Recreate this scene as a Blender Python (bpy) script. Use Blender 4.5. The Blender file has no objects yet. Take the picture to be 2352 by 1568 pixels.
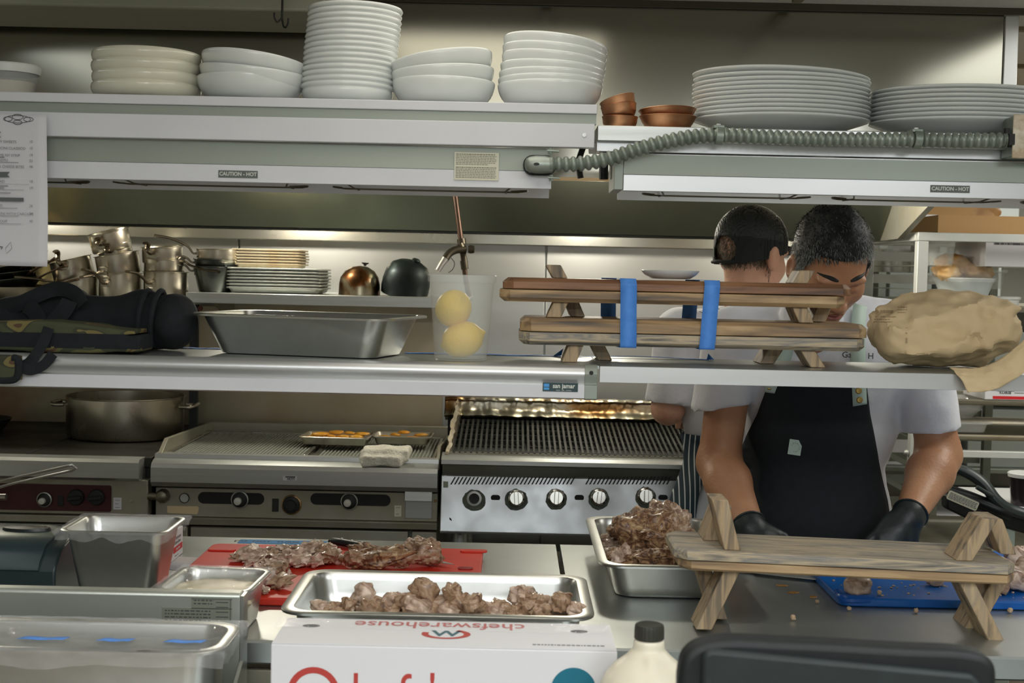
import bpy, math, random
import numpy as np
from mathutils import Vector, Matrix, Euler, noise
PI = math.pi
R = math.radians
scene = bpy.context.scene
COL = scene.collection
W, H, F = 2352.0, 1568.0, 3050.0
CAMZ = 1.54
HOR = 625.0
PITCH = math.atan((784 - HOR) / F)
ROLL = R(1.25)

# ------------------------------------------------------------- camera
cam_d = bpy.data.cameras.new('camera')
cam = bpy.data.objects.new('camera', cam_d)
COL.objects.link(cam)
cam_d.sensor_width = 36.0
cam_d.lens = F / W * 36.0
cam_d.clip_start = 0.05
CAMM = Matrix.Rotation(PI / 2 - PITCH, 3, 'X') @ Matrix.Rotation(ROLL, 3, 'Z')
cam.matrix_world = Matrix.Translation((0, 0, CAMZ)) @ CAMM.to_4x4()
cam_d.dof.use_dof = True
cam_d.dof.focus_distance = 3.0
cam_d.dof.aperture_fstop = 8.0
scene.camera = cam

def ray(px, py):
    return CAMM @ Vector(((px - W / 2) / F, (H / 2 - py) / F, -1.0))
def at(px, py, Y):
    d = ray(px, py); t = Y / d.y
    return Vector((d.x * t, Y, CAMZ + d.z * t))
def on(px, py, z):
    d = ray(px, py); t = (z - CAMZ) / d.z
    return Vector((d.x * t, d.y * t, z))
def X(px, Y, py=784): return at(px, py, Y).x
def Z(px, py, Y): return at(px, py, Y).z

# ------------------------------------------------------------- world, exposure
world = bpy.data.worlds.new('world'); scene.world = world
world.use_nodes = True
world.node_tree.nodes['Background'].inputs[0].default_value = (0.75, 0.8, 0.78, 1)
world.node_tree.nodes['Background'].inputs[1].default_value = 0.25
scene.view_settings.view_transform = 'Standard'
scene.view_settings.look = 'None'
scene.view_settings.gamma = 1.0
scene.view_settings.use_curve_mapping = False
scene.view_settings.exposure = 0.10

# ------------------------------------------------------------- ceiling lamps (the fittings that hold them are built below)
CEIL = 2.215
TROFFERS = [  # x, y, sx, sy, watts, colour
    (-0.07, 2.45, 0.62, 1.20, 2.2, (1.0, 0.93, 0.80)),
    (-1.42, 2.1, 0.22, 1.50, 0.8, (0.86, 0.95, 1.0)),
    (-0.40, 0.0, 1.10, 0.56, 26, (0.93, 0.97, 1.0)),
    (1.20, 0.6, 0.56, 1.10, 20, (0.93, 0.97, 1.0)),
    (2.15, 3.3, 0.56, 1.10, 13, (1.0, 0.97, 0.90)),
    (2.15, 5.0, 0.56, 1.10, 6, (1.0, 0.98, 0.92)),
    (0.4, -1.5, 1.10, 0.56, 60, (0.93, 0.97, 1.0)),
    (-0.10, 1.12, 0.86, 1.10, 3.2, (1.0, 0.93, 0.80)),
    (1.52, 2.70, 0.44, 1.10, 2.4, (0.98, 1.0, 0.97)),
]
for (x, y, sx, sy, w, c) in TROFFERS:
    ld = bpy.data.lights.new('ceiling_lamp', 'AREA'); ld.shape = 'RECTANGLE'
    ld.size = sx; ld.size_y = sy; ld.energy = w; ld.color = c
    lo = bpy.data.objects.new('ceiling_lamp', ld); COL.objects.link(lo)
    lo.location = (x, y, CEIL - 0.03)
# hood lamps shining down on the cooking line
HOODL = [(-1.75, 4.12, 8), (-0.75, 4.12, 12), (0.25, 4.12, 10), (0.95, 4.12, 8)]
for (x, y, w) in HOODL:
    ld = bpy.data.lights.new('hood_bulb', 'POINT'); ld.energy = w; ld.color = (1.0, 0.92, 0.78)
    ld.shadow_soft_size = 0.05
    lo = bpy.data.objects.new('hood_bulb', ld); COL.objects.link(lo)
    lo.location = (x, y, 1.80)
# ------------------------------------------------------------- materials
MATS = {}
def c8(r, g, b):
    return tuple(((v / 255 + .055) / 1.055) ** 2.4 if v > 10 else v / 255 / 12.92 for v in (r, g, b))
def mat(name, col, rough=0.5, metal=0.0, col2=None, ns=8.0, stretch=(1, 1, 1), contrast=0.5, bump=0.0, bs=None,
        rough2=None, trans=0.0, ior=1.45, spec=0.5, sheen=0.0, coat=0.0, emit=None, es=0.0, alpha=1.0, detail=4, sss=0.0):
    if name in MATS: return MATS[name]
    m = bpy.data.materials.new(name); m.use_nodes = True
    nt = m.node_tree; b = nt.nodes['Principled BSDF']; L = nt.links.new
    b.inputs['Base Color'].default_value = (*col, 1)
    b.inputs['Roughness'].default_value = rough
    b.inputs['Metallic'].default_value = metal
    b.inputs['IOR'].default_value = ior
    b.inputs['Specular IOR Level'].default_value = spec
    b.inputs['Transmission Weight'].default_value = trans
    b.inputs['Alpha'].default_value = alpha
    if sheen: b.inputs['Sheen Weight'].default_value = sheen
    if coat: b.inputs['Coat Weight'].default_value = coat
    if sss:
        b.inputs['Subsurface Weight'].default_value = sss
        b.inputs['Subsurface Radius'].default_value = (1, .3, .15); b.inputs['Subsurface Scale'].default_value = .01
    if emit:
        b.inputs['Emission Color'].default_value = (*emit, 1); b.inputs['Emission Strength'].default_value = es
    if col2 is not None or rough2 is not None or bump:
        tc = nt.nodes.new('ShaderNodeTexCoord'); mp = nt.nodes.new('ShaderNodeMapping')
        mp.inputs['Scale'].default_value = stretch; L(tc.outputs['Object'], mp.inputs[0])
        n = nt.nodes.new('ShaderNodeTexNoise'); n.inputs['Scale'].default_value = ns
        n.inputs['Detail'].default_value = detail; n.inputs['Roughness'].default_value = .6
        L(mp.outputs[0], n.inputs['Vector'])
        mr = nt.nodes.new('ShaderNodeMapRange')
        mr.inputs[1].default_value = .5 - contrast * .35; mr.inputs[2].default_value = .5 + contrast * .35
        L(n.outputs['Fac'], mr.inputs[0])
        if col2 is not None:
            mx = nt.nodes.new('ShaderNodeMix'); mx.data_type = 'RGBA'
            mx.inputs[6].default_value = (*col, 1); mx.inputs[7].default_value = (*col2, 1)
            L(mr.outputs[0], mx.inputs[0]); L(mx.outputs[2], b.inputs['Base Color'])
        if rough2 is not None:
            m2 = nt.nodes.new('ShaderNodeMapRange')
            m2.inputs[3].default_value = rough; m2.inputs[4].default_value = rough2
            L(mr.outputs[0], m2.inputs[0]); L(m2.outputs[0], b.inputs['Roughness'])
        if bump:
            n2 = n
            if bs:
                n2 = nt.nodes.new('ShaderNodeTexNoise'); n2.inputs['Scale'].default_value = bs
                n2.inputs['Detail'].default_value = 3; L(mp.outputs[0], n2.inputs['Vector'])
            bp = nt.nodes.new('ShaderNodeBump'); bp.inputs['Strength'].default_value = bump
            bp.inputs['Distance'].default_value = .01
            L(n2.outputs['Fac'], bp.inputs['Height']); L(bp.outputs[0], b.inputs['Normal'])
    MATS[name] = m
    return m

def ramp_mat(name, tex, stops, rough=.5, metal=0., stretch=(1, 1, 1), scale=5., bump=0., bdist=.004, rot=(0, 0, 0), dist=0., rough2=None, detail=5, coat=0., spec=.5, sheen=0., const=False):
    """a material whose colour runs through several stops of one texture"""
    m = bpy.data.materials.new(name); m.use_nodes = True
    nt = m.node_tree; b = nt.nodes['Principled BSDF']; L = nt.links.new
    b.inputs['Roughness'].default_value = rough; b.inputs['Metallic'].default_value = metal
    b.inputs['Coat Weight'].default_value = coat; b.inputs['Specular IOR Level'].default_value = spec
    b.inputs['Sheen Weight'].default_value = sheen
    tc = nt.nodes.new('ShaderNodeTexCoord'); mp = nt.nodes.new('ShaderNodeMapping')
    mp.inputs['Scale'].default_value = stretch; mp.inputs['Rotation'].default_value = rot
    L(tc.outputs['Object'], mp.inputs[0])
    if tex == 'noise':
        t = nt.nodes.new('ShaderNodeTexNoise'); t.inputs['Scale'].default_value = scale
        t.inputs['Detail'].default_value = detail; t.inputs['Distortion'].default_value = dist; out = t.outputs['Fac']
    elif tex == 'wave':
        t = nt.nodes.new('ShaderNodeTexWave'); t.inputs['Scale'].default_value = scale
        t.inputs['Distortion'].default_value = dist; t.inputs['Detail'].default_value = detail; out = t.outputs['Fac']
    else:
        t = nt.nodes.new('ShaderNodeTexVoronoi'); t.inputs['Scale'].default_value = scale; out = t.outputs['Distance']
    L(mp.outputs[0], t.inputs['Vector'])
    r = nt.nodes.new('ShaderNodeValToRGB'); els = r.color_ramp.elements
    els[0].position = stops[0][0]; els[0].color = (*stops[0][1], 1)
    els[1].position = stops[-1][0]; els[1].color = (*stops[-1][1], 1)
    if const: r.color_ramp.interpolation = 'CONSTANT'
    for p, c in stops[1:-1]:
        e = els.new(p); e.color = (*c, 1)
    L(out, r.inputs[0]); L(r.outputs[0], b.inputs['Base Color'])
    if rough2 is not None:
        m2 = nt.nodes.new('ShaderNodeMapRange'); m2.inputs[3].default_value = rough; m2.inputs[4].default_value = rough2
        L(out, m2.inputs[0]); L(m2.outputs[0], b.inputs['Roughness'])
    if bump:
        bp = nt.nodes.new('ShaderNodeBump'); bp.inputs['Strength'].default_value = bump; bp.inputs['Distance'].default_value = bdist
        L(out, bp.inputs['Height']); L(bp.outputs[0], b.inputs['Normal'])
    MATS[name] = m
    return m

# ------------------------------------------------------------- mesh builder
class MB:
    def __init__(s): s.v = []; s.f = []; s.m = []
    def add(s, vs, fs, M=None, mi=0):
        o = len(s.v)
        s.v += [tuple(M @ Vector(v)) if M is not None else tuple(v) for v in vs]
        s.f += [tuple(i + o for i in f) for f in fs]; s.m += [mi] * len(fs)
        return s
    def box(s, c, d, M=None, mi=0):
        x, y, z = c; a, b, e = d[0] / 2, d[1] / 2, d[2] / 2
        vs = [(x + i * a, y + j * b, z + k * e) for k in (-1, 1) for j in (-1, 1) for i in (-1, 1)]
        return s.add(vs, [(0, 2, 3, 1), (4, 5, 7, 6), (0, 1, 5, 4), (2, 6, 7, 3), (0, 4, 6, 2), (1, 3, 7, 5)], M, mi)
    def bb(s, x0, x1, y0, y1, z0, z1, mi=0):
        return s.box(((x0 + x1) / 2, (y0 + y1) / 2, (z0 + z1) / 2), (x1 - x0, y1 - y0, z1 - z0), None, mi)
    def prism(s, poly, a0, a1, axis='X', M=None, mi=0):
        """poly in the plane across axis: X -> (y,z), Y -> (x,z), Z -> (x,y)"""
        mk = {'X': lambda p, a: (a, p[0], p[1]), 'Y': lambda p, a: (p[0], a, p[1]), 'Z': lambda p, a: (p[0], p[1], a)}[axis]
        n = len(poly); vs = [mk(p, a0) for p in poly] + [mk(p, a1) for p in poly]
        area = sum(poly[i][0] * poly[(i + 1) % n][1] - poly[(i + 1) % n][0] * poly[i][1] for i in range(n))
        fl = (area > 0) ^ (axis == 'Y')
        fs = [tuple(range(n))[::-1] if fl else tuple(range(n)), tuple(range(n, 2 * n)) if fl else tuple(range(n, 2 * n))[::-1]]
        for i in range(n):
            j = (i + 1) % n
            fs.append((i, j, n + j, n + i) if fl else (j, i, n + i, n + j))
        return s.add(vs, fs, M, mi)
    def lathe(s, prof, seg=32, M=None, mi=0, sx=1., sy=1.):
        """prof: (r,z) outer bottom to top and back inside; open ends at r=0"""
        vs = []; fs = []; n = len(prof)
        for r, z in prof:
            for k in range(seg):
                a = 2 * PI * k / seg; vs.append((r * math.cos(a) * sx, r * math.sin(a) * sy, z))
        for i in range(n - 1):
            for k in range(seg):
                k2 = (k + 1) % seg
                fs.append((i * seg + k, i * seg + k2, (i + 1) * seg + k2, (i + 1) * seg + k))
        if prof[0][0] > 1e-5 and prof[0] != prof[-1]: fs.append(tuple(range(seg))[::-1])
        if prof[-1][0] > 1e-5 and prof[0] != prof[-1]: fs.append(tuple((n - 1) * seg + k for k in range(seg)))
        return s.add(vs, fs, M, mi)
    def loft(s, rings, close=True, caps=True, M=None, mi=0):
        n = len(rings[0]); vs = [p for r in rings for p in r]; fs = []
        for i in range(len(rings) - 1):
            for k in range(n if close else n - 1):
                k2 = (k + 1) % n
                fs.append((i * n + k, i * n + k2, (i + 1) * n + k2, (i + 1) * n + k))
        if caps:
            fs.append(tuple(range(n))[::-1]); fs.append(tuple((len(rings) - 1) * n + k for k in range(n)))
        return s.add(vs, fs, M, mi)
    def tube(s, pts, r, seg=10, M=None, mi=0, caps=True, flat=1.0, up=None, close=False):
        pts = [Vector(p) for p in pts]; n = len(pts); rings = []
        rr = r if isinstance(r, (list, tuple)) else [r] * n
        T0 = (pts[1] - pts[0]).normalized()
        u = Vector(up) if up else (Vector((0, 0, 1)) if abs(T0.z) < .9 else Vector((1, 0, 0)))
        for i, p in enumerate(pts):
            if close: T = pts[(i + 1) % n] - pts[i - 1]
            else: T = pts[min(i + 1, n - 1)] - pts[max(i - 1, 0)]
            T.normalize()
            u = (u - T * u.dot(T)); u = u.normalized() if u.length > 1e-6 else T.orthogonal().normalized()
            v = T.cross(u)
            rings.append([tuple(p + (u * math.cos(2 * PI * k / seg) * flat + v * math.sin(2 * PI * k / seg)) * rr[i]) for k in range(seg)])
        if close: rings.append(rings[0])
        return s.loft(rings, True, caps and not close, M, mi)
    def grid(s, fn, nu, nv, M=None, mi=0, thick=0.):
        vs = [tuple(fn(i / nu, j / nv)) for j in range(nv + 1) for i in range(nu + 1)]
        fs = [(j * (nu + 1) + i, j * (nu + 1) + i + 1, (j + 1) * (nu + 1) + i + 1, (j + 1) * (nu + 1) + i) for j in range(nv) for i in range(nu)]
        return s.add(vs, fs, M, mi)
    def merge(s, o, M=None): 
        off = len(s.v)
        s.v += [tuple(M @ Vector(v)) if M is not None else v for v in o.v]
        s.f += [tuple(i + off for i in f) for f in o.f]; s.m += o.m
        return s

def smoothpath(pts, k=6):
    pts = [Vector(p) for p in pts]; out = []
    for i in range(len(pts) - 1):
        p0 = pts[max(i - 1, 0)]; p1 = pts[i]; p2 = pts[i + 1]; p3 = pts[min(i + 2, len(pts) - 1)]
        for j in range(k):
            t = j / k
            out.append(.5 * ((2 * p1) + (p2 - p0) * t + (2 * p0 - 5 * p1 + 4 * p2 - p3) * t * t + (3 * p1 - p0 - 3 * p2 + p3) * t ** 3))
    out.append(pts[-1]); return out

def rrect(x0, x1, y0, y1, r, n=5):
    out = []
    for cx, cy, a0 in ((x1 - r, y1 - r, 0), (x0 + r, y1 - r, 90), (x0 + r, y0 + r, 180), (x1 - r, y0 + r, 270)):
        for i in range(n + 1):
            a = R(a0 + 90 * i / n); out.append((cx + r * math.cos(a), cy + r * math.sin(a)))
    return out

def tag(o, label=None, cat=None, group=None, kind=None):
    if label: o['label'] = label
    if cat: o['category'] = cat
    if group: o['group'] = group
    if kind: o['kind'] = kind
    return o
def thing(name, label, cat, loc=(0, 0, 0), rot=None, group=None):
    o = bpy.data.objects.new(name, None); COL.objects.link(o)
    o.empty_display_size = .05
    o.matrix_world = Matrix.Translation(loc) @ ((Euler(rot).to_matrix() if isinstance(rot, tuple) else rot).to_4x4() if rot is not None else Matrix())
    return tag(o, label, cat, group)
def WM(o):
    M = o.matrix_basis.copy()
    return WM(o.parent) @ M if o.parent else M
def obj(name, mb, mats, parent=None, w=True, sharp=35, bevel=0., bseg=2, sub=0, loc=None, rot=None, solid=0., label=None):
    """links the built shapes as ONE mesh object; w=True: shapes are in world coordinates"""
    me = bpy.data.meshes.new(name)
    if not isinstance(mats, (list, tuple)): mats = [mats]
    me.from_pydata(mb.v, [], mb.f)
    for m in mats: me.materials.append(m)
    if len(mats) > 1: me.polygons.foreach_set('material_index', mb.m)
    o = bpy.data.objects.new(name, me); COL.objects.link(o)
    if parent is not None:
        o.parent = parent
        if w: me.transform(WM(parent).inverted())
    if loc is not None or rot is not None:
        o.matrix_basis = Matrix.Translation(loc or (0, 0, 0)) @ (Euler(rot).to_matrix().to_4x4() if rot else Matrix())
    import bmesh
    bm = bmesh.new(); bm.from_mesh(me); bmesh.ops.recalc_face_normals(bm, faces=bm.faces); bm.to_mesh(me); bm.free()
    me.polygons.foreach_set('use_smooth', [True] * len(me.polygons))
    me.set_sharp_from_angle(angle=R(sharp)); me.update()
    if solid:
        md = o.modifiers.new('solid', 'SOLIDIFY'); md.thickness = solid; md.offset = 0
    if bevel:
        md = o.modifiers.new('bevel', 'BEVEL'); md.width = bevel; md.segments = bseg; md.limit_method = 'ANGLE'; md.angle_limit = R(40)
        md.harden_normals = False
    if sub:
        md = o.modifiers.new('sub', 'SUBSURF'); md.levels = sub; md.render_levels = sub
    if label: o['label'] = label
    return o
def struct(name, mb, m, **k):
    return tag(obj(name, mb, m, **k), kind='structure')
def dup(root, loc=None, rot=None, label=None, scale=None):
    def rec(o, par):
        c = o.copy(); COL.objects.link(c); c.parent = par
        for ch in [x for x in CH.get(o.name, [])]:
            rec(ch, c)
        return c
    global CH
    CH = {}
    stack = [root]
    while stack:
        o = stack.pop()
        cs = [x for x in COL.objects if x.parent == o]
        CH[o.name] = cs; stack += cs
    c = rec(root, None)
    Mx = (rot if isinstance(rot, Matrix) else Euler(rot).to_matrix()).to_4x4() if rot is not None else root.matrix_basis.to_3x3().to_4x4()
    c.matrix_basis = Matrix.Translation(loc if loc is not None else root.matrix_basis.translation) @ Mx
    if scale: c.scale = (scale, scale, scale)
    if label: c['label'] = label
    return c

_tc = {}
def text_mesh(t, size, bold=0.0):
    cu = bpy.data.curves.new('t', 'FONT'); cu.body = t; cu.size = size; cu.align_x = 'CENTER'; cu.align_y = 'CENTER'
    cu.offset = bold; cu.resolution_u = 3
    o = bpy.data.objects.new('t', cu); COL.objects.link(o)
    dg = bpy.context.evaluated_depsgraph_get(); dg.update()
    me = bpy.data.meshes.new_from_object(o.evaluated_get(dg))
    vs = [tuple(v.co) for v in me.vertices]; fs = [tuple(p.vertices) for p in me.polygons]
    bpy.data.objects.remove(o); bpy.data.curves.remove(cu); bpy.data.meshes.remove(me)
    return vs, fs
FRONT = Matrix(((1, 0, 0), (0, 0, -1), (0, 1, 0)))          # text plane XY -> XZ facing the camera (-Y)
def put_text(mb, t, size, M, mi=1, bold=0.0, wscale=1.0):
    vs, fs = text_mesh(t, size, bold)
    mb.add([(v[0] * wscale, v[1], v[2]) for v in vs], fs, M, mi)
def frontM(x, y, z, rz=0., rx=0., roll=0.):
    return Matrix.Translation((x, y, z)) @ (Matrix.Rotation(rz, 3, 'Z') @ Matrix.Rotation(rx, 3, 'X') @ Matrix.Rotation(roll, 3, 'Y') @ FRONT).to_4x4()

# ------------------------------------------------------------- organic shapes: surface nets over a distance function
def sd_caps(P, a, b, ra, rb, fl=None):
    a = np.array(a, float); b = np.array(b, float); ab = b - a
    t = np.clip(((P - a) @ ab) / max(ab @ ab, 1e-9), 0, 1)[..., None]
    return np.linalg.norm(P - (a + t * ab), axis=-1) - (ra + (rb - ra) * t[..., 0])
def sd_ell(P, c, r, Rm=None):
    q = P - np.array(c, float)
    if Rm is not None: q = q @ np.array(Rm)          # Rm columns = local axes
    r = np.array(r, float)
    k0 = np.linalg.norm(q / r, axis=-1); k1 = np.linalg.norm(q / (r * r), axis=-1)
    return k0 * (k0 - 1) / np.maximum(k1, 1e-6)
def smin(a, b, k):
    h = np.clip(.5 + .5 * (b - a) / k, 0, 1)
    return b + (a - b) * h - k * h * (1 - h)
def smax(a, b, k): return -smin(-a, -b, k)
def nets(fn, xs, ys, zs):
    xs, ys, zs = [np.asarray(a, float) for a in (xs, ys, zs)]
    G = np.stack(np.meshgrid(xs, ys, zs, indexing='ij'), -1)
    D = fn(G.reshape(-1, 3)).reshape(G.shape[:3])
    D = np.where(np.abs(D) < 1e-9, 1e-9, D)
    nx, ny, nz = D.shape
    acc = np.zeros((nx - 1, ny - 1, nz - 1, 3)); cnt = np.zeros((nx - 1, ny - 1, nz - 1))
    def corner(A, i, j, k): return A[i:nx - 1 + i, j:ny - 1 + j, k:nz - 1 + k]
    for ax in range(3):
        for u in (0, 1):
            for v in (0, 1):
                c0 = [0, 0, 0]; o = [a for a in range(3) if a != ax]; c0[o[0]] = u; c0[o[1]] = v; c1 = list(c0); c1[ax] = 1
                d0 = corner(D, *c0); d1 = corner(D, *c1); x = (d0 < 0) != (d1 < 0)
                t = np.where(x, d0 / np.where(x, d0 - d1, 1), 0)[..., None]
                p = corner(G, *c0) * (1 - t) + corner(G, *c1) * t
                acc += np.where(x[..., None], p, 0); cnt += x
    idx = -np.ones(cnt.shape, int); sel = cnt > 0; idx[sel] = np.arange(sel.sum())
    V = acc[sel] / cnt[sel][:, None]
    faces = []
    for ax in range(3):
        o = [a for a in range(3) if a != ax]
        sl0 = [slice(None)] * 3; sl1 = [slice(None)] * 3
        sl0[ax] = slice(0, -1); sl1[ax] = slice(1, None)
        d0 = D[tuple(sl0)]; d1 = D[tuple(sl1)]; x = (d0 < 0) != (d1 < 0)
        I = np.argwhere(x); 
        I = I[(I[:, o[0]] > 0) & (I[:, o[1]] > 0) & (I[:, o[0]] < cnt.shape[o[0]]) & (I[:, o[1]] < cnt.shape[o[1]])]
        if not len(I): continue
        neg = d0[tuple(I.T)] < 0
        def q(du, dv):
            J = I.copy(); J[:, o[0]] -= du; J[:, o[1]] -= dv; return idx[tuple(J.T)]
        Q = np.stack([q(1, 1), q(0, 1), q(0, 0), q(1, 0)], -1)
        flip = neg if ax != 1 else ~neg
        Q = np.where(flip[:, None], Q, Q[:, ::-1])
        faces.append(Q)
    Fc = np.concatenate(faces)
    Fc = Fc[(Fc >= 0).all(1)]
    mb = MB(); mb.v = [tuple(v) for v in V]; mb.f = [tuple(int(i) for i in f) for f in Fc]; mb.m = [0] * len(mb.f)
    return mb
def fnoise(P, s, seed=0.):
    """cheap smooth numpy noise in -1..1"""
    r = np.random.RandomState(int(seed * 17) % 9999 + 5); out = 0
    for k in range(6):
        d = r.normal(size=3); d /= np.linalg.norm(d); ph = r.uniform(0, 6.28); fr = s * r.uniform(.7, 1.6)
        d2 = r.normal(size=3); d2 /= np.linalg.norm(d2)
        out = out + np.sin(P @ d * fr + ph + 1.3 * np.sin(P @ d2 * fr * .8 + ph * 2))
    return out / 6
# ------------------------------------------------------------- the materials of the place
STEEL = mat('brushed_steel', c8(200, 203, 201), .32, .82, c8(184, 187, 183), 3, (1, 1, 30), .8, rough2=.44)
STEELH = mat('hood_steel', c8(178, 178, 168), .13, 1, c8(160, 158, 144), 1.1, (1, 1, .7), .8, rough2=.19, detail=1)
STEELW = mat('wall_steel', c8(190, 192, 190), .38, 1, c8(175, 176, 172), 1.5, (1, 1, 4), .8, rough2=.5)
STEELT = mat('worktop_steel', c8(184, 189, 188), .26, .9, c8(160, 165, 162), 2.2, (1, 1, 1), .9, rough2=.48, bump=.02)
STEELD = mat('dirty_steel', c8(172, 172, 160), .42, .62, c8(142, 134, 112), 5, (1, 1, 1.5), .9, rough2=.55)
PANST = mat('pan_steel', c8(196, 196, 190), .20, 1, c8(170, 168, 158), 6, (1, 1, 1), .8, rough2=.34)
POTST = mat('pot_steel', c8(208, 204, 192), .20, 1, c8(184, 176, 158), 9, (1, 1, .4), .9, rough2=.36)
GNST = mat('hotel_pan_steel', c8(206, 208, 205), .30, 1, c8(180, 182, 176), 9, (1, 1, 1), .8, rough2=.36)
ALUW = mat('white_enamelled_aluminium', c8(214, 216, 220), .38, 0, c8(204, 206, 210), 4, (1, 1, 1), .6)
ALUS = mat('satin_aluminium', c8(206, 208, 208), .36, .75, c8(190, 192, 192), 3, (.3, 1, 4), .7)
LAMPG = mat('lamp_grey_aluminium', c8(152, 160, 150), .42, .2, c8(142, 150, 141), 3, (.5, 1, 3), .6)
BLACK = mat('black_iron', c8(44, 46, 44), .55, .2, c8(26, 28, 26), 20, bump=.1)
BLKPL = mat('black_plastic', c8(20, 26, 28), .38, 0, c8(17, 22, 23), 8)
BLKRUB = mat('dark_rubber', c8(30, 36, 36), .6)
GASKET = mat('dark_gap', c8(28, 32, 28), .8)
WHITEP = mat('glazed_porcelain', c8(222, 226, 224), .16, 0, c8(216, 221, 218), 5, coat=.3)
CREAMP = mat('cream_porcelain', c8(224, 223, 206), .16, 0, c8(216, 214, 194), 5, coat=.3)
COPPER = mat('hammered_copper', c8(232, 182, 142), .36, 1, c8(190, 134, 96), 16, contrast=.8, rough2=.45, bump=.08)
PAPER = mat('white_paper', c8(206, 206, 210), .7)
INK = mat('black_ink', c8(50, 52, 54), .7)
INKG = mat('grey_ink', c8(122, 124, 128), .7)
LABELG = mat('grey_label', c8(92, 100, 96), .5)
LABELT = mat('pale_lettering', c8(205, 208, 200), .5)
YSTICK = mat('yellowed_sticker', c8(206, 204, 184), .55)
CONDUIT = mat('painted_conduit', c8(150, 160, 150), .38, .55, c8(126, 136, 126), 12, rough2=.5)
WOOD = ramp_mat('weathered_oak', 'noise', [(.28, c8(88, 80, 72)), (.42, c8(136, 112, 84)), (.55, c8(170, 142, 104)), (.72, c8(188, 164, 126))], .58, scale=4, stretch=(1.2, 14, 14), bump=.25, dist=.6, detail=8)
WOODR = ramp_mat('reddish_oak', 'noise', [(.28, c8(70, 52, 40)), (.45, c8(120, 84, 58)), (.6, c8(146, 106, 74)), (.75, c8(164, 130, 96))], .5, scale=3.5, stretch=(1.2, 16, 16), bump=.2, dist=.6, detail=8)
WOODG = ramp_mat('grey_weathered_oak', 'noise', [(.30, c8(74, 76, 76)), (.40, c8(134, 126, 112)), (.50, c8(180, 164, 136)), (.58, c8(124, 122, 118)), (.66, c8(172, 158, 134)), (.78, c8(92, 92, 92))], .6, scale=4, stretch=(1.2, 16, 16), bump=.25, dist=.8, detail=8)
WOODL = ramp_mat('weathered_oak_leg', 'noise', [(.30, c8(74, 72, 68)), (.42, c8(128, 112, 90)), (.52, c8(172, 148, 114)), (.62, c8(150, 134, 112)), (.76, c8(188, 166, 130))], .6, scale=4, stretch=(13, 14, 1.4), bump=.25, dist=.6, detail=8)
BTAPE = mat('blue_masking_tape', c8(82, 144, 224), .6, 0, c8(70, 130, 212), 40, bump=.1)
BTAPED = mat('blue_label_tape', c8(30, 120, 178), .6)
MENUB = mat('menu_banner', c8(92, 96, 96), .6)
WRAP = mat('cling_film', (1, 1, 1), .06, 0, ior=1.2, alpha=.12, bump=.6, bs=30, ns=30, spec=1.)
CLEAR = mat('clear_plastic', (.92, .94, .92), .12, 0, alpha=.28, spec=.8)
FROST = mat('frosted_plastic', c8(222, 226, 222), .35, 0, alpha=.20, spec=.5)
FROSTL = mat('frosted_plastic_lid', c8(226, 229, 226), .35, 0, alpha=.85, spec=.5)
LEMON = mat('lemon_peel', c8(252, 216, 22), .42, 0, c8(246, 204, 12), 14, bump=.15, bs=120)
REDB = mat('red_board', c8(214, 58, 40), .42, 0, c8(200, 44, 30), 10)
BLUEB = mat('blue_board', c8(10, 98, 182), .35, 0, c8(8, 86, 166), 10)
KRAFT = mat('kraft_paper', c8(204, 182, 144), .75, 0, c8(190, 167, 128), 6, bump=.15, bs=20)
CARD = mat('white_card', c8(214, 214, 216), .6)
CARDB = mat('brown_card', c8(184, 146, 98), .75)
TILEC = mat('ceiling_tile', c8(206, 206, 198), .9, 0, c8(186, 186, 176), 90, contrast=.9, bump=.1)
TGRID = mat('ceiling_grid', c8(120, 112, 82), .6)
WALLP = mat('painted_wall', c8(196, 194, 180), .7, 0, c8(186, 184, 170), 2)
QUARRY = mat('quarry_floor', c8(150, 138, 124), .5, 0, c8(132, 120, 108), 9, rough2=.35)
CLOTHB = mat('black_canvas', c8(18, 22, 26), .9, 0, c8(24, 29, 33), 40)
TOWEL = mat('white_terry', c8(222, 220, 208), .95, 0, c8(204, 200, 186), 60, bump=.5, bs=150)
FOILW = mat('dull_foil', c8(186, 180, 164), .35, 1, c8(130, 112, 84), 5, contrast=.8, bump=.4, bs=14, rough2=.5)
FOIL = mat('crumpled_foil', c8(200, 190, 168), .28, 1, c8(150, 112, 66), 4, contrast=.8, bump=.5, bs=14, rough2=.45)
LIGHTS = mat('soft_lamp_diffuser', (1, 1, 1), .6, emit=(1, .95, .86), es=.45)
LIGHTM = mat('lamp_diffuser', (1, 1, 1), .6, emit=(1, .96, .88), es=1.6)
BULBM = mat('bulb_glass', (1, 1, 1), .4, emit=(1, .86, .62), es=6)
# ============================================================= the room
def slab(name, x0, x1, y0, y1, z0, z1, m, **k):
    return struct(name, MB().bb(x0, x1, y0, y1, z0, z1), m, **k)
slab('floor', -3.2, 3.6, -2.6, 6.3, -.08, 0, QUARRY)
slab('wall_left', -3.3, -3.2, -2.6, 6.3, 0, 2.5, WALLP)
slab('wall_right', 3.6, 3.7, -2.6, 6.3, 0, 2.5, WALLP)
slab('wall_front', -3.2, 3.6, -2.7, -2.6, 0, 2.5, mat('front_wall_paint', c8(205, 206, 200), .7))
slab('wall_far', 1.20, 3.6, 6.2, 6.3, 0, 2.5, WALLP)
slab('wall_side', 1.12, 1.20, 4.72, 6.2, 0, 2.5, WALLP)
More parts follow.
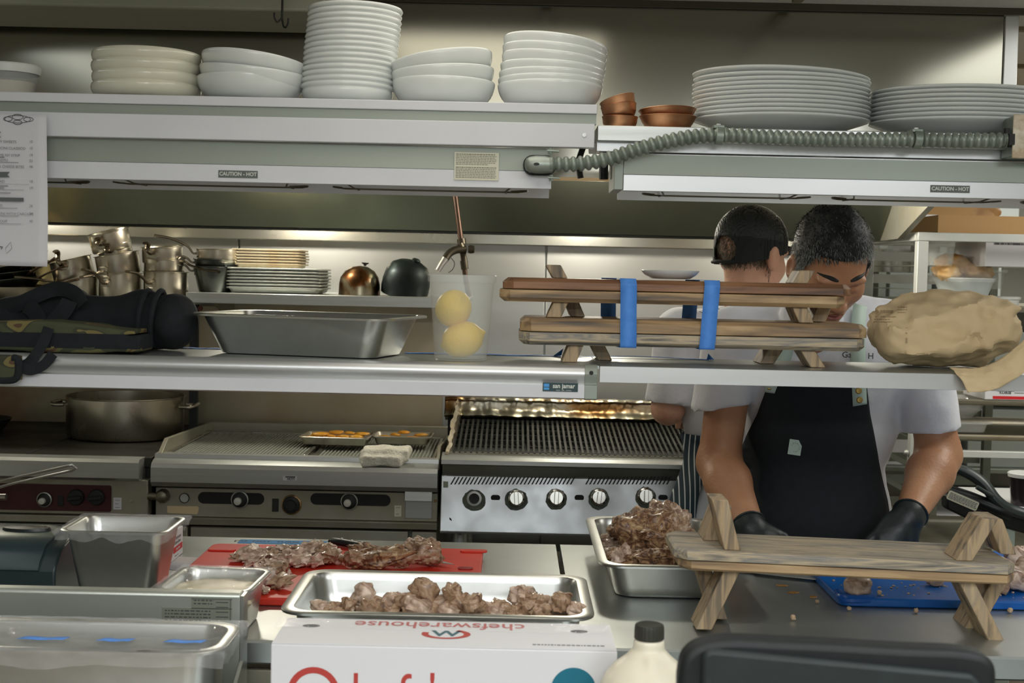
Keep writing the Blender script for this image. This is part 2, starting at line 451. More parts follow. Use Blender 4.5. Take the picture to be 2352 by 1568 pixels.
# cooking line wall of steel panels with seams
WY = 4.6
m = MB(); m.bb(-3.2, 1.20, WY + .02, WY + .12, 0, 2.5)
sx = [-3.2, X(547, WY), X(1250, WY), 1.20]
for a, b in zip(sx, sx[1:]): m.bb(a + .003, b - .003, WY, WY + .03, .3, 1.64)
struct('wall_back', m, STEELW, bevel=.002)
# ceiling: tiles in a dark bronze grid
m = MB(); m.bb(-3.2, 3.6, -2.6, 6.3, CEIL + .012, CEIL + .06)
struct('ceiling', m, TILEC)
m = MB(); bx = X(1893, 3.0, 10)
for k in range(-8, 5):
    x = bx + k * .61
    if -3.2 < x < 3.6: m.bb(x - .012, x + .012, -2.6, (3.3 if x < 1.3 else 6.3), CEIL, CEIL + .014)
for k in range(-9, 6):
    y = 3.0 + k * 1.22 / 2 * 1.0
    if -2.5 < y < 6.2: m.bb(-3.2, 3.6 if y < 3.3 else 3.6, y - .012, y + .012, CEIL + .001, CEIL + .013) if y < 3.3 else m.bb(1.34, 3.6, y - .012, y + .012, CEIL + .001, CEIL + .013)
struct('trim_1', m, TGRID)
struct('trim_2', MB().bb(-3.2, 1.34, 3.362, 3.375, CEIL - .004, CEIL + .012), mat('dark_edge_trim', c8(70, 66, 50), .6))
# warm light fitting over the pass and the others that light the room
for i, (x, y, sx_, sy_, w, c) in enumerate(TROFFERS):
    t = thing('ceiling_light', ['warm recessed ceiling light fitting with ribbed lens above the plate shelf', 'white recessed ceiling light at the far left behind the camera',
        'white recessed ceiling light straight above the camera', 'white recessed ceiling light right of the camera', 'white recessed ceiling light above the aisle by the rack',
        'white recessed ceiling light over the far storage corner', 'white recessed ceiling light near the front wall', 'wide warm recessed ceiling light next to the one over the pass', 'narrow white recessed ceiling light by the right end of the hood'][i], 'ceiling light', (x, y, CEIL))
    f = MB(); e = .022
    for a, b, c_, d in ((-sx_/2-e, sx_/2+e, -sy_/2-e, -sy_/2), (-sx_/2-e, sx_/2+e, sy_/2, sy_/2+e), (-sx_/2-e, -sx_/2, -sy_/2, sy_/2), (sx_/2, sx_/2+e, -sy_/2, sy_/2)):
        f.bb(x + a, x + b, y + c_, y + d, CEIL - .012, CEIL + .012)
    obj('frame', f, TGRID if i == 0 else ALUW, t)
    f = MB(); n = 14
    for k in range(n):
        f.bb(x - sx_/2, x + sx_/2, y - sy_/2 + sy_ * k / n, y - sy_/2 + sy_ * (k + .9) / n, CEIL - .004, CEIL + .008)
    obj('diffuser', f, LIGHTM if i in (2, 3, 4, 5, 6) else LIGHTS, t)

# ============================================================= exhaust hood
HY, HZ0, HXE = 3.38, 1.775, X(2338, 3.38, 100)
t = thing('exhaust_hood', 'long stainless steel exhaust hood over the cooking line behind the plate stacks', 'exhaust hood', (-.9, 3.9, HZ0))
m = MB(); m.bb(-3.0, X(2305, HY, 100), HY, HY + .015, HZ0, CEIL + .004)
obj('front_panel', m, STEELH, t, bevel=.002)
m = MB(); m.bb(X(2306, HY, 100), HXE, HY - .004, HY + .02, HZ0, CEIL - .004)
obj('corner_post', m, mat('bright_steel_strip', c8(222, 224, 222), .4, .6), t, bevel=.002)
m = MB(); m.prism([(HY + .02, HZ0), (3.96, HZ0), (4.30, 1.675), (4.59, 1.672), (4.59, 2.2), (HY + .02, 2.2)], HXE - .02, HXE)
obj('end_panel', m, STEELD, t)
m = MB(); m.prism([(HY + .02, HZ0), (3.96, HZ0), (4.30, 1.675), (4.59, 1.672), (4.59, 2.2), (HY + .02, 2.2)], -3.02, -3.0)
obj('end_panel', m, STEELD, t)
m = MB(); m.bb(-3.0, HXE - .02, 4.56, 4.598, 1.675, 2.2)
m.prism([(4.56, 1.675), (4.56, 2.2), (4.0, 2.2), (4.0, 2.12), (4.5, 1.675)], -3.0, HXE - .021)
obj('filter_bank', m, mat('hood_inner_steel', c8(132, 138, 126), .3, .95, c8(108, 112, 98), 2.2, (1, 1, .6), .9, rough2=.5, bump=.02), t)
m = MB(); m.prism([(HY + .016, HZ0), (HY + .10, HZ0 + .012), (HY + .10, HZ0 + .03), (HY + .016, HZ0 + .03)], -3.0, HXE - .021)
obj('grease_gutter', m, mat('brown_reflection_steel', c8(170, 140, 100), .3, 1, c8(120, 100, 70), 4, (.6, 1, 1)), t)  # brown tinge of a reflection is put into the gutter's steel colour
m = MB(); m.bb(-3.0, HXE - .021, HY + .016, 4.56, 2.2, 2.212)
obj('roof_panel', m, STEELD, t)
m = MB()
m.bb(-3.0, HXE - .02, HY - .006, HY, HZ0 - .001, HZ0 + .008)
obj('lip', m, mat('brass_tinted_lip', c8(206, 180, 140), .3, 1), t)
for (x, y, w) in HOODL:
    g = MB().lathe([(.0, 1.985), (.05, 1.985), (.05, 2.2), (0, 2.2)], 16, Matrix.Translation((x, y - .25, 0)))
    gl = obj('lamp_holder', g, BLACK, t)
    b = MB().lathe([(.0, 1.90), (.022, 1.905), (.035, 1.93), (.036, 1.96), (.03, 1.985)], 16, Matrix.Translation((x, y - .25, 0)))
    obj('bulb', b, BULBM, gl)
# bright ledge strip under the hood on the wall
m = MB(); z1 = Z(110, 515, 4.55); z0 = Z(110, 540, 4.55)
m.bb(-3.0, 1.0, 4.53, WY, z0, z1)
struct('trim_3', m, mat('polished_strip', c8(206, 206, 198), .2, 1, c8(180, 176, 160), 2, (1, 1, 1), rough2=.35), bevel=.003)
# soffit box at the top left, with the hooks hanging from it
SZ = Z(400, 20, 3.05); SXE = X(748, 3.05, 10)
t = thing('duct_soffit', 'grey green sheet metal duct box across the top left corner', 'duct', (-1.6, 3.15, SZ))
obj('casing', MB().bb(-3.0, SXE, 3.05, 3.33, SZ, CEIL - .002), mat('sage_sheet_metal', c8(168, 170, 152), .5, .3, c8(158, 160, 142), 3, (.4, 1, 1)), t, bevel=.006)
hx = at(648, 30, 3.03)
m = MB(); m.tube([(hx.x, 3.035, CEIL), (hx.x, 3.03, Z(650, 44, 3.03))], .0025, 8)
for sgn, z in ((1, 64), (-1, 52)):
    p = [(hx.x, 3.03, Z(650, 40, 3.03))]
    zb = Z(650, z, 3.03)
    p += [(hx.x + sgn * .004, 3.025, zb + .004), (hx.x + sgn * .010, 3.022, zb), (hx.x + sgn * .015, 3.02, zb + .008), (hx.x + sgn * .016, 3.02, zb + .02)]
    m.tube(smoothpath(p, 5), .0022, 8)
tag(obj('double_hook', m, BLACK), 'small black double wire hook hanging at the top left of the plate shelf', 'hook')
# ============================================================= the double pass shelf over the work table
YF, YB = 2.50, 2.79
XL, XR = -1.24, 1.34
ZT = 1.856; ZTR = 1.819; ZM = 1.367
XT = X(1372, YF, 250)          # end of the left upper shelf
XM = X(1371, YF, 870)
t = thing('overshelf', 'stainless steel two tier pass shelf carrying plates above and pans below', 'shelf unit', (0, 2.65, .9))
obj('upper_shelf', MB().prism([(YF, ZT), (YB + .02, ZT), (YB + .02, ZT - .02), (YF + .02, ZT - .02), (YF + .012, ZT - .0175), (YF, ZT - .0175)], XL, XT), ALUW, t, bevel=.0015)
obj('recessed_rail', MB().bb(XL, XT - .001, YF + .006, YF + .03, ZT - .036, ZT - .018), LAMPG, t)
f = MB().bb(XL, XT - .004, YF - .004, YF + .02, ZT - .081, ZT - .0365)
fo = obj('fascia', f, ALUW, t, bevel=.0015)
c = at(1342, 310, YF - .006)
obj('screw', MB().lathe([(0, 0), (.0045, 0), (.004, .002), (0, .0022)], 12, frontM(c.x, YF - .004, c.z)), STEEL, fo)
obj('upper_shelf', MB().prism([(YF + .01, ZTR), (YB + .02, ZTR), (YB + .02, ZTR - .028), (YB + .012, ZTR - .004), (YF + .02, ZTR - .004), (YF + .02, ZTR - .029), (YF + .01, ZTR - .029)], XT + .002, XR), STEEL, t, bevel=.0015)
obj('support_bar', MB().bb(XT + .002, XR, YF + .03, YF + .055, ZTR - .047, ZTR - .0055), ALUS, t, bevel=.001)
# middle shelf
obj('lower_shelf', MB().bb(XL, XM + .004, YF + .004, YB, ZM - .006, ZM), STEELT, t)
obj('lower_shelf', MB().prism([(YF, ZM), (YB, ZM), (YB, ZM - .02), (YB - .01, ZM - .02), (YB - .01, ZM - .005), (YF + .012, ZM - .005), (YF + .012, ZM - .031), (YF, ZM - .031)], XM + .005, XR), STEELT, t, bevel=.0015)
obj('lit_lip_skin', MB().bb(XM + .0052, XR, YF - .0012, YF - .0001, ZM - .0305, ZM - .0008), ALUS, t)  # thin paler skin added over the shelf edge so it looks brightly lit
# posts (outside the photo) that carry it all
for x in (XL + .02, XR - .02):
    for y in (YF + .05, YB - .03):
        obj('post', MB().tube([(x, y, .901), (x, y, ZTR - .03)], .016, 14), STEEL, t)
# order rail on the left half of the middle shelf
prof = [(YF + .003, ZM + .001), (YF - .006, ZM), (YF - .014, ZM - .006), (YF - .018, ZM - .014), (YF - .016, ZM - .022), (YF - .010, ZM - .030), (YF - .010, ZM - .034),
        (YF - .016, ZM - .036), (YF - .016, ZM - .060), (YF - .006, ZM - .063), (YF + .003, ZM - .058)]
tr = thing('ticket_rail', 'long white aluminium order ticket rail along the left half of the middle shelf', 'ticket rail', (XM - 1, YF, ZM))
obj('rail', MB().prism(prof, XL, XM - .024), ALUS, tr, sharp=50)
obj('face_strip', MB().bb(XL, XM - .024, YF - .0175, YF - .0162, ZM - .060, ZM - .0365), ALUW, tr)
p2 = [((a - YF) * 1.12 + YF - .0008, (b - ZM) * 1.04 + ZM + .001) for a, b in prof]
cap = obj('end_cap', MB().prism(p2, XM - .024, XM), LAMPG, tr, sharp=50, bevel=.001)
c = at(1358, 856, YF - .02)
obj('screw_hole', MB().lathe([(0, 0), (.004, 0), (.004, .001), (0, .001)], 12, frontM(c.x, YF - .0205, c.z)), BLACK, cap)
a = at(1287, 889, YF - .018); w_, h_ = .066, .0165
m = MB().bb(a.x - w_/2, a.x + w_/2, YF - .0185, YF - .0177, a.z - h_/2, a.z + h_/2)
m.bb(a.x - w_/2 + .002, a.x - w_/2 + .012, YF - .0188, YF - .0186, a.z - h_/2 + .003, a.z + h_/2 - .002, 2)
m.bb(a.x - w_/2 + .002, a.x - w_/2 + .012, YF - .0190, YF - .0188, a.z - .0008, a.z + .0004, 0)
put_text(m, 'san jamar', .0118, frontM(a.x + .0065, YF - .0189, a.z + .0022), 1, .0003, .92)
put_text(m, 'smart . safe . sanitary', .0034, frontM(a.x + .0065, YF - .0189, a.z - .0056), 1)
obj('maker_badge', m, [LABELG if 0 else mat('badge_dark', c8(38, 62, 66), .4), LABELT, mat('badge_blue', c8(70, 150, 214), .4)], tr)

# ============================================================= strip heaters hanging under the upper shelf
def heater(x0, x1, zt, zb, label, sticker_px, capleft=False):
    yf = YF + .012; yb = YF + .16
    t = thing('strip_heater', label, 'food warmer', ((x0 + x1) / 2, yf, zb))
    zm = zb + (zt - zb) * .42
    obj('housing', MB().prism([(yf + .006, zt), (yf + .004, zm + .002), (yf, zm), (yf, zb), (yf + .004, zb - .001), (yf + .012, zm - .01), (yf + .03, zt - .006), (yb - .03, zt - .006), (yb - .012, zb + .01), (yb - .004, zb - .01), (yb, zb - .008), (yb, zt)], x0, x1), ALUW if not capleft else ALUS, t, sharp=20)
    obj('reflector', MB().prism([(yf + .013, zm - .010), (yf + .031, zt - .008), (yb - .031, zt - .008), (yb - .013, zb + .010), (yb - .020, zb + .016), (yb - .034, zt - .011), (yf + .034, zt - .011), (yf + .017, zm - .010)], x0 + .01, x1 - .01), mat('reflector_metal', c8(190, 186, 166), .25, 1), t)
    obj('upper_band', MB().prism([(yf + .0055, zt - .001), (yf + .0035, zm + .003), (yf - .0002, zm + .001), (yf + .004, zt - .001)], x0 + .0005, x1 - .0005), LAMPG, t)
    el = MB().tube([(x0 + .04, (yf + yb) / 2, zt - .022), (x1 - .04, (yf + yb) / 2, zt - .022)], .005, 8)
    obj('heating_rod', el, mat('heater_rod', c8(110, 96, 80), .5, .5), t)
    # wire guard: long bars with looped ends, sagging slightly below the housing
    n = max(2, int((x1 - x0) / .36))
    for k in range(n):
        a = x0 + .02 + (x1 - x0 - .04) * (k + .06) / n; b = x0 + .02 + (x1 - x0 - .04) * (k + .94) / n
        z = zb - .002
        g = MB()
        pts = [(a + .02, yf + .03, z - .003), (a, yf + .05, z), (a + .01, yf + .085, z), (a + .05, yb - .04, z), (b - .05, yb - .04, z), (b - .01, yf + .085, z), (b, yf + .05, z), (b - .03, yf + .03, z - .003), ]
        g.tube(smoothpath(pts, 6), .0016, 6, close=False)
        g.tube([(a + .03, yf + .012, z + .004), (a + .04, yf + .05, z - .002), (a + .04, yb - .01, z)], .0016, 6)
        g.tube([(b - .03, yf + .012, z + .004), (b - .04, yf + .05, z - .002), (b - .04, yb - .01, z)], .0016, 6)
        obj('wire_guard', g, mat('guard_wire', c8(96, 92, 76), .4, .9), t)
    s = at(sticker_px[0], sticker_px[1], yf)
    m = MB().bb(s.x - .037, s.x + .037, yf - .0012, yf - .0004, s.z - .0068, s.z + .0068)
    put_text(m, 'CAUTION - HOT', .0098, frontM(s.x, yf - .0016, s.z), 1, .00025, .95)
    obj('warning_label', m, [LABELG, LABELT], t)
    return t
zb = Z(700, 421, YF + .012); zt = ZT - .0825
hl = heater(XL, X(1258, YF), zt, zb, 'long white strip heater under the left plate shelf with a yellowed spec sticker', (547, 400))
hr = heater(X(1424, YF), XR, ZTR - .051, zb, 'long white strip heater under the right plate shelf behind the flexible conduit', (2182, 434), True)
# yellowed spec sheet sticker on the left heater
yf = YF + .010
a = at(1044, 349, yf); b = at(1145, 415, yf)
m = MB().bb(a.x, b.x, yf - .0008, yf + .0001, b.z, a.z)
for k in range(15):
    if k == 7: continue
    z = a.z - .004 - k * (a.z - b.z - .006) / 15
    random.seed(k); e = b.x - .004 - random.random() * (.02 if k in (6, 14) else .004)
    x = a.x + .003
    while x < e:
        w_ = random.uniform(.002, .006); m.bb(x, min(x + w_, e), yf - .0011, yf - .0008, z - .0009, z + (.0006 if k not in (0, 8) else .0012), 1); x += w_ + .0009
obj('spec_sticker', m, [YSTICK, mat('faded_print', c8(132, 134, 118), .6)], hl)
# bracket and bits in the gap between the heaters
t = thing('heater_bracket', 'grey steel hanger bracket in the gap between the two strip heaters', 'bracket', (X(1380, YF), YF + .1, 1.74))
a = at(1398, 360, YF + .02)
obj('side_plate', MB().bb(X(1402, YF), X(1423, YF), YF + .014, YF + .15, Z(1410, 434, YF), Z(1410, 352, YF)), LAMPG, t, bevel=.001)
obj('hanger_rod', MB().tube([(X(1336, YF), YF + .10, ZTR - .03), (X(1322, YF), YF + .09, 1.755), (X(1330, YF), YF + .09, 1.725)], .006, 8), BLACK, t)
obj('hanger_rod', MB().tube([(X(1385, YF), YF + .11, 1.772), (X(1386, YF), YF + .11, 1.725)], .009, 8), BLACK, t)

# ============================================================= the ribbed conduit and its fittings
def conduit(pts, r, pitch, name, label):
    t = thing('flexible_conduit', label, 'conduit', pts[0])
    P = smoothpath(pts, 24)
    # arc-length resample
    L = [0]
    for i in range(1, len(P)): L.append(L[-1] + (P[i] - P[i - 1]).length)
    n = int(L[-1] / (pitch / 8)); out = []; rr = []; j = 0
    for k in range(n + 1):
        s_ = L[-1] * k / n
        while j < len(L) - 2 and L[j + 1] < s_: j += 1
        u = (s_ - L[j]) / max(L[j + 1] - L[j], 1e-9)
        out.append(P[j].lerp(P[j + 1], u)); ph = (s_ / pitch) % 1
        rr.append(r * (1.0 if ph < .60 else .68) if 1 else r)
    rr = [(rr[max(i - 1, 0)] + rr[i] * 2 + rr[min(i + 1, n)]) / 4 for i in range(n + 1)]
    obj('ribbed_hose', MB().tube(out, rr, 14), CONDUIT, t, sharp=60)
    return t
yc = YF - .022
cp = [at(1262, 377, yc - .002), at(1330, 376, yc), at(1400, 364, yc), at(1460, 344, yc), at(1530, 325, yc), at(1600, 313, yc), at(1665, 310, yc), at(1780, 316, yc), at(1900, 320, yc), at(2020, 321, yc), at(2100, 320, yc), at(2200, 322, yc), at(2310, 322, yc)]
ct = conduit(cp, .0145, .0137, 'c', 'grey green ribbed flexible conduit sagging across the front of the right plate shelf')
a = at(1205, 377, yc); b = at(1262, 377, yc)
m = MB()
rings = []
for i, (u, rz_, ry) in enumerate([(0, .004, .003), (.06, .011, .008), (.2, .0145, .011), (.45, .0165, .013), (.75, .0165, .014), (1, .0155, .0145), (1.12, .0155, .0145)]):
    x = a.x + (b.x - a.x) * u
    rings.append([(x, yc + ry * math.cos(2 * PI * k / 18), a.z + rz_ * math.sin(2 * PI * k / 18)) for k in range(18)])
m.loft(rings)
m.bb(a.x + .008, b.x - .004, yc + .008, yc + .03, a.z - .014, a.z + .014)
el = obj('elbow_fitting', m, mat('cast_fitting', c8(160, 168, 160), .4, .7, c8(136, 144, 136), 20), ct, sharp=50)
obj('gasket', MB().prism([(a.x - .003 + p[0], a.z + p[1]) for p in rrect(0, .062, -.019, .019, .018)], yc + .018, yc + .024, 'Y'), BLKRUB, el)
s = at(1232, 378, yc)
obj('screw', MB().lathe([(0, 0), (.004, 0), (.004, .002), (0, .002)], 10, frontM(s.x, yc - .0125, s.z) @ Matrix.Diagonal((1.4, .7, 1, 1))), BLACK, el)
for (px, py) in ((1264, 346), (1266, 408)):
    s = at(px, py, yc)
    obj('clamp_screw', MB().tube([(s.x, yc, s.z + .005), (s.x, yc, s.z - .006)], .004, 8).tube([(s.x - .006, yc - .004, s.z), (s.x + .016, yc - .004, s.z - .001)], .0022, 6), CONDUIT, el)
for (px, py) in ((1651, 311), (2106, 320)):
    s = at(px, py, yc)
    m = MB()
    m.tube([(s.x - .006, yc, s.z), (s.x + .008, yc, s.z - .001)], .0165, 16)
    m.bb(s.x - .010, s.x + .010, yc - .004, yc + .03, s.z + .013, s.z + .019)
    cl = obj('pipe_clamp', m, CONDUIT, ct, bevel=.001)
    obj('screw', MB().lathe([(0, 0), (.005, 0), (.0045, .003), (0, .0035)], 10, Matrix.Translation((s.x, yc + .008, s.z + .019))), STEEL, cl)
s = at(2312, 322, yc)
m = MB().tube([(s.x - .004, yc, s.z), (s.x + .016, yc, s.z)], .013, 12)
m.bb(s.x - .004, s.x + .004, yc - .006, yc + .006, s.z + .008, s.z + .022)
m.bb(s.x - .002, s.x + .008, yc - .020, yc - .010, s.z - .01, s.z + .01)
obj('box_connector', m, BLACK, ct)
a = at(2328, 262, yc - .012); b = at(2420, 365, yc - .012)
t = thing('junction_box', 'cream painted metal junction box at the right edge of the plate shelf', 'junction box', (a.x, yc, b.z))
obj('box', MB().bb(a.x + .002, b.x, yc - .010, YF + .028, b.z + .002, a.z - .002), CONDUIT, t, bevel=.003)
obj('cover_plate', MB().bb(a.x, b.x + .001, yc - .014, yc - .0101, b.z, a.z), mat('cream_paint', c8(214, 206, 186), .4, 0, c8(180, 160, 130), 30, contrast=.3), t, bevel=.002)
s = at(2350, 322, yc)
obj('cover_screw', MB().lathe([(0, 0), (.004, 0), (.004, .0015), (0, .0015)], 10, frontM(s.x, yc - .014, s.z)), STEEL, t)

# ============================================================= menu sheet hanging at the left
ym = YF - .030
a = at(-180, 262, ym); b = at(107, 612, ym)
t = thing('menu_sheet', 'tall white printed menu sheet taped to the left end of the plate shelf', 'menu', (b.x - .1, ym, b.z))
xr, zt_, zb_ = b.x, at(60, 263, ym).z, b.z
def fn(u, v):
    x = a.x + (xr - a.x) * u; z = zb_ + (zt_ - zb_) * v
    return (x, ym + .003 * math.sin(v * 5) * u + .004 * (1 - v) * u, z)
obj('sheet', MB().grid(fn, 12, 24), PAPER, t, solid=.0006)
m = MB()
def mx(px, py): p = at(px, py, ym); return p.x, p.z
yt = ym - .0035
def bar(px0, px1, py0, py1, mi=0, mm=None):
    x0, z1 = mx(px0, py0); x1, z0 = mx(px1, py1)
    (mm or m).bb(x0, x1, yt - .0006, yt, min(z0, z1), max(z0, z1), mi)
def mtext(s_, px, py, size, mi=0, bold=0.):
    x, z = mx(px, py); put_text(m, s_, size, frontM(x, yt - .0004, z), mi, bold)
for (s_, px, py) in (('CRISPY SWEETS', 10, 326), ('ARANCINI CLASSICO', 20, 341), ('PRIME NY STRIP', 18, 357), ('WAGYU', 4, 368), ('MAC & CHEESE BITES', 18, 383), ('SALAD', 0, 417), ('STEAK', 0, 432), ('VEG', 0, 472),
                     ('RIGATONI WITH CARCIOFI', 26, 491), ('SOUP', 8, 508)):
    mtext(s_, px, py, .0068, 1)
for (s_, py) in (('10', 326), ('15', 341), ('19', 357), ('23', 370), ('46', 383), ('18', 417), ('19', 432), ('26', 473), ('34', 491), ('40', 508)): mtext(s_, 73, py, .0068, 1)
for (p0, p1, py) in ((-10, 12, 361), (-10, 44, 373), (-10, 68, 423), (-10, 20, 427), (-10, 56, 436), (-10, 26, 443), (-10, 42, 478), (-10, 44, 496), (-10, 50, 514), (-30, 68, 601)): bar(p0, p1, py - 1.2, py + 1.0, 1)
# ribbon banners
for (pts) in ([(-60, 395), (24, 395), (18, 401), (24, 407), (-60, 407)], [(-60, 303), (4, 303), (-1, 310), (4, 316), (-60, 316)]):
    q = [mx(*p) for p in pts]; m.prism(q, yt - .0006, yt, 'Y', mi=0)
bar(-60, 56, 452, 463, 0)
mtext('ADS', 8, 401, .0085, 2, .0003); mtext('E N T R E E S', 14, 458, .0075, 2, .0002)
# ornament
cx, cz = mx(42, 274)
for (ox, oz, rx_, rz_) in ((0, .004, .010, .005), (-.018, 0, .008, .004), (.02, 0, .009, .004), (0, -.006, .008, .004), (0, 0, .024, .007)):
    m.tube([(cx + ox + rx_ * math.cos(k * PI / 8), yt, cz + oz + rz_ * math.sin(k * PI / 8)) for k in range(16)], .0006, 4, close=True)
c2, z2 = mx(14, 570)
m.tube([(c2, yt, z2), (c2 + .010, yt, z2 + .012), (c2 + .012, yt, z2), (c2 + .002, yt, z2 - .010)], .0004, 4, close=True)
m.tube([(c2 - .02, yt, z2 + .004), (c2 - .005, yt, z2 + .002), (c2 - .008, yt, z2 - .002)], .0009, 4)
obj('print', m, [MENUB, INKG, LABELT], t)
# ============================================================= stacks on the upper shelf
ORD = ['topmost', 'second from the top', 'third from the top', 'fourth from the top', 'fifth from the top', 'sixth from the top', 'seventh from the top', 'eighth from the top',
       'ninth from the top', 'tenth from the top', 'eleventh from the top', 'twelfth from the top', 'thirteenth from the top', 'fourteenth from the top', 'fifteenth from the top', 'sixteenth from the top', 'lowest']
def bowl_prof(r, h, foot, t=.004, belly=.6, lip=.0):
    """outer side from the foot to the rim then down the inside"""
    out = [(foot - .006, .003), (foot - .003, 0), (foot, .0), (foot + .001, .004)]
    n = 9
    for i in range(1, n + 1):
        u = i / n
        rr = foot + (r - foot) * (math.sin(u * PI / 2) ** belly)
        out.append((rr, .004 + (h - .004) * (1 - math.cos(u * PI / 2)) ** .9))
    out[-1] = (r, h - .003)
    out += [(r - .0005 + lip, h - .001), (r - .0015 + lip, h), (r - t + lip, h - .0005)]
    inn = []
    for i in range(n - 1, 0, -1):
        u = i / n
        rr = (foot + (r - foot) * (math.sin(u * PI / 2) ** belly)) - t
        inn.append((rr, .004 + t + (h - .004) * (1 - math.cos(u * PI / 2)) ** .9))
    out += inn + [(0, .004 + t * .8)]
    return [(0, .0045)] + out
def stack(name, cat, labelfmt, group, prof, m, n, cx_px, base_z, Yc, dz, tilts=None, drift=(0, 0), sx=1, sy=1, seg=56, jitter=0.0, n_ord=None, wide=None):
    c = at(cx_px, 230, Yc)
    first = None; random.seed(n * 7 + int(cx_px))
    for k in range(n):
        pos = k  # 0 = lowest
        o_ = ORD[-1] if (k == 0 and n > 1) else ORD[n - 1 - k]
        lab = labelfmt % o_
        tl = tilts[k] if tilts else (0, 0)
        u = k / max(n - 1, 1)
        loc = (c.x + drift[0] * u + random.uniform(-jitter, jitter), Yc + drift[1] * u, base_z + .0008 + (dz[k] if isinstance(dz, (list, tuple)) else dz * k))
        if first is None:
            mb = MB().lathe(prof, seg, None, 0, sx, sy)
            first = tag(obj(name, mb, m, None, w=False, sharp=50), lab, cat, group); first.matrix_basis = Matrix.Translation(loc) @ Euler((R(tl[0]), R(tl[1]), 0)).to_matrix().to_4x4()
        else:
            dup(first, loc, (R(tl[0]), R(tl[1]), 0), lab)
    return first
# lidded deli tub at the far left
c = at(22, 222, 2.60)
t = thing('deli_tub', 'low clear deli tub with a white lid at the left end of the plate shelf', 'tub', (c.x, 2.60, ZT))
obj('tub', MB().lathe([(0, .001), (.044, .001), (.047, .004), (.053, .05), (.0535, .055), (.0525, .055), (.046, .006), (0, .003)], 40, Matrix.Translation((c.x, 2.60, ZT))), FROST, t)
obj('lid', MB().lathe([(.0545, .046), (.057, .046), (.058, .052), (.0585, .060), (.0565, .063), (.052, .062), (.050, .0595), (0, .0595), (0, .058), (.0535, .058), (.0545, .052), (.0545, .046)], 40, Matrix.Translation((c.x, 2.60, ZT))), FROSTL, t)
obj('contents', MB().lathe([(0, .004), (.044, .004), (.047, .03), (0, .031)], 32, Matrix.Translation((c.x, 2.60, ZT))), mat('pale_food', c8(200, 190, 170), .7), t)

deep = [(0, .004), (.058, .004), (.062, 0), (.065, .002), (.085, .004), (.098, .009), (.104, .017), (.1055, .024), (.1045, .030), (.101, .033), (.098, .0325), (.099, .027), (.098, .019), (.092, .013), (.078, .009), (0, .008)]
stack('deep_plate', 'plate', 'cream deep plate, %s in the far left stack', 'cream deep plates', deep, CREAMP, 4, 338, ZT, 2.625, .0205, jitter=.0012)
bw = bowl_prof(.104, .050, .045)
stack('serving_bowl', 'bowl', 'white serving bowl, %s of the three beside the cream plates', 'white serving bowls beside the cream plates', bw, WHITEP, 3, 576, ZT, 2.625,
      [0, .016, .037], [(0, 0), (2, 5), (-3, 6)], (.003, 0))
rb = [(0, .004), (.045, .004), (.048, 0), (.052, .001), (.072, .006), (.084, .013), (.0885, .021), (.089, .028), (.087, .031), (.091, .033), (.0925, .036), (.091, .0395), (.0885, .0395), (.085, .034), (.084, .022), (.074, .013), (0, .009)]
stack('soup_plate', 'soup plate', 'white soup plate with a rolled rim, %s in the tallest stack', 'soup plates of the tallest stack', rb, WHITEP, 15, 797, ZT, 2.63, .01075, None, (.014, 0), jitter=.0008)
stack('pasta_bowl', 'bowl', 'white pasta bowl, %s of the three right of the tallest stack', 'pasta bowls of the short leaning stack', bowl_prof(.1015, .052, .045), WHITEP, 3, 1018, ZT, 2.63,
      [0, .022, .046], [(0, 0), (0, -4), (-2, -9)], (.002, 0))
stack('salad_bowl', 'bowl', 'white salad bowl, %s in the stack left of the copper bowls', 'salad bowls of the seven high stack', bowl_prof(.1035, .050, .045), WHITEP, 7, 1263, ZT, 2.63,
      [0, .011, .0225, .036, .052, .0675, .083], [(0, 0), (0, 0), (0, 1), (0, 3), (-1, 5), (-1, 5), (-2, 6)], (.004, 0))
pl = [(0, .003), (.075, .003), (.078, 0), (.081, .0), (.083, .004), (.105, .007), (.135, .015), (.158, .0225), (.170, .0265), (.1735, .0285), (.1738, .0305), (.172, .0318), (.168, .0312), (.155, .0275), (.132, .020), (.10, .012), (0, .008)]
stack('oval_platter', 'platter', 'white oval platter, %s in the taller platter stack', 'oval platters of the taller stack', pl, WHITEP, 11, 1795, ZTR, 2.645, .0084, [(0, 0)] * 9 + [(0, .8), (-1, 1.6)], (-.003, 0), 1, .80, 72, .0016)
stack('oval_platter', 'platter', 'white oval platter, %s in the lower stack by the junction box', 'oval platters of the lower stack', pl, WHITEP, 8, 2200, ZTR, 2.645, .0086, None, (.002, 0), 1, .80, 72, .0016)
cb = [(0, .0005), (.024, .0005), (.029, .004), (.033, .013), (.0345, .024), (.0355, .0255), (.0345, .0262), (.0328, .0245), (.0312, .013), (.027, .0052), (0, .002)]
stack('copper_bowl', 'bowl', 'small hammered copper bowl, %s in the tipped pile beside the white bowls', 'small copper bowls', cb, COPPER, 3, 1425, ZTR, 2.60, [0, .022, .036], [(0, 0), (-5, -8), (-7, -17)], (.001, 0), seg=40)
cp2 = [(0, .0005), (.034, .0005), (.042, .006), (.050, .017), (.0545, .026), (.0565, .0275), (.0555, .0285), (.053, .0265), (.048, .017), (.040, .0075), (0, .002)]
stack('copper_pan', 'pan', 'small round copper serving pan, %s of the pair left of the big platters', 'copper serving pans', cp2, COPPER, 2, 1535, ZTR, 2.60, [0, .013], [(0, 0), (-3, -2)], seg=40)
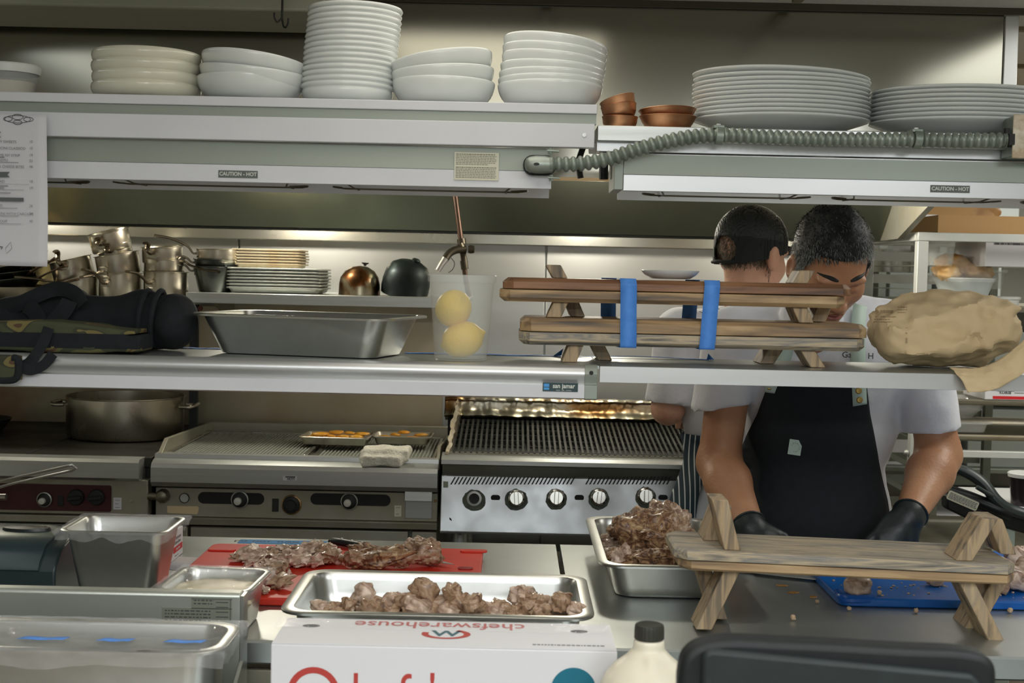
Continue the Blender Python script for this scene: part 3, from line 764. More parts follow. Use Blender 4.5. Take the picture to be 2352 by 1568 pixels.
# ============================================================= things standing on the middle shelf
# ---- steel hotel pans
def gn_pan(W_, D_, H_, rim=.020, r=.028, taper=.86, m=None, t=.0016, parent=None, name='pan', nh=5, n=6):
    """open tapered pan with rounded corners and a flanged rim, base centre at origin"""
    def ring(w, d, z, rr): return [(x, y, z) for x, y in rrect(-w / 2, w / 2, -d / 2, d / 2, rr, n)]
    w0, d0 = W_ - 2 * rim, D_ - 2 * rim
    wb, db = w0 - H_ * (1 - taper) * 1.6, d0 - H_ * (1 - taper) * 1.6
    rings = []
    # outside, bottom up
    bt = [(0.90, 0, .8), (.97, .002, .9), (1.0, .010, 1.0)]
    for s_, z, q in bt: rings.append(ring(wb * s_ if s_ < 1 else wb, db * s_ if s_ < 1 else db, z, r * q))
    for i in range(1, nh + 1):
        u = i / nh; rings.append(ring(wb + (w0 - wb) * u, db + (d0 - db) * u, .010 + (H_ - .013) * u, r))
    rings += [ring(W_ - .004, D_ - .004, H_ - .003, r + rim * .4), ring(W_, D_, H_ - .005, r + rim * .45), ring(W_ + .001, D_ + .001, H_ - .001, r + rim * .45), ring(W_ - .003, D_ - .003, H_ + .0005, r + rim * .4),
              ring(w0 + .002, d0 + .002, H_, r)]
    for i in range(nh, 0, -1):
        u = i / nh; rings.append(ring(wb + (w0 - wb) * u - 2 * t, db + (d0 - db) * u - 2 * t, .010 + (H_ - .014) * u, r))
    rings += [ring(wb * .97 - 2 * t, db * .97 - 2 * t, .0042, r * .9), ring(wb * .9, db * .9, .0025, r * .8)]
    return MB().loft(rings, True, True)
def place(mb, M):
    o = MB(); return o.merge(mb, M)
MT = Matrix.Translation
def RZ(a): return Matrix.Rotation(R(a), 4, 'Z')
def RX(a): return Matrix.Rotation(R(a), 4, 'X')
def RY(a): return Matrix.Rotation(R(a), 4, 'Y')

# big pan: turned about 12 degrees so that its right end shows
c = at(716, 815, 2.665)
tag(obj('hotel_pan', place(gn_pan(.418, .27, .080, .017, .034, .62), MT((c.x, 2.665, ZM + .0005)) @ RZ(-14)), GNST, sharp=40), 'empty full size stainless hotel pan standing on the left half of the middle shelf', 'hotel pan')
# ---- strips of blue tape along the back edge of the shelf
for (a, b, lab) in ((405, 560, 'thin blue tape strip on the shelf left of the hotel pan'), (930, 1290, 'thin blue tape strip on the shelf behind the lemon tub')):
    x0, x1 = X(a, 2.75), X(b, 2.75)
    def fn(u, v): return (x0 + (x1 - x0) * u, 2.742 + .024 * v, ZM + .0008 + .0012 * math.sin(u * 9) ** 2)
    tag(obj('tape_strip', MB().grid(fn, 30, 2), BTAPE, solid=.0005), lab, 'tape')
m = MB()
x0, x1 = X(1292, 2.75), X(1628, 2.75)
m.grid(lambda u, v: (x0 + (x1 - x0) * u, 2.742 + .018 * v, ZM + .0008 + .004 * math.sin(u * PI) ** 2), 30, 2)
m.add([(x1 - .004, 2.745, ZM + .001), (x1 - .001, 2.745, ZM + .014), (x1 + .012, 2.75, ZM + .001)], [(0, 1, 2)])
m.add([(x0 - .02, 2.742, ZM + .001), (x0 - .002, 2.742, ZM + .003), (x0 + .002, 2.744, ZM + .018)], [(0, 1, 2)])
tag(obj('tape_strip', m, BTAPE, solid=.0005), 'blue tape strip with curled ends on the shelf under the wooden stands', 'tape')

# ---- lemons in a frosted tub
c = at(1058, 824, 2.585); lx, ly = c.x, 2.585
t = thing('plastic_tub', 'tall frosted plastic quart tub holding two lemons on the middle shelf', 'tub', (lx, ly, ZM))
obj('tub', MB().lathe([(0, .002), (.047, .002), (.049, .0), (.0505, .002), (.052, .01), (.0620, .145), (.0622, .150), (.0662, .151), (.0668, .154), (.0668, .164), (.0655, .1655), (.0638, .1645), (.0610, .150), (.0508, .012), (.048, .0045), (0, .004)], 48, MT((lx, ly, ZM + .0005))), FROST, t)
def lemon(rx, rz_):
    pr = []
    for i in range(25):
        a = -PI / 2 + PI * i / 24; z = math.sin(a) * rz_; r = math.cos(a) ** .86 * rx
        if i >= 22: z += (i - 21) * .0026; r = max(r * .72, .0)
        if i <= 1: z -= .002 * (2 - i)
        pr.append((max(r, 0) if i not in (0, 24) else 0, z))
    return pr
l1 = tag(obj('lemon', MB().lathe(lemon(.035, .040), 32), LEMON, w=False, sharp=60), 'whole lemon seen end on in the upper part of the frosted tub', 'lemon', 'lemons in the tub')
l1.matrix_basis = MT((lx - .016, ly + .002, ZM + .100)) @ RZ(20) @ RX(62)
dup(l1, (lx + .003, ly - .002, ZM + .040), Matrix.Rotation(R(8), 3, 'Y') @ Matrix.Rotation(R(-8), 3, 'X') @ Matrix.Rotation(R(62), 3, 'Y'), 'whole lemon lying on its side at the bottom of the frosted tub')


# ---- wooden stands: a double board on crossed slats, the slats standing out above the board as well
def stand(name_label, x0, x1, y0, y1, zb, planks, down, up, mats, rz=0., tilt=0.):
    """x0..x1,y0..y1 board; planks: list of (z0,z1,inset x0,inset x1); down/up: (xa at board, xb at end, front?, z_end)"""
    cx, cy = (x0 + x1) / 2, (y0 + y1) / 2
    t = thing('wooden_stand', name_label, 'wooden stand', (cx, cy, zb), (0, R(tilt), R(rz)))
    ch = .026
    for i, (a, b, i0, i1) in enumerate(planks):
        X0, X1, Y0, Y1 = x0 + i0 - cx, x1 - i1 - cx, y0 - cy, y1 - cy
        def ring(e, z):
            return [(X0 + e, Y0 + ch, z), (X0 + ch * .8, Y0 + e, z), (X1 - ch * .8, Y0 + e, z), (X1 - e, Y0 + ch, z), (X1 - e, Y1 - ch, z), (X1 - ch * .8, Y1 - e, z), (X0 + ch * .8, Y1 - e, z), (X0 + e, Y1 - ch, z)]
        q = .010 if b - a > .02 else .005
        top = i == len(planks) - 1
        rings = [ring(q if not top else .001, a - zb), ring(0, a - zb + (q * .8 if not top else .001)), ring(0, b - zb - (q * .8 if top else .001)), ring(q if top else .001, b - zb)]
        obj('plank', MB().loft(rings), mats[i % 2], t, w=False, bevel=.0012)
    zlo, zhi = planks[0][0], planks[-1][1]
    for lst, zs in ((down, zlo), (up, zhi)):
        for (xa, xb, fr, ze) in lst:
            hw = .0145; y_0, y_1 = (y0 + .018, (y0 + y1) / 2 - .004) if fr else ((y0 + y1) / 2 + .004, y1 - .012)
            s_ = -.0003 if zs == zlo else .0003
            poly = [(xa - hw - cx, zs + s_ - zb), (xa + hw - cx, zs + s_ - zb), (xb + hw - cx, ze - zb), (xb - hw - cx, ze - zb)]
            obj('leg', MB().prism(poly, y_0 - cy, y_1 - cy, 'Y'), mats[2], t, w=False, bevel=.0018)
    return t
# the pile on the shelf
def sx(px, Y=2.62): return (px - 1176) / 3050 * Y - .0218 * .0
yA, yB = 2.560, 2.755
def PX(px, py, Y=2.60): return at(px, py, Y).x
lo = stand('pale wooden stand with crossed feet, lower of the two taped together on the shelf', PX(1192, 770, yA), PX(1998, 790, yA), yA, yB, ZM,
   [(1.401, 1.4255, 0, .004), (1.427, 1.453, .002, 0)],
   [(PX(1322, 800), PX(1306, 830), True, ZM + .0006), (PX(1375, 800), PX(1395, 830), False, ZM + .0006), (PX(1850, 800), PX(1874, 838), True, ZM + .0006), (PX(1800, 800), PX(1775, 838), False, ZM + .0006)],
   [], [WOODG, WOOD, WOODL])
up_ = stand('reddish wooden stand with crossed feet, upper of the two taped together on the shelf', PX(1147, 670, yA), PX(1962, 680, yA), yA, yB, 1.4536,
   [(1.484, 1.507, 0, .012), (1.5085, 1.530, .006, 0)],
   [(PX(1287, 700), PX(1271, 735), True, 1.4540), (PX(1311, 700, 2.7), PX(1325, 735, 2.7), False, 1.4540), (PX(1832, 700), PX(1847, 735), True, 1.4540), (PX(1884, 700, 2.7), PX(1870, 735, 2.7), False, 1.4540)],
   [(PX(1286, 640), PX(1270, 610), True, 1.556), (PX(1833, 640), PX(1850, 620), True, 1.556)], [WOOD, WOODR, WOODL])
# tape loops holding the two together
def tapeloop(xf, xb, w_, dz, label):
    zb_, zt_ = 1.3995, 1.5325
    m = MB(); path = [(yA - .003, zb_), (yA - .0045, 1.425), (yA - .003, 1.455), (yA - .0045, 1.50), (yA - .0045, 1.522), (yA + .003, zt_), (yB - .003, zt_), (yB + .003, 1.522), (yB + .003, zb_ + .002), (yB - .002, zb_), (yA - .003, zb_)]
    for off in (0,):
        def fn(u, v):
            k = u * (len(path) - 1); i = min(int(k), len(path) - 2); q = k - i
            y = path[i][0] + (path[i + 1][0] - path[i][0]) * q; z = path[i][1] + (path[i + 1][1] - path[i][1]) * q
            f = (y - yA) / (yB - yA)
            return (xf + (xb - xf) * f + dz * (zt_ - z) + (v - .5) * w_, y, z)
        m.grid(fn, 60, 1)
    tag(obj('tape_band', m, BTAPE, solid=.0006), label, 'tape', 'blue tape bands round the stands')
tapeloop(PX(1441, 720, yA), PX(1395, 718, 2.77), .0315, .02, 'left blue masking tape band binding the two wooden stands')
tapeloop(PX(1634, 720, yA), PX(1586, 720, 2.77), .0300, -.055, 'right blue masking tape band binding the two wooden stands')
c = at(1539, 646, 2.67)
tag(obj('side_plate', MB().lathe([(0, .002), (.034, .002), (.036, 0), (.040, .001), (.052, .008), (.0575, .0145), (.0582, .0165), (.057, .017), (.05, .0105), (.036, .004), (0, .0035)], 48, MT((c.x, 2.67, 1.5335))), WHITEP, sharp=60),
    'small white side plate resting on top of the taped wooden stands', 'plate')

# ---- brown paper bag
KR = KRAFT
c = at(2180, 757, 2.665); bx_, by_, bz_ = c.x, 2.665, c.z
rng = np.random.RandomState(5)
PL = []
for k in range(26):
    d = rng.normal(size=3); d /= np.linalg.norm(d); PL.append((d, rng.uniform(.84, 1.0)))
def bagf(P):
    q = (P - np.array([bx_, by_, bz_])) / np.array([.172, .112, .078])
    # slightly flattened underneath and squarer than an ellipsoid
    r = (np.abs(q) ** 3.).sum(-1) ** (1 / 3.)
    fac = r
    for d, h in PL: fac = np.maximum(fac, (q @ d) / h * .97)
    x = P[:, 0] - bx_
    taper = 1 + np.clip(x - .09, 0, 1) * 3.0 + np.clip(-x - .11, 0, 1) * 2.
    f = (fac * taper - 1) * .078
    rn = np.abs(fnoise(P, 34, 3)) + .7 * np.abs(fnoise(P, 60, 4))
    f = f + .016 * (rn - .35) + .008 * np.abs(fnoise(P * np.array([.6, 1, 1.3]), 80, 5))
    return np.maximum(f, (ZM + .0015) - P[:, 2])
t = thing('paper_bag', 'crumpled brown kraft paper bag lying on the right end of the middle shelf', 'paper bag', (bx_, by_, ZM))
mb = nets(bagf, np.arange(bx_ - .21, bx_ + .22, .0052), np.arange(by_ - .15, by_ + .15, .0065), np.arange(ZM - .01, bz_ + .11, .0052))
obj('bag', mb, KR, t, sharp=22); BAG = t
m = MB()
def P_(px, py, Y): return tuple(at(px, py, Y))
def crum(pts, s_=.004, n=14):
    """sheet through a grid of points, creased"""
    rows = [smoothpath(r, n) for r in pts]; 
    cols = list(zip(*rows)); G = [smoothpath(list(c_), 6) for c_ in cols]
    nr, nc = len(G), len(G[0]); vs = []
    for i in range(nr):
        for j in range(nc):
            p = G[i][j]; k = abs(noise.noise(p * 38)) * s_ * 2 + abs(noise.noise(p * 80)) * s_
            vs.append((p.x, p.y - k, p.z + k * .5))
    fs = [(i * nc + j, i * nc + j + 1, (i + 1) * nc + j + 1, (i + 1) * nc + j) for i in range(nr - 1) for j in range(nc - 1)]
    return vs, fs
vs, fs = crum([[P_(2180, 845, 2.52), P_(2260, 842, 2.50), P_(2330, 800, 2.50), P_(2400, 730, 2.55)],
               [P_(2200, 866, 2.485), P_(2270, 868, 2.478), P_(2345, 838, 2.475), P_(2420, 770, 2.50)],
               [P_(2222, 903, 2.475), P_(2290, 893, 2.472), P_(2362, 850, 2.47), P_(2430, 800, 2.49)]])
m.add(vs, fs); obj('folded_mouth', m, KR, t, solid=.0009, sharp=28)
# ---- black canvas gear bag, with straps, and the camouflage pouch in front of it
def blob(fn, c, e, s_): return nets(fn, np.arange(c[0] - e[0], c[0] + e[0], s_), np.arange(c[1] - e[1], c[1] + e[1], s_), np.arange(c[2] - e[2], c[2] + e[2], s_))
g = lambda px, py, Y: np.array(at(px, py, Y))
def bagb(P):
    d = sd_caps(P, g(20, 748, 2.69), g(330, 745, 2.69), .062, .056)
    d = smin(d, sd_caps(P, g(330, 735, 2.68), g(395, 738, 2.68), .054, .048), .03)
    d = smin(d, sd_ell(P, g(405, 738, 2.66), (.043, .07, .054)), .02)
    d = smin(d, sd_caps(P, g(100, 700, 2.72), g(170, 690, 2.72), .03, .024), .04)
    d = d + .007 * fnoise(P, 36, 8) + .003 * np.abs(fnoise(P, 90, 9))
    d = np.maximum(d, .004 - np.abs((P[:, 0] - g(362, 738, 2.66)[0]) + .15 * (P[:, 2] - 1.45)) * 1.2 - .0015) if 0 else d
    return np.maximum(d, ZM + .002 - P[:, 2])
c = g(215, 738, 2.67)
t = thing('gear_bag', 'soft black canvas gear bag with webbing straps at the left of the middle shelf', 'bag', (c[0], c[1], ZM))
obj('bag', nets(bagb, np.arange(c[0] - .30, c[0] + .26, .006), np.arange(2.58, 2.79, .006), np.arange(ZM - .004, 1.56, .006)), CLOTHB, t, sharp=60)
def strap(pts, w_, parent, m=CLOTHB, up=(0, 0, 1), th=.12, label=None, name='strap'):
    return obj(name, MB().tube(smoothpath(pts, 8), w_ / 2, 10, flat=th, up=up), m, parent, sharp=50, label=label)
# handle arching over the top and two bands round the bag
strap([g(20, 712, 2.64), g(60, 690, 2.63), g(125, 664, 2.64), g(170, 672, 2.63), g(190, 700, 2.62)], .030, t, up=(0, 1, 0), th=.2, name='handle')
strap([g(60, 700, 2.62), g(76, 712, 2.612), g(90, 735, 2.61), g(96, 752, 2.605)], .034, t, up=(0, 1, 0), th=.1)
strap([g(160, 690, 2.62), g(148, 712, 2.612), g(128, 735, 2.608), g(112, 750, 2.605)], .034, t, up=(0, 1, 0), th=.1)
# two rounded piped edges at the roll's end
for (px, w__) in ((333, .036), (362, .042)):
    pts = []
    for k in range(20):
        a = 2 * PI * k / 20; pts.append((X(px, 2.66) + .006 * math.sin(a), 2.662 + .052 * math.cos(a), 1.432 + .056 * math.sin(a)))
    obj('piping', MB().tube(pts, .0055, 8, close=True), CLOTHB, t)
CAMO = ramp_mat('camouflage_cloth', 'noise', [(.40, c8(62, 66, 42)), (.46, c8(50, 52, 36)), (.50, c8(108, 98, 56)), (.56, c8(80, 56, 38)), (.60, c8(92, 90, 54)), (.66, c8(54, 58, 40))], .8, scale=12, stretch=(1, 1, 2.), detail=1, const=True)
def camof(P):
    q = P.copy(); 
    d = 1e3
    for k, (py, h) in enumerate(((798, .008), (786, .0085), (772, .009), (752, .012))):
        a = g(-60, py - 6, 2.57); b = g(322 - (14 if k == 3 else 0), py + (6 if k == 3 else 2), 2.57)
        zc = a[2] + (b[2] - a[2]) * (P[:, 0] - a[0]) / (b[0] - a[0])
        dz = np.abs(P[:, 2] - zc - .003 * np.sin(P[:, 0] * 24 + k * 1.4)) - h
        dx = np.maximum(P[:, 0] - b[0] - .015, a[0] - P[:, 0]); dy = np.abs(P[:, 1] - 2.562) - .045
        dd = np.maximum(np.maximum(dz + np.clip(P[:, 0] - b[0] + .07, 0, 1) * (.10 if k == 3 else .02), dx), dy)
        d = np.minimum(d, dd) if k == 0 else smin(d, dd, .003)
    return np.maximum(d + .0012 * fnoise(P, 70, 2), ZM + .0015 - P[:, 2])
a0 = g(-60, 780, 2.57)[0]; b0 = g(370, 780, 2.57)[0]
t = thing('camo_pouch', 'folded camouflage cloth knife pouch with a black strap lying before the black gear bag', 'pouch', ((a0 + b0) / 2, 2.56, ZM))
mb = nets(camof, np.arange(a0 - .01, b0 + .01, .0055), np.arange(2.505, 2.62, .0055), np.arange(ZM - .004, 1.47, .0032))
ys = np.array(mb.v)
top_z = lambda x: at(0, 757, 2.57).z + (at(330, 762, 2.57).z - at(0, 757, 2.57).z) * (x - at(0, 757, 2.57).x) / (at(330, 757, 2.57).x - at(0, 757, 2.57).x)
mb.m = [0 if (np.mean([ys[i][2] for i in f]) > top_z(ys[f[0]][0]) - .002 or np.mean([ys[i][2] for i in f]) < ZM + .012) else 1 for f in mb.f]
obj('cover', mb, [CAMO, CLOTHB], t, sharp=55)
strap([g(112, 752, 2.50), g(100, 785, 2.495), g(84, 812, 2.474), g(66, 833, 2.471), g(44, 846, 2.47), g(40, 850, 2.46)], .022, t, up=(0, 1, 0), th=.12)
strap([g(122, 812, 2.474), g(100, 838, 2.471), g(70, 850, 2.468), g(48, 843, 2.462), g(38, 838, 2.455)], .020, t, up=(0, 1, 0), th=.12)
mb = nets(lambda P: np.maximum(np.abs((P - g(0, 843, 2.462)) / 1.0) - np.array([.034, .012, .020]), -1).max(-1) - .003 + .002 * fnoise(P, 60, 1), np.arange(g(-60, 843, 2.46)[0], g(60, 843, 2.46)[0], .004), np.arange(2.435, 2.49, .004), np.arange(1.30, 1.39, .004))
obj('flap', mb, CAMO, t, sharp=60)
obj('flap_binding', MB().tube(smoothpath([g(30, 822, 2.452), g(41, 826, 2.45), g(42, 856, 2.45), g(30, 872, 2.45), g(-20, 872, 2.452)], 5), .007, 8), CLOTHB, t)
# ============================================================= the cooking line against the back wall
# ---- left range with a high shelf
YR = 3.72
xr = X(318, YR, 1080); zr = Z(100, 1052, YR)
t = thing('cooking_range', 'stainless gas range with a dark red knob panel at the far left', 'range', (xr - .6, 4.1, 0))
IRON = mat('seasoned_iron_plate', c8(62, 62, 56), .42, .6, c8(38, 38, 34), 4, rough2=.6)
xl = xr - 1.15
m = MB().bb(xl, xr + .02, YR + .06, 4.58, zr - .03, zr)
obj('hot_top', m, IRON, t, bevel=.003)
obj('seam', MB().bb(X(118, 4.0, 1030) - .003, X(118, 4.0, 1030) + .003, YR + .08, 4.5, zr, zr + .0015), GASKET, t)
z0 = Z(150, 1102, YR)
obj('front_rail', MB().prism([(YR + .07, zr + .0005), (YR + .01, zr + .0005), (YR, zr - .008), (YR, z0 + .008), (YR + .01, z0), (YR + .06, z0 - .005), (YR + .07, z0)], xl, xr), STEEL, t, sharp=25)
zc = Z(150, 1186, YR)
obj('control_fascia', MB().bb(xl, xr + .018, YR + .035, YR + .08, zc, z0 - .001), STEELD, t, bevel=.003)
zp1, zp0 = Z(150, 1117, YR), Z(150, 1178, YR)
obj('red_panel', MB().prism([(p[0], p[1]) for p in rrect(xl + .01, X(255, YR + .03, 1150), zp0, zp1, .006)], YR + .032, YR + .0352, 'Y'), mat('burgundy_enamel', c8(74, 34, 38), .35, 0, c8(62, 30, 33), 6), t)
obj('lower_trim', MB().bb(xl, xr + .018, YR + .03, YR + .08, Z(150, 1205, YR), zc - .003), STEELD, t, bevel=.002)
obj('oven_door', MB().bb(xl, xr + .018, YR + .05, YR + .08, .18, Z(150, 1212, YR)), STEELD, t, bevel=.004)
obj('body', MB().bb(xl, xr + .016, YR + .081, 4.56, .12, zr - .031), mat('black_side_panel', c8(52, 52, 48), .5, .3), t)
obj('backguard', MB().bb(xl, xr + .016, 4.575, 4.598, zr + .001, 1.40), mat('scorched_steel', c8(160, 154, 134), .42, .8, c8(128, 78, 44), 2.4, (1, 1, 1), .5, rough2=.6), t)
for x in (xl + .06, xr - .05):
    for y in (YR + .12, 4.5): obj('leg', MB().lathe([(0, 0), (.024, 0), (.026, .02), (.02, .12), (0, .12)], 12, MT((x, y, 0))), STEEL, t)
def knob(px, py, r, style, par, Yk):
    c = at(px, py, Yk); k = None
    M_ = frontM(c.x, Yk, c.z)
    if style == 'dial':
        k = obj('knob', MB().lathe([(0, 0), (r, 0), (r, .004), (r * .93, .008), (r * .85, .010), (r * .6, .012), (0, .012)], 28, M_), BLACK, par)
        obj('ring', MB().lathe([(r * .93, .0075), (r * 1.02, .006), (r * 1.03, .0095), (r * .9, .0115), (r * .93, .0075)], 28, M_), STEEL, k)
        obj('hub', MB().lathe([(0, .012), (r * .45, .012), (r * .42, .022), (r * .2, .024), (0, .024)], 20, M_ @ MT((-r * .18, -r * .15, 0))), mat('pale_hub', c8(200, 200, 190), .4), k)
    elif style == 'grip':
        k = obj('knob', MB().lathe([(0, 0), (r, 0), (r * 1.02, .006), (r * .9, .014), (0, .015)], 24, M_).box((0, 0, .02), (r * 1.7, r * .42, .018), M_ @ RZ(6)), BLACK, par, bevel=.0015)
    return k
knob(104, 1146, .021, 'dial', t, YR + .032)
knob(176, 1141, .023, 'grip', t, YR + .032); knob(223, 1141, .023, 'grip', t, YR + .032)
a = at(139, 1150, YR + .03)
obj('switch', MB().bb(a.x - .008, a.x + .008, YR + .029, YR + .032, a.z - .015, a.z + .015), BLACK, t, bevel=.001)
a = at(270, 1156, YR + .035)
m = MB().prism([(a.x + p[0], a.z + p[1]) for p in rrect(-.0115, .0115, -.017, .017, .002)], YR + .0335, YR + .0349, 'Y')
for k in range(3): m.bb(a.x - .007, a.x + .007 - .004 * (k % 2), YR + .0332, YR + .0335, a.z + .010 - k * .0105 - .0008, a.z + .010 - k * .0105 + .0006, 1)
obj('inspection_sticker', m, [PAPER, INKG], t)
a = at(300, 1151, YR + .035); obj('screw', MB().lathe([(0, 0), (.005, 0), (.004, .003), (0, .003)], 12, frontM(a.x, YR + .035, a.z)), STEEL, t)
# high shelf of the range, its black post
zs = 1.420
obj('high_shelf', MB().prism([(4.02, zs), (4.555, zs), (4.555, zs - .02), (4.545, zs - .004), (4.04, zs - .004), (4.03, zs - .035), (4.02, zs - .035)], xl, X(416, 4.0, 690)), STEEL, t, bevel=.002)
px_ = X(445, 4.30, 900)
obj('post', MB().bb(px_ - .013, px_ + .013, 4.29, 4.31, zr - .05, zs - .005), BLKRUB, t)
# long chromed handle reaching in from the left
t2 = thing('spider_strainer', 'long bright steel handle of a strainer reaching in over the left range front', 'strainer', tuple(at(-60, 1135, 3.60)))
hpts = smoothpath([at(-90, 1150, 3.62), at(-10, 1116, 3.60), at(80, 1094, 3.60), at(165, 1075, 3.60)], 6)
m = MB()
for dy in (0,):
    off = Vector((0, 0, .0085))
    m.tube([p + off for p in hpts] + [hpts[-1] + Vector((.012, 0, 0))] + [p - off * (.75) for p in reversed(hpts)], .0036, 8)
obj('handle', m, mat('chrome', c8(222, 222, 220), .26, .9), t2)
cbt = at(-110, 1158, 3.62)
obj('basket', MB().lathe([(0, -.03), (.05, -.022), (.075, 0), (.078, 0), (.053, -.024), (0, -.033)], 24, MT(cbt)), STEEL, t2)
obj('hanging_stub', MB().tube([at(-40, 1141, 3.62), at(14, 1141, 3.62)], .009, 10), PANST, t)

# ---- wide braising pot on the range
c = at(248, 1020, 4.06); cy = 4.245; rr = .183; zt = zr + .002
t = thing('braising_pot', 'wide two handled steel braising pot standing on the left range', 'pot', (c.x, cy, zt))
hh = 0.128
obj('pot', MB().lathe([(0, .003), (.165, .003), (.168, 0), (.178, .002), (.182, .012), (rr, hh - .002), (rr + .003, hh), (rr + .002, hh + .002), (rr - .0015, hh), (rr - .002, .012), (.172, .006), (0, .006)], 72, MT((c.x, cy, zt))), POTST, t, sharp=50)
for s_ in (-1, 1):
    x = c.x + s_ * (rr + .001); z = zt + hh - .028
    obj('handle', MB().tube(smoothpath([(x, cy - .045, z), (x + s_ * .03, cy - .046, z), (x + s_ * .042, cy - .03, z + .003), (x + s_ * .042, cy + .03, z + .003), (x + s_ * .03, cy + .046, z), (x, cy + .045, z)], 6), .0062, 10), POTST, t)
t = thing('frying_pan', 'dark frying pan rim just showing at the left edge behind the range', 'frying pan', tuple(at(-30, 990, 4.3)))
cc = at(-20, 992, 4.28)
obj('pan', MB().lathe([(0, 0), (.09, 0), (.118, .04), (.120, .04), (.092, .004), (0, .004)], 40, MT((cc.x - .06, 4.28, zr + .002))), BLACK, t)

# ---- griddle
YG = 3.74
x0, x1 = X(346, YG, 1070), X(1008, YG, 1090)
zg = Z(700, 1049, YG + .04)
t = thing('griddle', 'wide stainless ribbed griddle between the left range and the char grill', 'griddle', ((x0 + x1) / 2, 4.1, 0))
zb0 = Z(700, 1130, YG)
RIB = mat('ribbed_plate_steel', c8(196, 200, 192), .42, .7, c8(168, 172, 160), 6, rough2=.55)
obj('front_rail', MB().prism([(YG + .08, zg), (YG + .045, zg), (YG + .043, zg - .012), (YG + .03, zg - .014), (YG + .008, zg - .022), (YG, zg - .034), (YG, zb0 + .02), (YG + .012, zb0 + .006), (YG + .06, zb0), (YG + .08, zb0)], x0, x1 - .004), STEEL, t, sharp=18)
xs = X(372, YG + .05, 1045)
m = MB(); ribs = []
xm = X(712, 3.9, 1020)
for (a, b, y0, y1, zz) in ((xs + .015, xm - .012, YG + .10, 4.34, zg - .006), (xm + .025, x1 - .03, YG + .09, 4.34, zg - .012)):
    n = int((b - a) / .0105); prof = []
    for k in range(n):
        u = a + (b - a) * k / n; w_ = (b - a) / n
        prof += [(u, zz - .008), (u + w_ * .12, zz), (u + w_ * .5, zz), (u + w_ * .62, zz - .008)]
    prof += [(b, zz - .008), (b, zz - .02), (a, zz - .02)]
    obj('ribbed_plate', MB().prism(prof, y0, y1, 'Y'), RIB, t)
    e = MB()
    for (p, q, r_, s_) in ((a - .015, a - .001, y0, y1 + .02), (b + .001, b + .012, y0, y1 + .02), (a - .015, b + .012, y1 + .001, y1 + .024), (a - .015, b + .012, y0 - .02, y0 - .001)):
        e.bb(p, q, r_, s_, zz - .02, zz + .004)
    obj('plate_frame', e, PANST, t, bevel=.002)
obj('top_tray', MB().bb(xs, x1 - .004, YG + .0801, 4.42, zg - .05, zg - .021), STEELD, t)
# splash guards: left wing and back
yb = 4.44; zt2 = Z(456, 968, yb)
obj('side_splash', MB().prism([(YG + .05, zg + .001), (YG + .12, zg + .035), (yb, zt2), (yb, zg - .03), (YG + .05, zg - .03)], xs - .012, xs), STEELD, t, bevel=.001)
obj('side_splash', MB().prism([(YG + .05, zg + .001), (YG + .12, zg + .03), (yb, zt2 - .03), (yb, zg - .03), (YG + .05, zg - .03)], x1 - .010, x1 - .002), STEELD, t, bevel=.001)
obj('back_splash', MB().bb(xs - .012, x1 - .0025, yb, yb + .02, zg - .03, zt2), STEELD, t, bevel=.001)
obj('tall_backguard', MB().bb(X(450, 4.56, 900), X(1016, 4.56, 900), 4.56, 4.598, zt2 - .02, 1.41), mat('greasy_guard_steel', c8(176, 172, 152), .40, .8, c8(150, 124, 90), 1.6, (1, 1, .6), .7, rough2=.5), t)
# control fascia
zf0 = Z(700, 1192, YG + .04)
yf = YG + .04
obj('control_fascia', MB().bb(x0 + .004, x1 - .004, yf, yf + .05, zf0, zb0 - .002), STEELD, t, bevel=.002)
obj('lower_ledge', MB().prism([(yf - .02, zf0 - .001), (yf + .05, zf0 - .001), (yf + .05, zf0 - .024), (yf - .015, zf0 - .020)], x0 + .004, x1 - .004), STEELD, t, bevel=.001)
xd = X(432, yf, 1230); xd2 = X(940, yf, 1230)
zl = zf0 - .025
for (a, b) in ((x0 + .01, xd - .004), (xd + .004, xd2 - .004), (xd2 + .006, x1 - .006)):
    obj('base_panel', MB().bb(a, b, yf + .01, yf + .05, .16, zl - .006), STEELD, t, bevel=.003)
obj('body', MB().bb(x0 + .012, x1 - .008, yf + .051, 4.5, .14, zg - .052), mat('steel_carcass', c8(120, 120, 110), .5, .8), t)
for x in (x0 + .06, x1 - .06):
    for y in (YG + .14, 4.42): obj('leg', MB().lathe([(0, 0), (.024, 0), (.026, .02), (.02, .14), (0, .14)], 12, MT((x, y, 0))), STEEL, t)
def slot(xa, xb, pyc, hpx, par, Yk):
    c0 = at(xa, pyc, Yk); c1 = at(xb, pyc, Yk); h = hpx * Yk / F
    zc_ = (c0.z + c1.z) / 2
    return obj('knob_slot', MB().prism([(p[0], p[1]) for p in rrect(c0.x, c1.x, zc_ - h / 2, zc_ + h / 2, h * .49, 8)], Yk - .0012, Yk + .0002, 'Y'), mat('slot_black', c8(22, 22, 20), .6), par)
slot(455, 607, 1144, 27, t, yf); slot(713, 897, 1147, 27, t, yf)
knob(552, 1146, .0245, 'dial', t, yf - .001); knob(803, 1150, .024, 'dial', t, yf - .001)
BR = mat('brassy_ring', c8(190, 160, 120), .3, 1)
for (px, py, r) in ((670, 1158, .029),):
    c = at(px, py, yf); M_ = frontM(c.x, yf - .0005, c.z)
    k = obj('knob', MB().lathe([(0, 0), (r * .85, 0), (r * .82, .012), (r * .55, .014), (r * .5, .022), (0, .022)], 28, M_), BLACK, t)
    obj('ring', MB().lathe([(r * .84, 0), (r, 0), (r, .006), (r * .86, .009), (r * .84, 0)], 28, M_), BR, k)
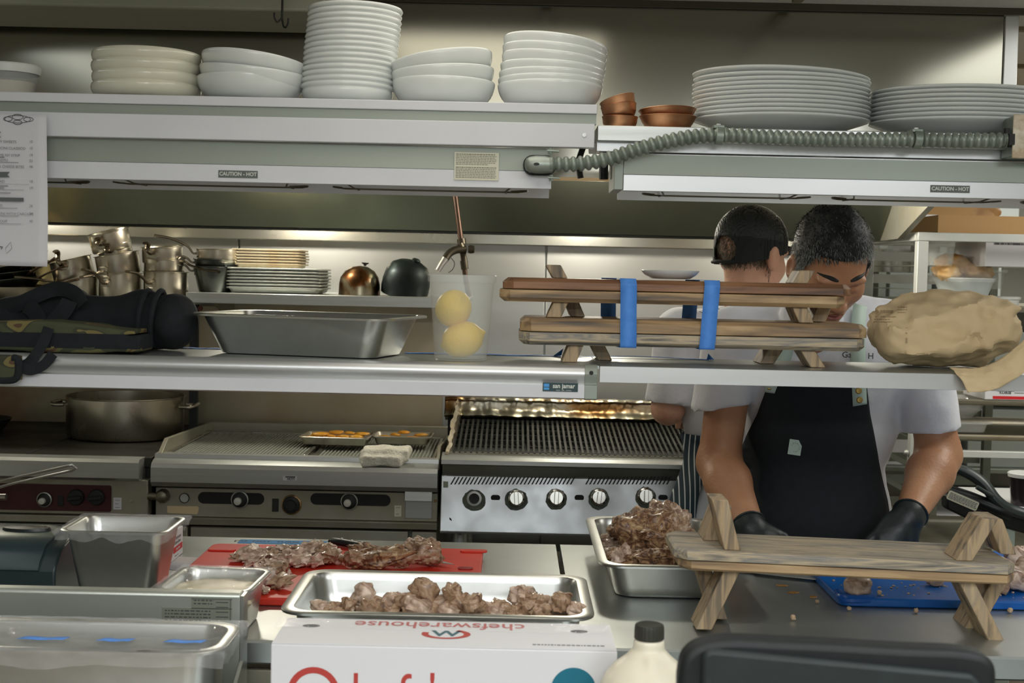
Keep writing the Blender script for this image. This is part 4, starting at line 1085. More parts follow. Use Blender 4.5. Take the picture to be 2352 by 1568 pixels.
c = at(633, 1158, yf); obj('rocker_switch', MB().bb(c.x - .009, c.x + .009, yf - .006, yf, c.z - .020, c.z + .017), BLACK, t, bevel=.001)
c = at(424, 1143, yf); g1 = obj('pilot_gauge', MB().lathe([(0, 0), (.0135, 0), (.0135, .003), (0, .0035)], 24, frontM(c.x, yf, c.z)), mat('gauge_face', c8(176, 180, 172), .3), t)
obj('ring', MB().lathe([(.0125, .003), (.0145, .002), (.0145, .005), (.0125, .005), (.0125, .003)], 24, frontM(c.x, yf, c.z)), BLACK, g1)
c = at(368, 1137, yf)
m = MB().lathe([(0, 0), (.020, 0), (.020, .018), (.016, .03), (.009, .034), (0, .034)], 10, frontM(c.x + .01, yf, c.z))
m.tube([(c.x - .03, yf - .018, c.z), (c.x + .01, yf - .018, c.z - .001)], .011, 10)
obj('gas_valve', m, mat('cast_nut', c8(128, 122, 106), .45, .9), t, sharp=40)
c0, c1 = at(384, 1160, yf), at(456, 1180, yf)
obj('masking_tape', MB().prism([(c0.x, c0.z - .002), (c0.x + .001, c1.z + .003), (c0.x + .006, c1.z + .001), (c1.x - .004, c1.z - .001), (c1.x - .001, c1.z + .006), (c1.x + .001, c0.z - .006), (c1.x - .003, c0.z - .001)], yf - .001, yf - .0002, 'Y'), mat('old_masking_tape', c8(206, 186, 148), .7), t)
c = at(666, 1098, YG)
m = MB().prism([(c.x + p[0], c.z + p[1]) for p in rrect(-.020, .020, -.0065, .0065, .003)], YG - .001, YG - .0002, 'Y')
m.bb(c.x - .013, c.x + .015, YG - .0014, YG - .001, c.z + .0025, c.z + .0055, 1)
put_text(m, 'HOT!', .009, frontM(c.x + .003, YG - .0016, c.z - .0022), 1, .0003)
obj('warning_sticker', m, [PAPER, INK], t)
c = at(914, 1173, yf)
m = MB().bb(c.x - .010, c.x + .010, yf - .001, yf - .0002, c.z - .016, c.z + .016)
m.bb(c.x - .006, c.x + .006, yf - .0014, yf - .001, c.z + .009, c.z + .0105, 1); m.bb(c.x - .006, c.x + .003, yf - .0014, yf - .001, c.z - .010, c.z - .0085, 1)
obj('inspection_sticker', m, [YSTICK, INKG], t)
c0, c1 = at(932, 1120, yf), at(993, 1147, yf)
dp = obj('drip_drawer', MB().bb(c0.x, c1.x, yf - .003, yf, Z(960, 1190, yf), c0.z), STEEL, t, bevel=.001)
obj('handle', MB().prism([(yf - .0035, c0.z - .001), (yf - .026, c0.z - .006), (yf - .028, c1.z), (yf - .024, c1.z), (yf - .022, c0.z - .010), (yf - .0035, c0.z - .006)], c0.x, c1.x), STEEL, dp)
c = at(1000, 1150, yf); obj('screw', MB().lathe([(0, 0), (.005, 0), (.004, .004), (0, .004)], 12, frontM(c.x, yf, c.z)), BR, t)

# ---- two small sheet trays with orange pepper slices, and the towel
def tray(w_, d_, h_, m_, parent=None, name='tray', **k): return gn_pan(w_, d_, h_, .006, .012, .8, nh=2, n=4)
TR = mat('baking_tray_aluminium', c8(196, 194, 184), .34, .9, c8(170, 160, 140), 12, rough2=.5)
PEP = mat('orange_pepper', c8(232, 150, 30), .3, 0, c8(238, 178, 60), 12, coat=.4)
def pepper(seed):
    random.seed(seed); L_, W2 = random.uniform(.035, .055), random.uniform(.010, .015); bend = random.uniform(.3, .9)
    def fn(u, v):
        a = (u - .5) * 2; b = (v - .5) * 2
        return (a * L_ / 2, b * W2 * math.sqrt(max(1 - a * a * .9, .05)) + bend * .01 * a * a, .004 + .007 * (1 - b * b) * (1 - a * a * .6))
    return MB().grid(fn, 10, 5)
for i, (px, py, Y, w_, d_, rz_, lab, spots) in enumerate(((775, 1012, 4.10, .215, .155, -3, 'small baking tray heaped with orange pepper slices on the griddle', 12), (926, 1013, 4.14, .185, .130, -1, 'small baking tray with a few orange pepper slices beside the heaped one on the griddle', 5))):
    c = at(px, py, Y); zz = zg + .0
    tag(obj('baking_tray', place(tray(w_, d_, .026, TR), MT((c.x, Y, zz + .0005)) @ RZ(rz_)), TR, sharp=40), lab, 'tray')
    for k in range(spots):
        random.seed(i * 50 + k); u = (k + .5) / spots - .5
        mb = place(pepper(i * 30 + k), MT((c.x + u * w_ * .78, Y + random.uniform(-.3, .3) * d_ * .6, zz + .010 + .007 * (k % 3))) @ RZ(random.uniform(-40, 40)) @ RX(random.uniform(-12, 12)))
        tag(obj('pepper_slice', mb, PEP, solid=.003, sharp=60), 'orange pepper slice in the %s baking tray on the griddle' % ('heaped' if i == 0 else 'emptier'), 'vegetable', 'pepper slices in the %s tray' % ('heaped' if i == 0 else 'emptier'))
c = at(885, 1043, 3.80); tc = np.array(c)
def towf(P):
    q = P - np.array([tc[0], 3.83, zg + .011])
    d = np.maximum(np.abs(q) - np.array([.052 + .012 * np.sin(2.), .052, .010]), 0); e = np.linalg.norm(d, axis=-1) - .006
    e2 = sd_caps(P, (tc[0] + .035, 3.80, zg + .014), (tc[0] + .062, 3.86, zg + .014), .012, .012)
    e3 = np.linalg.norm(np.maximum(np.abs(P - np.array([tc[0] - .006, YG + .026, zg - .004])) - np.array([.050, .018, .010]), 0), axis=-1) - .005
    return smin(smin(e, e2, .02), e3, .03) + .005 * fnoise(P, 45, 3) + .003 * np.abs(fnoise(P, 90, 5))
tag(obj('folded_towel', nets(towf, np.arange(tc[0] - .085, tc[0] + .10, .0045), np.arange(3.73, 3.92, .0045), np.arange(zg - .03, zg + .045, .004)), TOWEL, sharp=70), 'folded off white kitchen towel draped over the front edge of the griddle', 'towel')

# ---- char grill
YC = 3.74
x0 = X(1013, YC, 1090); x1 = X(1760, YC, 1100)
zlip = Z(1300, 1060, YC); zg2 = Z(1300, 1048, YC + .05)
t = thing('char_grill', 'stainless char grill with black bar grates and a foil wrapped splash guard', 'grill', ((x0 + x1) / 2, 4.1, 0))
obj('front_rail', MB().prism([(YC + .06, zlip + .012), (YC + .012, zlip + .006), (YC, zlip - .002), (YC, zlip - .014), (YC + .01, zlip - .018), (YC + .06, zlip - .018)], x0, x1), STEEL, t, sharp=20)
zk = Z(1300, 1096, YC + .03)
obj('dark_band', MB().bb(x0 + .002, x1 - .002, YC + .03, YC + .06, zk, zlip - .0185), mat('dark_heat_tinted_steel', c8(96, 98, 88), .3, 1, c8(80, 80, 70), 3, (.3, 1, 1)), t)
zp = Z(1300, 1230, YC)
SP = mat('speckled_steel', c8(190, 194, 196), .34, .8, c8(172, 176, 176), 5, rough2=.5)
obj('knob_panel', MB().prism([(YC + .022, zk - .0006), (YC + .05, zk - .0006), (YC + .05, zp), (YC - .004, zp), (YC - .008, zp + .006)], x0, x1), SP, t, bevel=.002)
def yk(z): return YC + .022 + (YC - .008 - (YC + .022)) * (zk - z) / (zk - zp - .006)
# slanted vent slots
sl = MB(); 
def slotq(px, m_):
    for_z = at(px, 1106, YC).z; c = at(px, 1106, YC); h = .0105; sh = .0058; w_ = .0022
    y_a, y_b = yk(c.z + h) - .0012, yk(c.z - h) - .0012
    q = [(c.x - w_ + sh, y_a, c.z + h), (c.x + w_ + sh, y_a, c.z + h), (c.x + w_ - sh, y_b, c.z - h), (c.x - w_ - sh, y_b, c.z - h)]
    m_.add(q + [(a, b + .001, c_) for a, b, c_ in q], [(0, 1, 2, 3), (7, 6, 5, 4), (0, 4, 5, 1), (1, 5, 6, 2), (2, 6, 7, 3), (3, 7, 4, 0)])
px = 1040
while px < 1540:
    if not 1318 < px < 1346: slotq(px, sl)
    px += 8.9
obj('vent_slots', sl, mat('slot_dark', c8(24, 26, 24), .6), t)
MARK = mat('grease_mark', c8(92, 100, 84), .6, .2, c8(66, 74, 66), 60)
for i, (px, py) in enumerate(((1089, 1146), (1186, 1145), (1278, 1144), (1376, 1143), (1484, 1140), (1580, 1142), (1680, 1142))):
    c = at(px, py, YC); y = yk(c.z); tl = math.atan2(.03, zk - zp)
    M_ = frontM(c.x, y - .0006, c.z, rx=-tl * .9)
    random.seed(i + 3)
    pts = [((.033 if i == 0 or i == 1 else .030) * (1 + random.uniform(-.05, .05)) * math.cos(a * PI / 14), .031 * (1 + random.uniform(-.08, .05)) * math.sin(a * PI / 14) - .005) for a in range(28)]
    obj('worn_disc', MB().prism(pts, 0, .0006, 'Z', M_), MARK, t)
    if i == 0:
        b_ = obj('bare_valve', MB().lathe([(.0135, .0007), (.0215, .0007), (.021, .006), (.015, .007), (.0135, .004), (.0135, .0007)], 28, M_), STEELW, t)
        obj('valve_hole', MB().lathe([(0, .0008), (.0135, .0008), (.0135, .003), (0, .002)], 20, M_), BLACK, b_)
    else:
        k = obj('knob', MB().lathe([(0, .0007), (.0245, .0007), (.025, .006), (.023, .012), (.019, .014), (.018, .018), (0, .018)], 32, M_), mat('chromed_knob', c8(205, 205, 200), .12, 1), t)
        obj('grip', MB().prism(rrect(-.0062, .0062, -.020, .0185, .004), .018, .030, 'Z', M_ @ RZ([0, 4, -3, -7, 0, -28, 3][i])), mat('chromed_knob', (1, 1, 1)), k, bevel=.0015)
for px in (1138, 1331, 1524, 1632):
    c = at(px, 1144, YC); y = yk(c.z)
    obj('oval_hole', MB().prism([(c.x + p[0], c.z + p[1]) for p in rrect(-.0135, .0135, -.008, .008, .0078, 6)], y - .0012, y - .0002, 'Y'), mat('slot_dark', (0, 0, 0)), t)
a = at(1023, 1117, YC); obj('worn_sticker', MB().bb(a.x - .007, a.x + .007, yk(a.z) - .001, yk(a.z) - .0004, a.z - .012, a.z + .012), mat('worn_sticker_print', c8(150, 156, 140), .6), t)
a = at(1035, 1192, YC)
obj('black_fleck', MB().prism([(a.x - .004, a.z + .006), (a.x + .002, a.z + .002), (a.x + .004, a.z - .005), (a.x - .003, a.z - .001)], yk(a.z) - .001, yk(a.z) - .0003, 'Y'), BLACK, t)
# body with chrome legs
obj('body', MB().bb(x0 + .01, x1 - .01, YC + .062, 4.44, zp + .004, zlip - .02), mat('steel_carcass', (0, 0, 0)), t)
for x in (X(1055, YC + .1, 1245), x1 - .06):
    for y in (YC + .10, 4.38): obj('leg', MB().lathe([(0, .6), (.023, .6), (.023, zp + .003), (0, zp + .003)], 18, MT((x, y, 0))), STEEL, t)
obj('stand_table', MB().bb(x0, x1, YC + .02, 4.46, .57, .5995), STEELD, t, bevel=.003)
obj('stand_base', MB().bb(x0 + .02, x1 - .02, YC + .06, 4.42, .02, .569), mat('steel_carcass', (0, 0, 0)), t)
# grates sloping up to the back
ya, yb_, za, zb_ = YC + .055, 4.27, zg2 + .0, Z(1300, 962, 4.27)
xa, xb = X(1032, ya, 1045), x1 - .02
nb = 56; w_ = (xb - xa) / nb
for half in range(4):
    m = MB()
    for k in range(half * 14, half * 14 + 14):
        x = xa + (k + .5) * w_
        m.prism([(ya, za - .012), (yb_, zb_ - .012), (yb_, zb_), (ya, za)], x - .0034, x + .0034)
    X0, X1 = xa + half * 14 * w_ + .002, xa + (half + 1) * 14 * w_ - .002
    m.prism([(ya - .008, za - .022), (ya + .004, za - .022), (ya + .004, za - .001), (ya - .008, za - .002)], X0, X1)
    for j in range(7):
        y = ya + (yb_ - ya) * (j + .8) / 7; z = za + (zb_ - za) * (j + .8) / 7
        m.prism([(y - .003, z - .014), (y + .003, z - .014), (y + .003, z - .004), (y - .003, z - .004)], X0, X1)
    obj('grate', m, mat('grate_iron', c8(66, 68, 64), .5, .5, c8(44, 46, 42), 8), t)
obj('burner_box', MB().bb(xa - .01, xb + .01, ya, yb_ + .01, zlip + .012, zlip + .013), GASKET, t)
# crenellated steel edge before the grates
m = MB(); k = 0; x = xa
while x < xb - .014:
    m.bb(x, x + .010, ya - .016, ya - .011, zlip + .009, zlip + .016); x += .0165
m.bb(xa - .01, xb, ya - .018, ya - .0161, zlip + .006, zlip + .0125)
obj('toothed_edge', m, STEELD, t)
# foil wrapped splash guard
def foil(x0_, x1_, fn_, nu, nv): pass
zg_t, zg_b = Z(1300, 917, 4.30), Z(1300, 960, 4.25)
xg0, xg1 = X(1022, 4.28, 930), x1
def fn(u, v):
    x = xg0 + (xg1 - xg0) * u
    prof = [(4.245, zg_b - .004), (4.235, zg_b + .004), (4.243, zg_b + .010), (4.262, zg_b + .02), (4.272, zg_t - .012), (4.262, zg_t - .004), (4.268, zg_t + .003), (4.285, zg_t + .004), (4.30, zg_t - .004), (4.30, zg_b - .02)]
    k = v * (len(prof) - 1); i = min(int(k), len(prof) - 2); q = k - i
    y = prof[i][0] + (prof[i + 1][0] - prof[i][0]) * q; z = prof[i][1] + (prof[i + 1][1] - prof[i][1]) * q
    n_ = noise.noise(Vector((x * 26, z * 30, 1))) + .6 * abs(noise.noise(Vector((x * 60 + z * 40, z * 50, 4))))
    return (x, y + .006 * n_, z + .003 * noise.noise(Vector((x * 40, z * 20, 9))))
FO = ramp_mat('heat_stained_foil', 'noise', [(.3, c8(92, 60, 34)), (.44, c8(160, 124, 80)), (.52, c8(178, 170, 150)), (.66, c8(170, 168, 154)), (.8, c8(130, 100, 64))], .26, 1., scale=4, stretch=(1, 1, 3), bump=.15, bdist=.004, rough2=.4)
gd = obj('foil_guard', MB().grid(fn, 220, 26), FO, t, solid=.001, sharp=30)
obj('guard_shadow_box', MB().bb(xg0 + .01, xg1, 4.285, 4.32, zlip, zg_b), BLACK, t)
# side wing at the left, also wrapped in foil
pts = [(YC + .03, zlip + .006), (YC + .06, zlip + .03), (4.24, zg_b + .05), (4.27, zg_t), (4.30, zg_t), (4.30, zg_b - .02), (YC + .06, zlip - .0)]
def fw(u, v):
    y = YC + .03 + (4.28 - YC - .03) * u; zt_ = zlip + .012 + (zg_t - zlip - .012) * u ** .75; zb2 = zlip + .002
    z = zb2 + (zt_ - zb2) * min(v * 2, 1) if v <= .5 else zt_ - (zt_ - zb2) * (v - .5) * 2
    n_ = noise.noise(Vector((y * 26, z * 30, 7)))
    return ((x0 + .012 if v <= .5 else x0 + .022) + .007 * n_ + .010 * u, y, z + .004 * noise.noise(Vector((y * 50, 2, v * 3))))
obj('foil_wing', MB().grid(fw, 50, 16), FOILW, t, solid=.001, sharp=30)
c = at(1390, 1005, 4.0)
# ============================================================= shelf over the griddle, pots, trays and domes
YS = 4.10; zs2 = Z(800, 679, YS)
x0, x1 = X(427, YS, 680), X(1075, YS, 690)
t = thing('wall_shelf', 'stainless wall shelf above the griddle carrying trays and dome lids', 'shelf', ((x0 + x1) / 2, 4.35, zs2))
obj('board', MB().prism([(YS, zs2), (4.598, zs2), (4.598, zs2 - .01), (YS + .012, zs2 - .006), (YS + .012, zs2 - .033), (YS, zs2 - .033)], x0, x1), STEEL, t, bevel=.002)
for x in (x0 + .05, x1 - .08):
    obj('bracket', MB().prism([(YS + .03, zs2 - .011), (4.597, zs2 - .011), (4.597, zs2 - .12)], x, x + .004), STEELD, t)
obj('bumper', MB().lathe([(0, 0), (.008, 0), (.007, .008), (0, .008)], 10, frontM(X(457, YS, 708), YS + .02, Z(457, 708, YS + .02))), mat('dark_red_rubber', c8(90, 40, 32), .6), t)

def saucepan(r, h, taper=1.0, hl=.15, hang=0., hdir=-90, hz=.75, mt=POTST, dark=False, label='', loc=None, tilt=(0, 0), group='saucepans piled on the range shelf', name='saucepan', hrise=.02):
    t = thing(name, label, 'saucepan', loc, Euler((R(tilt[0]), R(tilt[1]), 0)).to_matrix(), group)
    rb = r * taper
    obj('pan', MB().lathe([(0, .002), (rb - .008, .002), (rb - .003, 0), (rb, .004), (r, h - .003), (r + .004, h - .001), (r + .004, h), (r, h + .0005), (r - .002, h - .002), (rb - .002, .006), (0, .0045)], 44), mt, t, w=False, sharp=45)
    a = R(hdir); d = Vector((math.cos(a), math.sin(a), 0)); s_ = Vector((-math.sin(a), math.cos(a), 0))
    z = h * hz; p0 = d * (rb + (r - rb) * hz)
    # rivet plate
    pl = MB()
    ring = []
    for (u, v) in ((-.02, .008), (-.012, .014), (.012, .014), (.02, .008), (.02, -.008), (.012, -.014), (-.012, -.014), (-.02, -.008)):
        ang = a + u / max(r, .02); rr_ = rb + (r - rb) * ((z + v) / h)
        ring.append((ang, v, rr_))
    vs = [(math.cos(q[0]) * (q[2] + .0005), math.sin(q[0]) * (q[2] + .0005), z + q[1]) for q in ring] + [(math.cos(q[0]) * (q[2] + .003), math.sin(q[0]) * (q[2] + .003), z + q[1]) for q in ring]
    n = 8; pl.add(vs, [tuple(range(n))[::-1], tuple(range(n, 2 * n))] + [(i, (i + 1) % n, n + (i + 1) % n, n + i) for i in range(n)])
    hd = obj('handle_plate', pl, mt, t, w=False)
    pts = [p0 + Vector((0, 0, z)), p0 + d * .012 + Vector((0, 0, z)), p0 + d * .03 + Vector((0, 0, z + hrise * .5)), p0 + d * hl * .6 + Vector((0, 0, z + hrise)), p0 + d * hl + Vector((0, 0, z + hrise * 1.2 - hang))]
    P = smoothpath(pts, 6); n = len(P)
    rr_ = [(.0075 if i < 3 else .006 + .0045 * i / n) for i in range(n)]
    obj('handle', MB().tube(P, rr_, 10, flat=.45, up=(0, 0, 1)), mat('pan_handle_steel', c8(150, 140, 122), .25, 1, c8(110, 96, 78), 14), t, w=False)
    for u in (-.014, .014):
        an = a + u / r; rr2 = rb + (r - rb) * hz
        obj('rivet', MB().lathe([(0, 0), (.0035, 0), (.003, .002), (0, .0025)], 8, Matrix.Translation((math.cos(an) * (rr2 + .003), math.sin(an) * (rr2 + .003), z)) @ Matrix.Rotation(an, 4, 'Z') @ RY(90)), mt, hd, w=False)
    return t
def pan_at(pxc, pyb, wpx, hpx, Y, **k):
    s_ = Y / F; c = at(pxc, pyb, Y); k.setdefault('taper', 1)
    return saucepan(wpx * s_ / 2, hpx * s_, loc=(c.x, Y, c.z), **k)
zsh = zs + .001
# column of pans, left to right
def base(px, Y): return at(px, 690, Y).x
DK = mat('dull_dark_pot_steel', c8(124, 128, 124), .3, 1, c8(96, 100, 96), 6)
P1 = 4.20
def sp(px, z, wpx, hpx, Y=P1, **k):
    s_ = Y / F
    return saucepan(wpx * s_ / 2, hpx * s_, loc=(base(px, Y), Y, z), **k)
S = P1 / F
sp(186, zsh, 76, 56, hdir=-150, label='shiny saucepan standing at the bottom of the leftmost pan pile', hz=.6)
sp(172, zsh + 50 * S, 92, 46, tilt=(4, -14), hdir=-94, hl=.03, hrise=.04, label='shiny saucepan tipped on top of the leftmost pan pile')
sp(277, zsh, 96, 66, hdir=-115, hl=.10, label='stout saucepan at the bottom of the middle pan pile with its handle to the front', hz=.62, hrise=.035)
sp(276, zsh + 60 * S, 98, 50, tilt=(3, -10), hdir=-120, hl=.09, hrise=-.006, label='saucepan second from the bottom in the middle pan pile', hz=.3)
sp(268, zsh + 100 * S, 76, 30, tilt=(4, -14), hdir=-90, hl=.02, label='small saucepan nested third from the bottom in the middle pan pile', hz=.5)
sp(258, zsh + 117 * S, 90, 44, tilt=(9, -12), hdir=-98, hl=.025, label='open saucepan crowning the middle pan pile', hz=.45)
sp(381, zsh, 100, 70, hdir=-118, hl=.10, label='tall saucepan at the bottom of the right pan pile', hz=.62, hrise=.03)
sp(376, zsh + 62 * S, 90, 38, tilt=(2, 2), hdir=-15, hl=.13, hrise=-.02, label='saucepan second from the bottom in the right pan pile', hz=.9)
sp(374, zsh + 92 * S, 92, 36, tilt=(4, -3), hdir=-104, hl=.04, hrise=.03, label='saucepan on top of the right pan pile with its dark handle tip up', hz=.6)
zq = zs2 + .001
Y2 = 4.22; S2 = Y2 / F
def bx2(px): return at(px, 670, Y2).x
def sp2(px, z, wpx, hpx, **k):
    return saucepan(wpx * S2 / 2, hpx * S2, loc=(bx2(px), Y2, z), **k)
sp2(495, zq, 100, 58, mt=DK, taper=.78, hdir=-168, hl=.13, hrise=.035, hz=.82, label='dull grey tapered saucepan at the bottom of the pile beside the tray stack', group='saucepans on the wall shelf')
sp2(496, zq + 44 * S2, 98, 30, mt=DK, taper=.84, hdir=-170, hl=.14, hrise=.03, hz=.75, label='dull grey saucepan in the middle of the pile beside the tray stack', group='saucepans on the wall shelf')
sp2(500, zq + 66 * S2, 94, 32, hdir=-166, hl=.13, hrise=.045, hz=.7, tilt=(0, -1), label='bright saucepan on top of the pile beside the tray stack', group='saucepans on the wall shelf')
# frying pans at the far left
for i in range(4):
    c = at(30 - 14 * i, 676 - 11 * i, 4.18)
    t = thing('frying_pan', 'steel frying pan, %s in the nested pile at the far left' % ['lowest', 'second from the bottom', 'third from the bottom', 'topmost'][i], 'frying pan', (c.x, 4.18, (zsh if i == 0 else zsh + .004 + .016 * i)), (R(2), R(-4 - 2 * i) if i else 0, 0), 'nested frying pans')
    obj('pan', MB().lathe([(0, .001), (.07, .001), (.074, .003), (.105, .034), (.112, .042), (.110, .043), (.102, .034), (.072, .006), (0, .004)], 44), DK if i else POTST, t, w=False)
    P = smoothpath([(.095, -.02, .03), (.13, -.03, .045), (.18, -.05, .06), (.225 - .01 * i, -.06, .07)], 5)
    obj('handle', MB().tube(P, [.010] * 4 + [.008] * (len(P) - 8) + [.011] * 4, 10, flat=.4, up=(0, 0, 1)), mat('old_brown_handle', c8(92, 74, 56), .4, .5), t, w=False)
c = at(72, 618, 4.34)
t = thing('mixing_bowl', 'steel mixing bowl showing below the menu sheet at the far left', 'bowl', (at(20, 640, 4.35).x, 4.36, zsh))
obj('bowl', MB().lathe([(0, 0), (.06, 0), (.12, .07), (.135, .125), (.137, .125), (.122, .07), (.062, .003), (0, .003)], 40, MT((at(50, 640, 4.35).x, 4.36, zsh))), mat('brassy_bowl_steel', c8(190, 170, 130), .2, 1), t)
# quarter sheet trays
RUST = mat('rusty_tray_rim', c8(196, 190, 168), .5, .4, c8(160, 134, 96), 9, (1, 1, 1), .7)
TRG = mat('grey_tray_rim', c8(190, 196, 192), .4, .6, c8(176, 178, 168), 20, contrast=.5)
YT = 4.28; ST = YT / F
def traystack(px0, px1, n, z0, dz, m_, d_, h_, labf, group, py):
    w_ = (px1 - px0) * (YT - d_ / 2) / F; cx = at((px0 + px1) / 2, py, YT).x; first = None
    for k in range(n):
        lab = labf % (ORD[-1] if k == 0 else ORD[n - 1 - k])
        random.seed(k + px0); loc = (cx + random.uniform(-.002, .002), YT, z0 + dz * k)
        if first is None:
            first = tag(obj('baking_tray', gn_pan(w_, d_, h_, .005, .014, .75, nh=2, n=4), m_, w=False, sharp=40), lab, 'tray', group); first.matrix_basis = MT(loc)
        else: dup(first, loc, None, lab)
dz1 = 7.1 * ST
traystack(533, 753, 7, zq, dz1, TRG, .235, .019, 'grey sheet tray, %s of the wide tray stack', 'grey trays of the wide stack', 660)
dz2 = 6.4 * ST
traystack(541, 704, 6, zq + dz1 * 6 + .0195, dz2, RUST, .150, .014, 'rust stained small tray, %s of the narrow tray stack', 'rust stained small trays', 600)
# domes
c = at(822, 680, 4.20)
t = thing('dome_lid', 'scorched steel basting dome with a dark knob on the wall shelf', 'dome', (c.x, 4.24, zq))
rd = 46.5 * 4.24 / F
SC = ramp_mat('scorched_dome_steel', 'noise', [(.36, c8(60, 44, 30)), (.47, c8(128, 84, 48)), (.52, c8(176, 164, 136)), (.7, c8(190, 186, 168))], .3, 1., scale=8, dist=.5)
obj('dome', MB().lathe([(rd - .001, 0), (rd + .002, 0), (rd + .001, .01), (rd, .035), (rd * .93, .056), (rd * .72, .076), (rd * .4, .089), (0, .093), (0, .091), (rd * .39, .087), (rd * .7, .074), (rd * .91, .055), (rd - .003, .034), (rd - .001, 0)], 48, MT((c.x, 4.24, zq))), SC, t, sharp=50)
obj('knob', MB().lathe([(0, .092), (.004, .092), (.004, .096), (.011, .100), (.012, .103), (0, .103)], 16, MT((c.x + .01, 4.24, zq)) @ RY(4)), BLACK, t)
c = at(925, 680, 4.22)
t = thing('dome_lid', 'blackened iron dome lid leaning on the wall shelf right of the scorched dome', 'dome', (c.x, 4.26, zq))
rd = 55 * 4.25 / F
BK = mat('blackened_metal', c8(48, 58, 58), .35, .7, c8(30, 34, 33), 6, rough2=.55)
M_ = MT((c.x, 4.25, zq + .003)) @ RY(12) @ RX(10)
obj('dome', MB().lathe([(rd - .004, .004), (rd * .96, .0), (rd, .02), (rd * 1.0, .045), (rd * .93, .075), (rd * .75, .098), (rd * .45, .111), (0, .115), (0, .112), (rd * .44, .108), (rd * .73, .095), (rd * .9, .073), (rd - .005, .045), (rd - .004, .004)], 48, M_), BK, t, sharp=50)
obj('knob', MB().lathe([(0, .113), (.012, .113), (.014, .120), (.01, .124), (0, .124)], 16, M_ @ RY(8)), BK, t)
# pipe with a spout in front of the wall
yp = 4.29
t = thing('water_pipe', 'thin brown metal water pipe with a bent pot filler spout hanging before the wall', 'pipe', tuple(at(1068, 632, yp)))
PB = mat('brown_pipe', c8(92, 72, 60), .4, .7, c8(70, 56, 48), 10)
PD = mat('dark_pipe_fitting', c8(84, 78, 66), .38, .8, c8(60, 56, 48), 14)
a, b = at(1043, 430, yp), at(1071, 650, yp)
top = Vector((a.x - .004, yp, 1.845))
obj('pipe', MB().tube([top, a, at(1058, 545, yp), b, Vector((b.x + .01, yp, zs2 + .001))], .0085, 12), PB, t)
j = at(1064, 572, yp - .01)
m = MB().tube([j + Vector((-.012, 0, .016)), j + Vector((-.002, 0, -.004))], .014, 14)
m.tube([at(1059, 548, yp), at(1061, 560, yp)], .0145, 14); m.tube([at(1065, 598, yp), at(1068, 618, yp)], .0125, 14); m.tube([at(1062, 574, yp), at(1068, 604, yp)], .0105, 14)
m.tube(smoothpath([j + Vector((.008, 0, 0)), j + Vector((-.022, -.01, -.003)), at(1032, 582, yp - .03), at(1022, 596, yp - .04)], 5), .0125, 12)
m.lathe([(0, 0), (.012, 0), (.014, .008), (.012, .02), (0, .022)], 14, MT(j + Vector((.016, -.004, 0))) @ RY(90))
obj('elbow', m, PD, t)
obj('spout', MB().tube([at(1023, 594, yp - .04), at(1014, 607, yp - .045), at(1005, 622, yp - .05)], [.0125, .0105, .0095], 12), mat('chrome', (1, 1, 1)), t)
obj('wire', MB().tube(smoothpath([at(1036, 592, yp - .04), at(1044, 604, yp - .04), at(1040, 618, yp - .045), at(1030, 626, yp - .05)], 5), .0012, 6), BLACK, t)
# ============================================================= work table
TF, TB, TZ = 2.25, 3.11, .90
gx0, gx1 = X(1281, 2.95, 1290), X(1292, 2.95, 1290)
def table(x0, x1, label):
    t = thing('work_table', label, 'table', ((x0 + x1) / 2, 2.7, 0))
    obj('tabletop', MB().prism([(TF, TZ), (TB, TZ), (TB + .006, TZ - .006), (TB + .006, TZ - .04), (TB, TZ - .045), (TB - .004, TZ - .04), (TB - .004, TZ - .01), (TF + .006, TZ - .01), (TF + .006, TZ - .038), (TF, TZ - .042), (TF - .004, TZ - .038), (TF - .004, TZ - .004)], x0, x1), STEELT, t, sharp=20)
    obj('undershelf', MB().bb(x0 + .03, x1 - .03, TF + .08, TB - .06, .22, .25), STEELD, t, bevel=.003)
    for x in (x0 + .06, x1 - .06):
        for y in (TF + .09, TB - .07): obj('leg', MB().tube([(x, y, 0), (x, y, TZ - .012)], .02, 14), STEEL, t)
    return t
tl = table(-1.75, gx0, 'long stainless work table on the left holding the red cutting board')
table(gx1, 1.75, 'stainless work table on the right where the chef is carving')
for k in range(3):
    a = -1.7 + k * .55
    obj('cabinet_door', MB().bb(a, a + .53, TF + .012, TF + .03, .27, TZ - .055), STEELD, tl, bevel=.003)

# ---- cooked meat
MEAT = ramp_mat('roast_meat', 'noise', [(.30, c8(84, 58, 42)), (.42, c8(132, 102, 78)), (.5, c8(168, 140, 114)), (.58, c8(144, 112, 84)), (.7, c8(196, 174, 146))], .38, scale=30, dist=1.5, bump=.5, bdist=.003, rough2=.55, coat=.25)
MEATL = ramp_mat('carved_meat', 'noise', [(.32, c8(122, 92, 72)), (.46, c8(178, 152, 132)), (.56, c8(204, 180, 160)), (.72, c8(222, 204, 184))], .42, scale=26, stretch=(1, 1, 2), dist=1.2, bump=.4, bdist=.003, coat=.2)
MEATD = ramp_mat('roast_crust', 'noise', [(.30, c8(62, 42, 30)), (.44, c8(108, 76, 54)), (.52, c8(142, 108, 78)), (.62, c8(164, 134, 96)), (.78, c8(200, 176, 136))], .42, scale=46, dist=2., bump=.7, bdist=.004, coat=.15)
